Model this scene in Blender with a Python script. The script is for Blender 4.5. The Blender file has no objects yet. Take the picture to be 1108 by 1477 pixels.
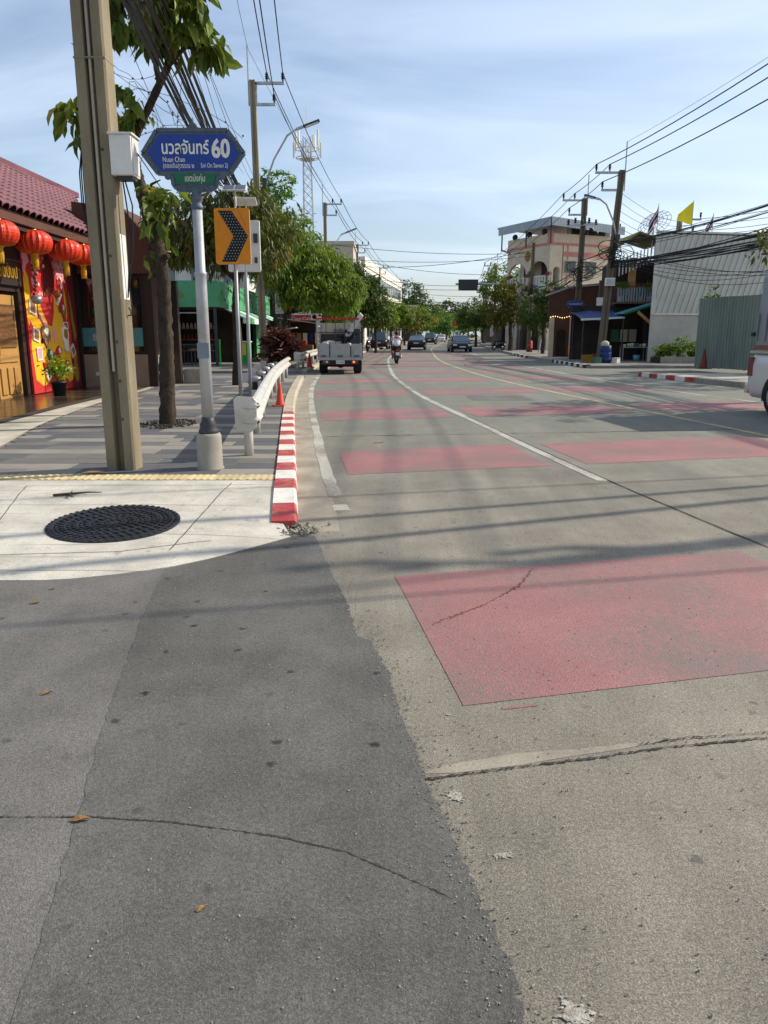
import bpy, math, random
from mathutils import Vector, Matrix
R = math.radians
rnd = random.Random(11)
S = bpy.context.scene
COL = S.collection
# ------------------------------------------------------------------ camera
cam = bpy.data.cameras.new('camera'); co = bpy.data.objects.new('camera', cam); COL.objects.link(co)
cam.sensor_fit = 'VERTICAL'; cam.sensor_height = 36.0
cam.lens = 36.0 * 1110.0 / 1477.0
cam.clip_start = 0.05; cam.clip_end = 3000
co.location = (0, 0, 1.55); co.rotation_euler = (R(90 - 13.0116), 0, 0)
S.camera = co
# ------------------------------------------------------------------ world, sun, exposure
SUN_AZ = math.atan2(1.0, 0.35)          # clockwise from +Y: the sun stands over the road's far right side
SUN_EL = R(36)
w = bpy.data.worlds.new('World'); S.world = w; w.use_nodes = True
nt = w.node_tree; nt.nodes.clear()
out = nt.nodes.new('ShaderNodeOutputWorld'); bg = nt.nodes.new('ShaderNodeBackground')
sky = nt.nodes.new('ShaderNodeTexSky'); sky.sky_type = 'NISHITA'; sky.sun_disc = False
sky.sun_elevation = SUN_EL; sky.sun_rotation = SUN_AZ
sky.air_density = 1.0; sky.dust_density = 1.8; sky.ozone_density = 2.4; sky.altitude = 10
tc = nt.nodes.new('ShaderNodeTexCoord')
sx = nt.nodes.new('ShaderNodeSeparateXYZ'); nt.links.new(tc.outputs['Generated'], sx.inputs[0])
zz = nt.nodes.new('ShaderNodeMath'); zz.operation = 'ADD'; zz.inputs[1].default_value = .25; nt.links.new(sx.outputs[2], zz.inputs[0])
dv = nt.nodes.new('ShaderNodeVectorMath'); dv.operation = 'DIVIDE'
cz = nt.nodes.new('ShaderNodeCombineXYZ')
for i in range(3): nt.links.new(zz.outputs[0], cz.inputs[i])
nt.links.new(tc.outputs['Generated'], dv.inputs[0]); nt.links.new(cz.outputs[0], dv.inputs[1])
mp = nt.nodes.new('ShaderNodeMapping'); mp.inputs['Rotation'].default_value = (0, 0, R(-35)); mp.inputs['Scale'].default_value = (.75, 2.0, 1)
nt.links.new(dv.outputs[0], mp.inputs[0])
nz = nt.nodes.new('ShaderNodeTexNoise'); nz.inputs['Scale'].default_value = 1.5; nz.inputs['Detail'].default_value = 7; nz.inputs['Roughness'].default_value = .52; nz.inputs['Distortion'].default_value = .5
nt.links.new(mp.outputs[0], nz.inputs['Vector'])
rp = nt.nodes.new('ShaderNodeMapRange'); rp.inputs[1].default_value = .36; rp.inputs[2].default_value = .78; rp.inputs[3].default_value = .12; rp.inputs[4].default_value = .62
nt.links.new(nz.outputs[0], rp.inputs[0])
mx = nt.nodes.new('ShaderNodeMix'); mx.data_type = 'RGBA'
nt.links.new(rp.outputs[0], mx.inputs['Factor']); nt.links.new(sky.outputs[0], mx.inputs['A']); mx.inputs['B'].default_value = (6.0, 6.9, 8.2, 1)
nt.links.new(mx.outputs['Result'], bg.inputs['Color']); nt.links.new(bg.outputs[0], out.inputs[0])
bg.inputs['Strength'].default_value = 0.125
sl = bpy.data.lights.new('sun', 'SUN'); so = bpy.data.objects.new('sun', sl); COL.objects.link(so)
sl.energy = 4.0; sl.angle = R(.6); sl.color = (1, .92, .80)
sdir = Vector((math.sin(SUN_AZ) * math.cos(SUN_EL), math.cos(SUN_AZ) * math.cos(SUN_EL), math.sin(SUN_EL)))
so.rotation_euler = (-sdir).to_track_quat('-Z', 'Y').to_euler(); so.location = (30, 10, 40)
S.view_settings.view_transform = 'Standard'; S.view_settings.look = 'None'
S.view_settings.gamma = 1; S.view_settings.use_curve_mapping = False
S.view_settings.exposure = 0.36
S.cycles.max_bounces = 6; S.cycles.diffuse_bounces = 3; S.cycles.transparent_max_bounces = 8
# ------------------------------------------------------------------ helpers
def lin(c):
    return tuple(((x / 255) / 12.92 if x / 255 <= .04045 else (((x / 255) + .055) / 1.055) ** 2.4) for x in c)
class MB:
    def __init__(s): s.v = []; s.f = []; s.m = []; s.mi = 0
    def add(s, vs, fs):
        o = len(s.v); s.v += [tuple(v) for v in vs]; s.f += [tuple(i + o for i in f) for f in fs]; s.m += [s.mi] * len(fs); return s
    def box(s, x0, x1, y0, y1, z0, z1):
        return s.add([(x0,y0,z0),(x1,y0,z0),(x1,y1,z0),(x0,y1,z0),(x0,y0,z1),(x1,y0,z1),(x1,y1,z1),(x0,y1,z1)],
                     [(3,2,1,0),(4,5,6,7),(0,1,5,4),(1,2,6,5),(2,3,7,6),(3,0,4,7)])
    def obox(s, c, d, rot=(0,0,0)):
        m = Matrix.Translation(c) @ (Matrix.Rotation(rot[2],4,'Z') @ Matrix.Rotation(rot[1],4,'Y') @ Matrix.Rotation(rot[0],4,'X'))
        b = MB().box(-d[0]/2,d[0]/2,-d[1]/2,d[1]/2,-d[2]/2,d[2]/2)
        return s.add([m @ Vector(v) for v in b.v], b.f)
    def bar(s, p, q, wd, h, up=(0,0,1)):
        p = Vector(p); q = Vector(q); d = (q-p).normalized(); u = Vector(up)
        if abs(d.dot(u)) > .98: u = Vector((0,1,0))
        a = d.cross(u).normalized(); b = a.cross(d).normalized()
        a *= wd/2; b *= h/2
        return s.add([p-a-b,p+a-b,p+a+b,p-a+b,q-a-b,q+a-b,q+a+b,q-a+b],
                     [(0,1,2,3),(7,6,5,4),(0,4,5,1),(1,5,6,2),(2,6,7,3),(3,7,4,0)])
    def tube(s, pts, r, n=6):
        pts = [Vector(p) for p in pts]; N = len(pts); rs = r if isinstance(r,(list,tuple)) else [r]*N
        vs = []; ref = None
        for i,p in enumerate(pts):
            d = (pts[min(i+1,N-1)] - pts[max(i-1,0)])
            if d.length < 1e-9: d = Vector((0,0,1))
            d.normalize()
            if ref is None: ref = Vector((1,0,0)) if abs(d.x) < .8 else Vector((0,1,0))
            a = d.cross(ref).normalized(); b = d.cross(a).normalized(); ref = -b if False else ref
            for k in range(n):
                t = 2*math.pi*k/n; vs.append(p + a*(rs[i]*math.cos(t)) + b*(rs[i]*math.sin(t)))
        fs = [(i*n+k, i*n+(k+1)%n, (i+1)*n+(k+1)%n, (i+1)*n+k) for i in range(N-1) for k in range(n)]
        fs += [tuple(range(n))[::-1], tuple((N-1)*n+k for k in range(n))]
        return s.add(vs, fs)
    def lathe(s, prof, n=16, c=(0,0,0), sy=1):
        vs = []; 
        for r,z in prof:
            for k in range(n):
                t = 2*math.pi*k/n; vs.append((c[0]+r*math.cos(t), c[1]+r*sy*math.sin(t), c[2]+z))
        N = len(prof)
        fs = [(i*n+k, i*n+(k+1)%n, (i+1)*n+(k+1)%n, (i+1)*n+k) for i in range(N-1) for k in range(n)]
        fs += [tuple(range(n))[::-1], tuple((N-1)*n+k for k in range(n))]
        return s.add(vs, fs)
    def prism(s, poly, ax, a, b):
        n = len(poly)
        def P(u,v,w): return {'z':(u,v,w),'y':(u,w,v),'x':(w,u,v)}[ax]
        return s.add([P(u,v,a) for u,v in poly]+[P(u,v,b) for u,v in poly],
                     [tuple(range(n))[::-1], tuple(range(n,2*n))]+[(i,(i+1)%n,n+(i+1)%n,n+i) for i in range(n)])
    def ball(s, c, r, nu=10, nv=7):
        if not isinstance(r,(list,tuple)): r = (r,r,r)
        prof = [(max(1e-3,math.sin(math.pi*i/nv)), -math.cos(math.pi*i/nv)) for i in range(nv+1)]
        o = MB().lathe(prof, nu)
        return s.add([(c[0]+v[0]*r[0], c[1]+v[1]*r[1], c[2]+v[2]*r[2]) for v in o.v], o.f)
    def poly(s, pts): return s.add(pts, [tuple(range(len(pts)))])
    def loft(s, rings, cap=True):
        n = len(rings[0]); vs = [p for r in rings for p in r]; N = len(rings)
        fs = [(i*n+k, i*n+(k+1)%n, (i+1)*n+(k+1)%n, (i+1)*n+k) for i in range(N-1) for k in range(n)]
        if cap: fs += [tuple(range(n))[::-1], tuple((N-1)*n+k for k in range(n))]
        return s.add(vs, fs)
    def ribbon(s, L, Rr):
        n = len(L); return s.add(list(L)+list(Rr), [(i, n+i, n+i+1, i+1) for i in range(n-1)])
    def mesh(s, name, mats, smooth=False):
        me = bpy.data.meshes.new(name); me.from_pydata(s.v, [], s.f)
        if not isinstance(mats,(list,tuple)): mats = [mats]
        for m in mats: me.materials.append(m)
        if len(mats) > 1: me.polygons.foreach_set('material_index', s.m)
        if smooth: me.polygons.foreach_set('use_smooth', [True]*len(s.f))
        me.update(); return me
    def build(s, name, mats, parent=None, smooth=False, bevel=0, fix=True):
        me = s.mesh(name, mats, smooth)
        if fix and len(s.f) < 4000:
            import bmesh
            bm = bmesh.new(); bm.from_mesh(me); bmesh.ops.recalc_face_normals(bm, faces=bm.faces); bm.to_mesh(me); bm.free()
        o = put(name, me, parent)
        if bevel:
            b = o.modifiers.new('bev','BEVEL'); b.width = bevel; b.segments = 2; b.limit_method = 'ANGLE'; b.angle_limit = R(40)
        return o
def put(name, me, parent=None, loc=None, rot=None):
    o = bpy.data.objects.new(name, me); COL.objects.link(o)
    if parent: o.parent = parent
    if loc is not None: o.location = loc
    if rot is not None: o.rotation_euler = rot
    return o
def tag(o, label=None, cat=None, group=None, kind=None):
    if label: o['label'] = label
    if cat: o['category'] = cat
    if group: o['group'] = group
    if kind: o['kind'] = kind
    return o
def thing(name, label, cat, loc=(0,0,0), rz=0, group=None):
    o = bpy.data.objects.new(name, None); COL.objects.link(o); o.empty_display_size = .2
    o.location = loc; o.rotation_euler = (0,0,rz)
    return tag(o, label, cat, group)
def struct(o, kind='structure'): o['kind'] = kind; return o
def dup(root, loc, rz=None, label=None):
    kids = {}
    for c in bpy.data.objects:
        if c.parent: kids.setdefault(c.parent, []).append(c)
    def cp(o, par):
        c = o.copy(); COL.objects.link(c)
        if par: c.parent = par
        for k in kids.get(o, []): cp(k, c)
        return c
    r = cp(root, None); r.location = loc
    if rz is not None: r.rotation_euler = (0,0,rz)
    if label: r['label'] = label
    return r
def text(name, body, size, m, parent, loc, rot=(R(90),0,0), ext=.003, align='CENTER', sx=1.0, shear=0, bold=0, width=None):
    c = bpy.data.curves.new(name,'FONT'); c.body = body; c.size = size; c.extrude = ext; c.align_x = align; c.align_y = 'CENTER'; c.resolution_u = 3; c.shear = shear; c.offset = bold
    t = bpy.data.objects.new('tmp', c); COL.objects.link(t)
    me = bpy.data.meshes.new_from_object(t); bpy.data.objects.remove(t)
    me.name = name; me.materials.clear(); me.materials.append(m)
    if width:
        xs = [v.co.x for v in me.vertices]; sx = width/(max(xs)-min(xs))
    o = put(name, me, parent, loc, rot); o.scale = (sx,1,1); return o
def interp(tab, y):
    if y <= tab[0][0]:
        (a,b),(c,d) = tab[0],tab[1]; return b + (y-a)*(d-b)/(c-a)
    for i in range(len(tab)-1):
        (a,b),(c,d) = tab[i],tab[i+1]
        if y <= c:
            # smooth: catmull tangents
            m0 = (d - tab[i-1][1])/(c - tab[i-1][0]) if i > 0 else (d-b)/(c-a)
            m1 = (tab[i+2][1]-b)/(tab[i+2][0]-a) if i+2 < len(tab) else (d-b)/(c-a)
            h = c-a; t = (y-a)/h
            return (2*t**3-3*t*t+1)*b + (t**3-2*t*t+t)*h*m0 + (-2*t**3+3*t*t)*d + (t**3-t*t)*h*m1
    (a,b),(c,d) = tab[-2],tab[-1]; return d + (y-c)*(d-b)/(c-a)
# ------------------------------------------------------------------ materials
def mat(name, col, rough=.75, metal=0, var=.15, scale=2.0, fine=.06, fscale=60, bump=0, bscale=80, dirt=None, damt=.35, dscale=1.3, rand=0, spec=.4, objc=False, stretch=None):
    m = bpy.data.materials.new(name); m.use_nodes = True; n = m.node_tree; b = n.nodes['Principled BSDF']
    if max(col) > 1.5: col = lin(col)
    b.inputs['Roughness'].default_value = rough; b.inputs['Metallic'].default_value = metal; b.inputs['Specular IOR Level'].default_value = spec
    if objc: src = n.nodes.new('ShaderNodeTexCoord').outputs['Object']
    else: src = n.nodes.new('ShaderNodeNewGeometry').outputs['Position']
    if stretch:
        mpn = n.nodes.new('ShaderNodeMapping'); mpn.inputs['Scale'].default_value = stretch; n.links.new(src, mpn.inputs[0]); src = mpn.outputs[0]
    def noise(sc, det=4, ro=.6):
        t = n.nodes.new('ShaderNodeTexNoise'); t.inputs['Scale'].default_value = sc; t.inputs['Detail'].default_value = det; t.inputs['Roughness'].default_value = ro
        n.links.new(src, t.inputs['Vector']); return t.outputs[0]
    def mrange(sock, a, bb, c, d):
        t = n.nodes.new('ShaderNodeMapRange'); n.links.new(sock, t.inputs[0])
        for i,x in enumerate((a,bb,c,d)): t.inputs[i+1].default_value = x
        return t.outputs[0]
    def mul(a, bb):
        t = n.nodes.new('ShaderNodeMath'); t.operation = 'MULTIPLY'; n.links.new(a, t.inputs[0]); n.links.new(bb, t.inputs[1]); return t.outputs[0]
    f = mrange(noise(scale), .3, .7, 1-var, 1+var)
    if fine: f = mul(f, mrange(noise(fscale, 2), .3, .7, 1-fine, 1+fine))
    if rand:
        oi = n.nodes.new('ShaderNodeObjectInfo'); f = mul(f, mrange(oi.outputs['Random'], 0, 1, 1-rand, 1+rand))
    vm = n.nodes.new('ShaderNodeVectorMath'); vm.operation = 'SCALE'; vm.inputs[0].default_value = col[:3]; n.links.new(f, vm.inputs['Scale'])
    c = vm.outputs[0]
    if dirt:
        mxn = n.nodes.new('ShaderNodeMix'); mxn.data_type = 'RGBA'
        n.links.new(mrange(noise(dscale, 6, .65), .48, .72, 0, damt), mxn.inputs['Factor']); n.links.new(c, mxn.inputs['A'])
        mxn.inputs['B'].default_value = (*(lin(dirt) if max(dirt) > 1.5 else dirt), 1); c = mxn.outputs['Result']
    n.links.new(c, b.inputs['Base Color'])
    if bump:
        bn = n.nodes.new('ShaderNodeBump'); bn.inputs['Strength'].default_value = bump; bn.inputs['Distance'].default_value = .01
        n.links.new(noise(bscale, 3), bn.inputs['Height']); n.links.new(bn.outputs[0], b.inputs['Normal'])
    return m
def nodeset(m): return m.node_tree, m.node_tree.nodes['Principled BSDF']
def ground_mat(name, col, speck=.35, stain=.2, coarse=1.2, light=None, spots=0, bump=.35, big=.12, far_tint=None, lines=0):
    """worn concrete / asphalt: aggregate specks, broad stains, oil spots"""
    m = bpy.data.materials.new(name); m.use_nodes = True; n, b = nodeset(m); L = n.links.new
    b.inputs['Roughness'].default_value = .85; b.inputs['Specular IOR Level'].default_value = .3
    pos = n.nodes.new('ShaderNodeNewGeometry').outputs['Position']
    def noise(sc, det=4, ro=.6, st=None):
        t = n.nodes.new('ShaderNodeTexNoise'); t.inputs['Scale'].default_value = sc; t.inputs['Detail'].default_value = det; t.inputs['Roughness'].default_value = ro
        s0 = pos
        if st:
            q = n.nodes.new('ShaderNodeMapping'); q.inputs['Scale'].default_value = st; L(pos, q.inputs[0]); s0 = q.outputs[0]
        L(s0, t.inputs['Vector']); return t.outputs[0]
    def mr(s, a, bb, c, d):
        t = n.nodes.new('ShaderNodeMapRange'); L(s, t.inputs[0])
        for i,x in enumerate((a,bb,c,d)): t.inputs[i+1].default_value = x
        return t.outputs[0]
    def mul(a, bb):
        t = n.nodes.new('ShaderNodeMath'); t.operation = 'MULTIPLY'; L(a, t.inputs[0]); L(bb, t.inputs[1]); return t.outputs[0]
    agg = noise(170, 2, .7)
    f = mul(mr(agg, .4, .6, 1-speck, 1+speck), mr(noise(coarse, 6, .62), .36, .64, 1-stain, 1+stain))
    f = mul(f, mr(noise(.22, 3, .5), .3, .7, 1-big, 1+big))
    f = mul(f, mr(noise(1.0, 5, .6, (2.2,.16,1)), .35, .65, 1-big, 1+big))
    f = mul(f, mr(noise(62, 3, .75), .38, .62, 1-speck*.6, 1+speck*.6))
    c = n.nodes.new('ShaderNodeVectorMath'); c.operation = 'SCALE'; c.inputs[0].default_value = lin(col); L(f, c.inputs['Scale']); cs = c.outputs[0]
    def mix(fac, colr):
        nonlocal cs
        q = n.nodes.new('ShaderNodeMix'); q.data_type = 'RGBA'; L(fac, q.inputs['Factor']); L(cs, q.inputs['A']); q.inputs['B'].default_value = (*lin(colr), 1); cs = q.outputs['Result']
    if far_tint:  # second tone that grows along the road, uneven by noise
        sp = n.nodes.new('ShaderNodeSeparateXYZ'); L(pos, sp.inputs[0])
        mix(mul(mr(sp.outputs[1], 6.5, 15, 0, .85), mr(noise(.8, 5, .6), .3, .65, .45, 1)), far_tint)
    if light:
        v = n.nodes.new('ShaderNodeTexVoronoi'); v.voronoi_dimensions = '2D'; v.inputs['Scale'].default_value = 120; L(pos, v.inputs['Vector'])
        mix(mul(mr(v.outputs['Distance'], .1, .24, 1, 0), mr(noise(61, 1), .52, .6, 0, .55)), light)
        mix(mul(mr(v.outputs['Distance'], .12, .26, 1, 0), mr(noise(47, 1), .50, .40, 0, .6)), (58,55,50))
    if spots:
        v = n.nodes.new('ShaderNodeTexVoronoi'); v.voronoi_dimensions = '2D'; v.inputs['Scale'].default_value = 3.0; v.inputs['Randomness'].default_value = 1
        dn = n.nodes.new('ShaderNodeVectorMath'); dn.operation = 'ADD'
        t = n.nodes.new('ShaderNodeTexNoise'); t.inputs['Scale'].default_value = 30; L(pos, t.inputs['Vector'])
        sc = n.nodes.new('ShaderNodeVectorMath'); sc.operation = 'SCALE'; L(t.outputs['Color'], sc.inputs[0]); sc.inputs['Scale'].default_value = .05
        L(pos, dn.inputs[0]); L(sc.outputs[0], dn.inputs[1]); L(dn.outputs[0], v.inputs['Vector'])
        sel = n.nodes.new('ShaderNodeSeparateColor'); L(v.outputs['Color'], sel.inputs[0])
        mix(mul(mr(v.outputs['Distance'], .03, .075, spots, 0), mr(sel.outputs[0], .35, .9, 0, 1)), (40,38,36))
        q2 = noise(5.5, 6, .7); mix(mr(q2, .58, .74, 0, .5), (66,63,58))
    if lines:
        wv = n.nodes.new('ShaderNodeTexWave'); wv.bands_direction = 'Y'; wv.inputs['Scale'].default_value = lines; wv.inputs['Distortion'].default_value = .6; wv.inputs['Detail'].default_value = 2; wv.inputs['Detail Scale'].default_value = .4
        L(pos, wv.inputs['Vector'])
        mix(mul(mr(wv.outputs['Fac'], .0, .03, .55, 0), mr(noise(1.4, 2, .5, (.35,2,1)), .42, .58, 0, 1)), (95,88,76))
    L(cs, b.inputs['Base Color'])
    if bump:
        bn = n.nodes.new('ShaderNodeBump'); bn.inputs['Strength'].default_value = bump; bn.inputs['Distance'].default_value = .006
        L(agg, bn.inputs['Height']); L(bn.outputs[0], b.inputs['Normal'])
    return m
def paint_mat(name, col, under, wear=.35, wscale=9):
    """road paint worn through to the concrete in ragged spots"""
    m = mat(name, col, .7, var=.14, scale=1.1, fine=.3, fscale=140, bump=.6, bscale=150); n, b = nodeset(m); L = n.links.new
    src = b.inputs['Base Color'].links[0].from_socket
    pos = n.nodes.new('ShaderNodeNewGeometry').outputs['Position']
    t = n.nodes.new('ShaderNodeTexNoise'); t.inputs['Scale'].default_value = wscale; t.inputs['Detail'].default_value = 8; t.inputs['Roughness'].default_value = .75; L(pos, t.inputs['Vector'])
    t2 = n.nodes.new('ShaderNodeTexNoise'); t2.inputs['Scale'].default_value = .9; t2.inputs['Detail'].default_value = 3; L(pos, t2.inputs['Vector'])
    ad = n.nodes.new('ShaderNodeMath'); ad.operation = 'ADD'; L(t.outputs[0], ad.inputs[0]); L(t2.outputs[0], ad.inputs[1])
    r = n.nodes.new('ShaderNodeMapRange'); L(ad.outputs[0], r.inputs[0]); 
    for i,x in enumerate((.96,1.22,0,wear*1.3)): r.inputs[i+1].default_value = x
    q = n.nodes.new('ShaderNodeMix'); q.data_type = 'RGBA'; L(r.outputs[0], q.inputs['Factor']); L(src, q.inputs['A']); q.inputs['B'].default_value = (*lin(under), 1)
    L(q.outputs['Result'], b.inputs['Base Color']); return m
def leaf_mat(name, c1, c2, c3=None, trans=.35):
    m = bpy.data.materials.new(name); m.use_nodes = True; n, b = nodeset(m); L = n.links.new
    g = n.nodes.new('ShaderNodeNewGeometry')
    r = n.nodes.new('ShaderNodeValToRGB'); e = r.color_ramp.elements; e[0].color = (*lin(c1),1); e[1].color = (*lin(c2),1); e[1].position = .8
    if c3: x = e.new(.95); x.color = (*lin(c3),1)
    t = n.nodes.new('ShaderNodeTexNoise'); t.inputs['Scale'].default_value = .9; L(g.outputs['Position'], t.inputs['Vector'])
    a = n.nodes.new('ShaderNodeMath'); a.operation = 'MULTIPLY_ADD'; L(t.outputs[0], a.inputs[0]); a.inputs[1].default_value = .9; a.inputs[2].default_value = -.2
    a2 = n.nodes.new('ShaderNodeMath'); a2.operation = 'MULTIPLY_ADD'; L(g.outputs['Random Per Island'], a2.inputs[0]); a2.inputs[1].default_value = .55; L(a.outputs[0], a2.inputs[2])
    L(a2.outputs[0], r.inputs[0]); L(r.outputs[0], b.inputs['Base Color'])
    b.inputs['Roughness'].default_value = .5; b.inputs['Specular IOR Level'].default_value = .35
    tr = n.nodes.new('ShaderNodeBsdfTranslucent'); L(r.outputs[0], tr.inputs[0])
    mxs = n.nodes.new('ShaderNodeMixShader'); mxs.inputs[0].default_value = trans
    L(b.outputs[0], mxs.inputs[1]); L(tr.outputs[0], mxs.inputs[2]); L(mxs.outputs[0], n.nodes['Material Output'].inputs[0]); return m
def glow_mat(name, col, e):
    m = mat(name, col, .3); b = m.node_tree.nodes['Principled BSDF']; b.inputs['Emission Color'].default_value = (*lin(col),1); b.inputs['Emission Strength'].default_value = e; return m
def glass_mat(name, col=(20,26,28), rough=.06):
    return mat(name, col, rough, var=.1, fine=0, spec=.9)
ROADC = (126,120,107)
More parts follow.
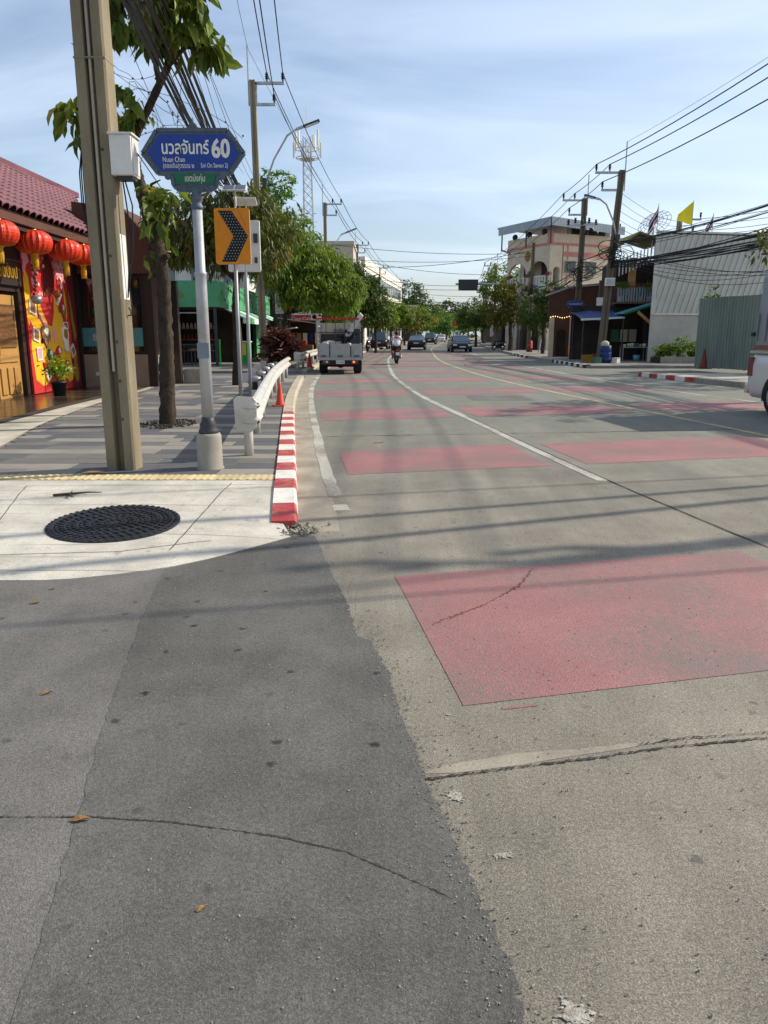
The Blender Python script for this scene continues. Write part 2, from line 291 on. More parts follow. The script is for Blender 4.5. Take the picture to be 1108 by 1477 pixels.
M = dict(
 road=ground_mat('concrete_road', ROADC, .30, .16, 1.1, light=(205,196,180), big=.17, bump=.55, far_tint=(110,114,104), spots=.5),
 asph=ground_mat('old_asphalt', (104,101,96), .22, .2, 1.3, light=(160,152,138), spots=.9, big=.09, bump=.6),
 asph2=ground_mat('new_asphalt', (94,92,87), .22, .2, 1.3, light=(158,150,138), spots=.95, big=.1, bump=.65),
 apron=ground_mat('pale_concrete', (190,184,170), .14, .15, 2.6, big=.08, lines=1.15, bump=.25, spots=.4),
 dirt=ground_mat('ground_dust', (150,140,120), .2, .2, 1.2),
 walk=ground_mat('plain_paving', (128,122,114), .12, .14, 2, lines=.9),
 strip=ground_mat('beige_concrete', (172,164,146), .14, .2, 1.6, bump=.2),
 wornw=paint_mat('worn_white_remnant', (166,161,148), (136,128,114), 2.0, 26),
 pink=paint_mat('pink_paint', (150,103,100), (120,104,97), .85, 22),
 gutter=ground_mat('gutter_concrete', (144,136,121), .14, .2, 2.2, big=.1, bump=.3),
 conc_shade=mat('shaded_pole_concrete', (104,92,76), .9, var=.2, scale=1.6, dirt=(70,62,50), damt=.6, dscale=1.1, bump=.4, stretch=(1,1,.35)),  # darker copy of conc; shaded side of the opposite poles put into its colour
 white=paint_mat('white_line_paint', (176,173,160), (134,126,112), 1.0, 16),
 yellow=paint_mat('yellow_line_paint', (180,162,116), (130,124,112), .6, 14),
 kerb=mat('kerb_concrete', (176,166,144), .85, var=.18, scale=3, dirt=(110,100,84), bump=.3),
 kred=mat('red_kerb_paint', (168,58,56), .6, var=.18, scale=5, dirt=(190,170,150), damt=.5, dscale=7),
 kwhite=mat('white_kerb_paint', (222,216,204), .6, var=.08, scale=5, dirt=(140,128,110), damt=.4, dscale=6),
 conc=mat('pole_concrete', (140,128,104), .9, var=.25, scale=1.6, dirt=(80,72,56), damt=.75, dscale=1.1, bump=.5, bscale=60, stretch=(1,1,.35)),
 concg=mat('grey_concrete', (150,144,132), .9, var=.2, scale=3, dirt=(96,88,74), damt=.5, bump=.4),
 steel=mat('galvanised_steel', (176,178,176), .45, .55, var=.16, scale=4, dirt=(120,112,98), damt=.4, dscale=3),
 rail=mat('rail_zinc', (206,203,192), .42, .35, var=.1, scale=3, dirt=(150,138,116), damt=.35, dscale=4),
 silver=mat('silver_paint', (168,172,174), .5, .25, var=.12, scale=2, dirt=(128,108,80), damt=.6, dscale=2.2),
 dkgrey=mat('dark_grey_metal', (64,66,70), .55, .3, var=.2, scale=6),
 black=mat('black_paint', (22,22,24), .5, var=.2),
 rubber=mat('tyre_rubber', (26,26,27), .8, var=.2),
 cable=mat('cable_sheath', (24,24,27), .6, var=.1, fine=0),
 white_p=mat('white_enamel', (216,214,206), .45, var=.05, scale=3, dirt=(160,148,126), damt=.35, dscale=2.5),
 blue=mat('sign_blue', (18,58,142), .4, var=.06, scale=4, fine=.02),
 greens=mat('sign_green', (14,98,66), .4, var=.06, fine=.02),
 slet=mat('sign_lettering', (226,222,206), .5, var=.08, scale=30),
 frame=mat('cast_frame_grey', (88,98,108), .6, .3, var=.2, scale=14, bump=.4, bscale=70),
 orange=mat('sign_orange', (236,146,26), .45, var=.06, scale=4, fine=.02, dirt=(196,112,30), damt=.35, dscale=7),
 coneo=mat('cone_orange', (206,74,44), .6, var=.12, scale=6),
 bark=mat('tree_bark', (60,50,38), .95, var=.55, scale=9, fine=.3, fscale=40, dirt=(48,40,30), damt=.8, dscale=6, bump=1, bscale=28, stretch=(1,1,.5)),
 barkd=mat('dark_bark', (66,56,46), .95, var=.3, scale=6, bump=.8, bscale=30),
 rooft=mat('maroon_roof_tile', (106,58,68), .6, var=.2, scale=1.2, fine=.06, rand=.16, dirt=(84,52,58), damt=.5, dscale=2.2),
 brown=mat('brown_render', (86,54,42), .8, var=.1, scale=2, bump=.1),
 brownd=mat('dark_brown_wood', (46,28,24), .6, var=.2, scale=4),
 taupe=mat('bare_render', (150,132,112), .85, var=.14, scale=1.6, dirt=(112,96,80), damt=.5, bump=.2),
 cream=mat('cream_wall', (206,190,160), .85, var=.08, scale=1.6, dirt=(150,136,110), damt=.4),
 door=mat('carved_wood', (176,132,70), .6, var=.25, scale=5, dirt=(110,74,36), damt=.6, dscale=5, stretch=(3,3,.6)),
 doord=mat('carved_panel_wood', (118,80,40), .7, var=.35, scale=14, bump=1, bscale=26),
 gold=mat('gold_leaf', (212,164,60), .35, .6, var=.1),
 lred=mat('lantern_silk', (214,52,22), .45, var=.1, scale=5, fine=.05),
 lyel=mat('tassel_yellow', (214,160,30), .7, var=.15, scale=12),
 fdark=mat('dark_glazed_tile', (62,54,46), .22, var=.35, scale=1.4, rand=.4, dirt=(40,36,34), damt=.5),
 teal=mat('teal_film', (78,140,140), .35, var=.06, fine=.02),
 glass=glass_mat('dark_glass'),
 glassb=glass_mat('blue_glass', (70,92,104), .1),
 inside=mat('shade_tone', (58,49,42), .9, var=.4, scale=1.2),  # dimness of interiors and shaded house walls put into the colour
 gshop=mat('green_fascia', (84,156,108), .6, var=.08, scale=1.4, dirt=(46,110,70), damt=.5),
 gbright=mat('bright_green', (50,172,70), .5, var=.08),
 awn=mat('awning_pale', (206,222,214), .6, var=.08),
 red=mat('red_panel', (186,30,34), .45, var=.08),
 wht=mat('white_wall', (220,216,206), .8, var=.06, scale=.6, dirt=(168,158,142), damt=.4, dscale=.5),
 gwall=mat('grey_beige_wall', (190,178,158), .85, var=.1, scale=.5, dirt=(140,126,108), damt=.4, dscale=.5),
 pinkc=mat('cream_stucco', (212,194,168), .85, var=.08, scale=.8, dirt=(160,140,120), damt=.35, dscale=.9),
 pinkb=mat('pink_band', (196,128,116), .8, var=.1),
 rust=mat('brick_red_paint', (126,52,44), .7, var=.2, scale=4),
 corr=mat('white_metal_sheet', (196,194,184), .5, var=.07, scale=.8, fine=.03, dirt=(148,142,128), damt=.35, dscale=.9),
 bwall=mat('bare_grey_wall', (184,179,168), .85, var=.1, scale=.8, dirt=(140,134,124), damt=.4), truckw=mat('dusty_white_paint', (168,168,164), .45, var=.1, scale=3, dirt=(120,112,100), damt=.6, dscale=3),
 gcorr=mat('green_metal_sheet', (124,134,124), .5, var=.1, scale=1.2, rand=.07, dirt=(70,100,84), damt=.5, dscale=1.5, stretch=(1,1,.3)),
 zinc=mat('zinc_roof', (150,158,164), .45, .3, var=.12, scale=1),
 wood=mat('weathered_wood', (112,76,48), .85, var=.3, scale=3, stretch=(3,3,.5)),
 woodl=mat('pale_wood', (170,128,80), .8, var=.25, scale=3),
 tarp=mat('blue_tarpaulin', (52,74,120), .6, var=.15, scale=3),
 btarp=mat('aqua_sheet', (92,150,164), .5, var=.15, scale=2),
 barrel=mat('blue_plastic', (18,46,104), .4, var=.08),
 skin=mat('skin', (150,104,80), .6, var=.05), shirt=mat('white_shirt', (214,214,222), .8, var=.06),
 dark=mat('dark_cloth', (30,30,36), .85, var=.2), hair=mat('black_hair', (18,16,16), .5),
 carblk=mat('black_car_paint', (20,22,26), .22, .2, var=.05, fine=0, spec=.7), cargry=mat('charcoal_car_paint', (40,40,46), .25, .3, var=.05, fine=0, spec=.7),
 carwht=mat('white_car_paint', (214,214,210), .3, 0, var=.03, fine=0, spec=.6),
 chrome=mat('chrome', (200,200,200), .15, 1, var=.05), plate=mat('number_plate', (220,218,206), .5),
 tail=mat('tail_lamp_red', (112,22,18), .25, spec=.8), taillit=glow_mat('tail_lamp_lit', (255,110,40), 1.6), head=mat('head_lamp', (226,226,210), .12, spec=.9),
 canopy=mat('grey_canopy_shell', (140,144,148), .35, .3, var=.1, scale=1), 
 flagy=mat('yellow_flag', (232,214,40), .8, var=.06), flagw=mat('flag_white', (220,218,214), .8), flagb=mat('flag_blue', (40,40,92), .8), flagr=mat('flag_red', (176,40,44), .8),
 ochre=mat('mural_yellow', (234,174,30), .7, var=.06), mred=mat('mural_red', (190,40,36), .7, var=.08), mdred=mat('mural_maroon', (104,24,26), .7, var=.1),
 mpink=mat('mural_pink', (228,150,160), .7, var=.12, scale=20), yroof=mat('mossy_yellow_roof', (128,122,52), .8, var=.25, scale=2),
 duct=mat('beige_conduit', (168,158,138), .6, var=.12), strapm=mat('dull_strap', (134,126,108), .6, .2), rstrip=mat('dull_red_wood', (136,92,76), .8, var=.2, scale=4),
 molive=mat('mural_olive', (150,108,28), .7), mwhite=mat('mural_white', (226,214,196), .7), mbrown=mat('mural_brown', (140,96,70), .7, var=.2, scale=20), mgreen=mat('mural_green', (70,110,84), .7),
 pot=mat('dark_green_pot', (26,44,38), .5),
 grv=mat('gravel_dark', (62,56,48), .95, var=.4, scale=30, bump=1, bscale=60),
 led=mat('led_lens', (226,226,226), .3), solar=mat('solar_cell', (70,74,92), .25, .2, var=.06),
 oliv=mat('awning_cloth_dark', (60,66,80), .8), lampw=glow_mat('string_light', (255,214,140), 3.0),
 sigr=mat('signal_orange', (236,84,30), .5), iron=mat('cast_iron', (52,53,56), .5, .5, var=.25, scale=12, fine=.2, fscale=60),
 tact=mat('tactile_yellow', (200,182,138), .8, var=.1, scale=3, rand=.1, dirt=(160,138,100), damt=.5, dscale=5),
 tile=mat('grey_paver', (106,103,98), .8, var=.1, scale=3, rand=.05, fine=.1, fscale=120, dirt=(140,132,118), damt=.35, dscale=1.8, bump=.15),
 tilel=mat('pale_paver', (138,132,122), .8, var=.1, scale=3, rand=.05, fine=.1, fscale=120, dirt=(120,112,98), damt=.35, dscale=1.8, bump=.15),
 tiled=mat('slate_paver', (88,88,90), .8, var=.1, scale=3, rand=.05, fine=.1, fscale=120, dirt=(128,122,110), damt=.3, dscale=1.8, bump=.15),
 lf_big=leaf_mat('broad_leaf', (46,64,24), (120,138,50), (190,160,60)),
 lf_dark=leaf_mat('drooping_leaf', (42,54,20), (108,114,42), (164,122,58)),
 lf_lite=leaf_mat('light_leaf', (56,92,26), (112,148,46), (170,170,66)),
 lf_mid=leaf_mat('street_leaf', (48,74,20), (126,150,42), (184,154,58)),
 lf_deep=leaf_mat('deep_leaf', (34,52,20), (80,104,34), (140,126,44)),
 lf_yel=leaf_mat('yellowing_leaf', (40,56,18), (112,108,24), (196,156,30)),
 lf_red=leaf_mat('cordyline_leaf', (44,24,20), (98,54,42), (160,116,84)),
 lf_shrub=leaf_mat('shrub_leaf', (60,92,20), (128,156,34), (176,186,60)),
 dryleaf=mat('dry_leaf', (150,112,66), .8, var=.2, scale=20),
)
# ------------------------------------------------------------------ road layout (metres; x across, y along)
YL = [(-8,9.2),(0,7.6),(8,6.55),(13,5.84),(15.4,5.48),(18.9,4.98),(24.8,4.22),(30.6,3.75),(40.8,3.39),(50,3.45),(62.6,3.95),(86,5.2),(120,8.4),(200,15.8),(320,27)]
ML = [(-8,5.5),(0,3.9),(5.43,2.82),(7.39,2.50),(8.8,2.3),(11.4,1.97),(13.7,1.70),(17.2,1.26),(21.6,.81),(30,.37),(46,.25),(54.6,.42),(80,1.7),(120,5.2),(200,12.5),(320,23.6)]
XR = [(-8,14.5),(0,11.6),(12,9.6),(18.7,8.6),(21,8.15),(25,7.72),(31.4,7.3),(40.8,6.95),(58,7.0),(86,8.4),(120,11.7),(200,19),(320,30)]
EL = [(5,-.22),(7.35,-.47),(8.36,-.61),(9.82,-.8),(11.9,-1.03),(15,-1.38),(19.1,-1.8),(22.9,-2.12),(27.1,-2.36),(33,-2.6),(45,-2.5),(62,-1.7),(78,-.5),(100,1.5),(120,3.4),(200,10.5),(320,21)]
KR = [(5.5,-.64),(6.1,-.70),(9.3,-1.07),(14,-1.62),(18,-2.05),(22,-2.4),(27,-2.78),(31,-3.08),(40,-3.15),(50,-2.9),(62,-2.1),(78,-.8),(100,1.2),(120,3.0),(200,10),(320,20.5)]
RK = [(-8,16),(10,12.5),(22.5,10.75),(25,10.3),(29,9.65),(32,9.45),(38,9.4),(46,9.5),(57,9.65),(86,11.4),(120,14.8),(200,22.2),(320,33)]
SW = .12
def X(t, y): return interp(t, y)
ys_all = [-8,-4,0,2,4,5.5] + [6+i*.8 for i in range(50)] + [46+i*2 for i in range(40)] + [126+i*6 for i in range(33)]
struct(MB().box(-400,400,-60,900,-.6,-.02).build('ground', M['dirt']))
b = MB(); b.ribbon([(X(KR,y)-.12 if y > 5.6 else -40, y, 0) for y in ys_all], [(X(RK,y)+.12,y,0) for y in ys_all]); struct(b.build('road', M['road'], fix=False))
def jag(pts, amp, n=14, seed=1):
    r_ = random.Random(seed); o = []
    for (a,b_),(c,d) in zip(pts[:-1],pts[1:]):
        L = math.hypot(c-a,d-b_); k = max(1,int(L*n))
        for i in range(k):
            t = i/k; o.append((a+(c-a)*t+r_.uniform(-amp,amp), b_+(d-b_)*t+r_.uniform(-amp,amp)))
    o.append(pts[-1]); return o
def flat(name, pts, z, m, kind='structure', parent=None):
    import bmesh
    me = bpy.data.meshes.new(name); bm = bmesh.new()
    f = bm.faces.new([bm.verts.new((p[0],p[1],z)) for p in pts]); bmesh.ops.triangulate(bm, faces=[f])
    bm.normal_update()
    if sum(q.normal.z for q in bm.faces) < 0: bmesh.ops.reverse_faces(bm, faces=bm.faces)
    bm.to_mesh(me); bm.free(); me.materials.append(m)
    o = put(name, me, parent)
    if kind: o['kind'] = kind
    return o
apron_edge = [(-14,4.66),(-6,4.7),(-2.9,4.74),(-2.48,4.73),(-2.03,4.76),(-1.44,5.04),(-1.08,5.4),(-.73,5.83)]
asph_edge = jag([(-.62,5.93),(-.54,5.83),(-.38,5.05),(-.22,4.31),(-.14,3.8),(-.07,3.74),(.02,3.36),(.06,3.0),(.12,2.67),(.16,2.4),(.21,2.17),(.28,1.83),(.32,1.62),(.33,1.46),(.42,.6),(.5,-6)], .011, 60, 3)
seam = jag([(-1.48,4.98),(-1.36,4.1),(-1.24,3.43),(-1.13,2.8),(-1.07,2.53),(-.96,2.0),(-.89,1.66),(-.86,1.46),(-.7,-6)], .006, 24, 5)
flat('side_street', [(p[0], p[1]+.015) for p in apron_edge] + asph_edge + [(-40,-6),(-40,4.66)], .0016, M['asph'])
flat('asphalt_patch', [(-1.44,5.06),(-1.08,5.42),(-.75,5.82)] + asph_edge + seam[::-1], .0034, M['asph2'])
# the pale concrete corner, falling from the pavement to the street
b = MB(); ya = [(x, interp(apron_edge, x)) for x in [-14,-10,-7,-5,-4,-3.4,-2.9,-2.48,-2.2,-2.03,-1.8,-1.6,-1.44,-1.26,-1.08,-.95,-.84,-.73]]
def apz(x, y): 
    e = interp(apron_edge, min(x,-.73)); t = max(0,min(1,(y-e)/(7.6-e))); return .007 + (SW-.007)*min(1,t*1.3)
NR = 10; rows = []
def apright(y): return X(KR,y)-.22 if y > 6.4 else -.73 - (max(0,y-5.83))*.33
for x,e in ya:
    rows.append([])
    for j in range(NR+1):
        t = j/NR; y = e + (7.6-e)*t; xx = x
        lim = apright(y) if y > 5.83 else x
        # squeeze the columns right of the kerb line back to it
        if x > -2.03: xx = -2.03 + (x+2.03)*((lim+2.03)/(1.30) if y > 5.83 else 1)
        rows[-1].append((xx, y, apz(xx,y)))
vs = [p for r_ in rows for p in r_]; n = NR+1
b.add(vs, [(i*n+j,(i+1)*n+j,(i+1)*n+j+1,i*n+j+1) for i in range(len(rows)-1) for j in range(NR)])
b.ribbon([r_[0] for r_ in rows], [(r_[0][0],r_[0][1],-.01) for r_ in rows])
ap = struct(b.build('concrete_corner', M['apron'], smooth=False))
def apjoint(pts, w_, seed):
    p = jag(pts, .003, 12, seed); b = MB(); L_ = []; R_ = []
    for i,(x,y) in enumerate(p):
        a = p[max(0,i-1)]; c = p[min(len(p)-1,i+1)]; d = Vector((c[0]-a[0],c[1]-a[1],0)).normalized()
        L_.append((x-d.y*w_,y+d.x*w_,apz(x,y)+.003)); R_.append((x+d.y*w_,y-d.x*w_,apz(x,y)+.003))
    b.ribbon(R_, L_); struct(b.build('slab_joint', M['grv'], fix=False))
apjoint([(-1.5,7.45),(-1.52,6.4),(-1.55,5.35)],.004,1); apjoint([(-3.45,7.3),(-3.1,6.0),(-2.95,5.2)],.003,2); apjoint([(-3.45,7.3),(-2.4,7.33),(-1.5,7.3)],.003,3); apjoint([(-6,5.25),(-2.9,5.2),(-1.9,5.3),(-1.3,5.6)],.0035,4)
# ---- road coatings and lines
def zone(name, L_, R_, y0, y1, m, z, step=1.0, skew=0):
    n_ = max(2,int((y1-y0)/step)+1); yy = [y0+(y1-y0)*i/(n_-1) for i in range(n_)]
    b = MB(); b.ribbon([(L_(y), y, z) for y in yy], [(R_(y), y+skew*(R_(y)-L_(y)), z) for y in yy]); return struct(b.build(name, m, fix=False))
zone('gutter', lambda y: X(KR,y)-.05, lambda y: X(EL,y)-.03, 6.0, 64, M['gutter'], .0012)
def skew(y): return interp([(0,.24),(28,.24),(45,.02),(70,-.06),(120,-.08)], y)
BL0 = [(0,.785),(3.02,.34),(4.91,.06),(8,-.4)]
for k in range(14):
    y0 = 3.02 + 5.55*k; sk = skew(y0); xl0 = X(EL,y0)+.2 if k else .34
    for li,(a,c,da,dc) in enumerate(((EL if k else BL0,ML,(.0,.24,.16,.12)[min(k,3)],-.22),(ML,YL,.25,-.35),(YL,XR,.35,-.25))):
        if k == 0 and li > 0: continue
        b = MB(); L_ = []; R_ = []
        N = 8
        for i in range(N+1):
            # walk along the band from its left end to its right end
            t = i/N; yl = y0; 
            for _ in range(3): xx = (X(a,yl)+da)*(1-t) + (X(c,yl)+dc)*t; yl = y0 + sk*(xx-xl0)
            yh = yl+1.87
            for _ in range(3): xh = (X(a,yh)+da)*(1-t) + (X(c,yh)+dc)*t; yh = y0+1.87+sk*(xh-xl0)
            L_.append((xx,yl,.0025)); R_.append((xh,yh,.0025))
        b.ribbon(R_, L_); struct(b.build('pink_band', M['pink'], fix=False))
def line(name, t, off, w_, y0, y1, m, z=.004, jit=.0, step=.8):
    n_ = int((y1-y0)/step)+2; yy = [y0+(y1-y0)*i/(n_-1) for i in range(n_)]; q = random.Random(4)
    b = MB(); b.ribbon([(X(t,y)+off-w_/2+q.uniform(-jit,jit), y, z) for y in yy], [(X(t,y)+off+w_/2+q.uniform(-jit,jit), y, z) for y in yy]); return struct(b.build(name, m, fix=False))
line('lane_line', ML, 0, .14, 8.2, 200, M['white'], jit=.008)
line('centre_line', YL, 0, .13, 5, 200, M['yellow'], jit=.004)
line('edge_line', EL, 0, .13, 7.35, 60, M['white'], jit=.01, step=.3)
line('edge_line', EL, .03, .14, 6.75, 7.0, M['white'], jit=.02, step=.05)
line('edge_line', XR, 0, .12, 8, 120, M['white'], jit=.004)
line('slab_joint', ML, .06, .018, -6, 15, M['grv'], z=.0055, jit=.004, step=.15)
def strip(name, pts, w_, z, m, jit=.003, n=30, seed=2, taper=False):
    p = jag(pts, jit, n, seed); L_ = []; R_ = []; q = random.Random(seed)
    for i,(x,y) in enumerate(p):
        a = p[max(0,i-1)]; c = p[min(len(p)-1,i+1)]; d = Vector((c[0]-a[0],c[1]-a[1],0)).normalized(); nn = Vector((-d.y,d.x,0)); ww = w_*max(.25,q.gauss(.9,.45)+.5*math.sin(i*.13)*math.sin(i*.037))/2
        if taper: ww *= min(1, (len(p)-1-i)/8, i/4+.15)
        L_.append((x+nn.x*ww,y+nn.y*ww,z)); R_.append((x-nn.x*ww,y-nn.y*ww,z))
    b = MB(); b.ribbon(R_, L_); return struct(b.build(name, m, fix=False))
strip('joint_repair', [(.15,2.50),(.5,2.60),(.9,2.68),(1.25,2.78)], .075, .0014, M['gutter'], .004, 9, 8, True)
strip('slab_crack', [(.15,2.46),(.45,2.53),(.78,2.60),(1.05,2.67),(1.51,2.75),(2.2,2.9),(4,3.25)], .009, .005, M['grv'], .004, 110, 9)
strip('slab_crack', [(.98,2.70),(1.2,2.75),(1.6,2.80)], .006, .0056, M['grv'], .007, 90, 10)
strip('asphalt_crack', [(-1.5,2.24),(-1.26,2.24),(-.97,2.24),(-.69,2.21),(-.34,2.14),(-.11,2.06),(.0,1.99),(.17,1.88),(.22,1.84)], .0055, .005, M['grv'], .0022, 110, 11, True)
strip('paint_crack', [(.26,3.95),(.45,4.15),(.6,4.28),(.85,4.62),(1.02,5.02)], .011, .004, mat('cracked_pink', (112,62,60), .9), .013, 70, 12, True)
for yj in (11.9, 21.8, 31.6):
    strip('slab_joint', [(X(EL,yj)+.1,yj),(X(YL,yj),yj+.9)], .02, .0055, M['grv'], .004, 12, int(yj))
def blot(name, x, y, rx, ry, m, z=.0036, seed=1, n=44, rough=.35):
    q = random.Random(seed); pts = []
    for i in range(n):
        t = 2*math.pi*i/n; k = 1+q.uniform(-rough,rough); pts.append((x+rx*k*math.cos(t), y+ry*k*math.sin(t)))
    b = MB()
    for c in range(120):
        a = q.random()*6.2832; rr = abs(q.gauss(0,.62)); cx = x+rx*rr*math.cos(a); cy = y+ry*rr*math.sin(a); s_ = min(rx,ry)*q.uniform(.04,.2)*max(.25,1.2-rr); m_ = 7; k0 = q.random()*6
        b.add([(cx+s_*q.uniform(.5,1.3)*math.cos(k0+6.2832*i/m_)*1.5, cy+s_*q.uniform(.5,1.2)*math.sin(k0+6.2832*i/m_), z+c*.000004) for i in range(m_)],[tuple(range(m_))])
    return struct(b.build(name, m, fix=False))
blot('paint_remnant', .245, 2.36, .045, .045, M['wornw'], seed=3, rough=.32); blot('paint_remnant', .36, 2.05, .06, .025, M['wornw'], seed=4, rough=.35)
blot('paint_remnant', .445, 1.49, .075, .055, M['wornw'], seed=5, rough=.16)
blot('paint_remnant', .27, 2.94, .014, .012, M['white'], seed=6)
flat('pink_overspray', [(.50,2.985),(.66,3.02),(.655,3.04),(.50,3.004)], .0022, M['pink'])
zone('road_repair', lambda y: 2.1+(y-20)*-.02, lambda y: 3.6+(y-20)*-.02, 18.6, 20.2, M['asph'], .0032)
# ---- left pavement
def walk(name, y0, y1, m, xl, z=SW-.012):
    yy = [y for y in ys_all if y0 < y < y1]; yy = [y0]+yy+[y1]
    b = MB(); b.ribbon([(xl(y),y,z) for y in yy], [(X(KR,y)-.2,y,z) for y in yy]); 
    b.ribbon([(X(KR,yy[0])-.2,yy[0],-.01),(xl(y0),yy[0],-.01)], [(X(KR,yy[0])-.2,yy[0],z),(xl(y0),yy[0],z)]); return struct(b.build(name, m))
pave = walk('pavement', 7.6, 27.6, M['walk'], lambda y: -30)
walk('pavement', 31.2, 320, M['walk'], lambda y: X(KR,y)-22, SW)
zone('driveway', lambda y: -30, lambda y: X(KR,y)+.0, 27.65, 31.15, M['asph'], .02)
XB = lambda y: interp([(7,-4.6),(9.9,-5.0),(12.5,-5.58),(16.7,-6.1),(21,-6.3),(27,-7.1)], y)
# pavers, row by row; each a part of the pavement
tm = {}
def paver(w_, d, m):
    k = (round(w_,3), round(d,3), m)
    if k not in tm:
        g = .003; tm[k] = MB().add([(g,g,-.02),(w_-g,g,-.02),(w_-g,d-g,-.02),(g,d-g,-.02),(g+.002,g+.002,0),(w_-g-.002,g+.002,0),(w_-g-.002,d-g-.002,0),(g+.002,d-g-.002,0)],
            [(4,5,6,7),(0,1,5,4),(1,2,6,5),(2,3,7,6),(3,0,4,7)]).mesh('paver', M[m])
    return tm[k]
y = 7.93; row = 0; q = random.Random(5)
while y < 26:
    d = .36 if y < 16 else .6
    x1 = X(KR,y+d/2)-.235; x0 = XB(y); x = x1
    if row % 2: x -= 0
    first = True
    while x > x0+.15:
        w_ = q.choice((.6,.9,.9,1.2)) if not first else q.choice((.45,.9,.6)); first = False
        if x - w_ < x0: w_ = x - x0
        w_ = round(w_,2)
        if w_ < .12: break
        pick = q.random(); t_ = .5+.5*math.sin(row*1.9)
        m = 'tilel' if pick < .16+.34*(row % 4 == 0) else ('tiled' if pick > .62 else 'tile')
        o = put('paver', paver(w_, d, m), pave, (x-w_, y, SW + q.uniform(-.0012,.0012)))
        x -= w_
    y += d; row += 1
# tactile strip: yellow bar pavers
tb = MB(); tb.box(.004,.296,.004,.296,-.02,0)
for i in range(4): tb.box(.03+i*.068,.06+i*.068,.02,.28,0,.006)
tme = tb.mesh('tactile_paver', M['tact']); xk = X(KR,7.75)-.23
for i in range(13): put('tactile_paver', tme, pave, (xk-.3*(i+1), 7.615, SW+.002))
# strips beyond the pavers: beige concrete, dark edging, dark glazed forecourt tiles
yy = [7.6+i*.8 for i in range(26)]
b = MB(); b.ribbon([(XB(y)-interp([(8,1.2),(12,.75),(15,.5),(21,.2),(28,.2)],y),y,SW-.002) for y in yy], [(XB(y)-.003,y,SW-.002) for y in yy]); struct(b.build('concrete_strip', M['strip']))
XC = lambda y: XB(y)-interp([(8,1.2),(12,.75),(15,.5),(21,.2),(28,.2)],y)
b = MB(); b.ribbon([(XC(y)-.24,y,SW+.004) for y in yy], [(XC(y)-.004,y,SW+.004) for y in yy]); struct(b.build('pebble_edging', M['grv'], fix=False))
fc = struct(MB().box(-8.7,-5.9,8,21.8,-.02,SW-.016).build('forecourt', M['walk']))
y = 9.6
while y < 21.4:
    x1 = XC(y)-.26; x = x1; d = .42
    while x > -8.55:
        w_ = min(.84, x+8.6)
        if w_ < .15: break
        put('glazed_tile', paver(round(w_,2), d, 'fdark'), fc, (x-round(w_,2), y, SW + q.uniform(-.001,.001))); x -= round(w_,2)
    y += d
# kerb: painted red and white near the corner, bare concrete beyond
def kerbseg(par, y0, y1, m, t=KR, side=-1, h0=.145, wd=.22, nose=False):
    N = max(1,int((y1-y0)/.5)); h = h0 
    rings = []
    for i in range(N+1):
        y = y0+(y1-y0)*i/N; x = X(t,y); h = min(h0,.062+.09*(y-6.1))
        prof = [(0.0,-.02),(-.012,h-.02),(-.03,h),(-wd,h-.004),(-wd,-.02)]
        rings.append([(x + side*-u if side > 0 else x+u, y, z) for u,z in prof])
    if nose: rings.append([(rings[-1][0][0]+(p[0]-rings[-1][0][0])*.8-.04, y1+.3, min(p[2],.05)) for p in rings[-1]])
    return MB().loft(rings).build('kerb_stone', m, par)
kerb = struct(MB().add([(X(KR,y)-d,y,-.015) for y in (6.1,27.5) for d in (.2,.02)], [(0,1,3,2)]).build('kerb', M['kerb']))
y = 6.12; i = 0
while y < 14.2:
    kerbseg(kerb, y+.002, y+.488, M['kred'] if i % 2 == 0 else M['kwhite']); y += .49; i += 1
while y < 27:
    kerbseg(kerb, y+.004, min(y+.996,27.3), M['kerb'], nose=(y+1 > 27)); y += 1.0
y = 31.3
while y < 64: kerbseg(kerb, y+.004, y+1.99, M['kerb']); y += 2
kerbseg(kerb, 64, 320, M['kerb'])
# broken kerb end with gutter rubble
kr = MB(); q = random.Random(8)
for i in range(60):
    c = (-.66+q.gauss(0,.07), 6.0+q.gauss(0,.09), .012+q.random()*.02); s_ = q.uniform(.006,.028); kr.obox(c,(s_*1.4,s_,s_*.8),(q.random(),q.random(),q.random()*3))
tag(kr.build('gutter_rubble', M['gutter']), 'grit and dead leaves heaped at the broken kerb end', None, None, 'stuff')
# ---- right side pavement, soi mouth, kerbs
yy = [y for y in ys_all if 36 < y]; b = MB(); b.ribbon([(X(RK,y)+.2,y,SW) for y in yy], [(X(RK,y)+22,y,SW) for y in yy]); b.ribbon([(9.4,yy[0],-.01),(40,yy[0],-.01)],[(9.4,yy[0],SW),(40,yy[0],SW)]); struct(b.build('pavement', M['walk']))
yy = [-8,0,8,14,18,22]+[23+i*.5 for i in range(14)]
b = MB(); b.ribbon([(X(RK,y)+.2,y,SW) for y in yy], [(40,y,SW) for y in yy]); b.ribbon([(X(RK,29.5)+.2,29.5,SW),(40,29.5,SW)],[(X(RK,29.5)+.2,29.5,-.01),(40,29.5,-.01)]); struct(b.build('pavement', M['strip']))
flat('soi_road', [(9.3,29.4),(60,29.4),(60,36.4),(9.3,36.4)], -.006, M['road'])
kerb2 = struct(MB().add([(X(RK,y)+d,y,-.015) for y in (22,29.5) for d in (.2,.02)], [(0,1,3,2)]).build('kerb', M['kerb']))
def rkerb(y0,y1,m): 
    N = max(1,int((y1-y0)/.5)); prof = [(0.0,-.02),(.012,.14),(.03,.16),(.24,.16),(.24,-.02)]
    MB().loft([[(X(RK,y0+(y1-y0)*i/N)+u, y0+(y1-y0)*i/N, z) for u,z in prof] for i in range(N+1)]).build('kerb_stone', m, kerb2)
y = 25.6; i = 0
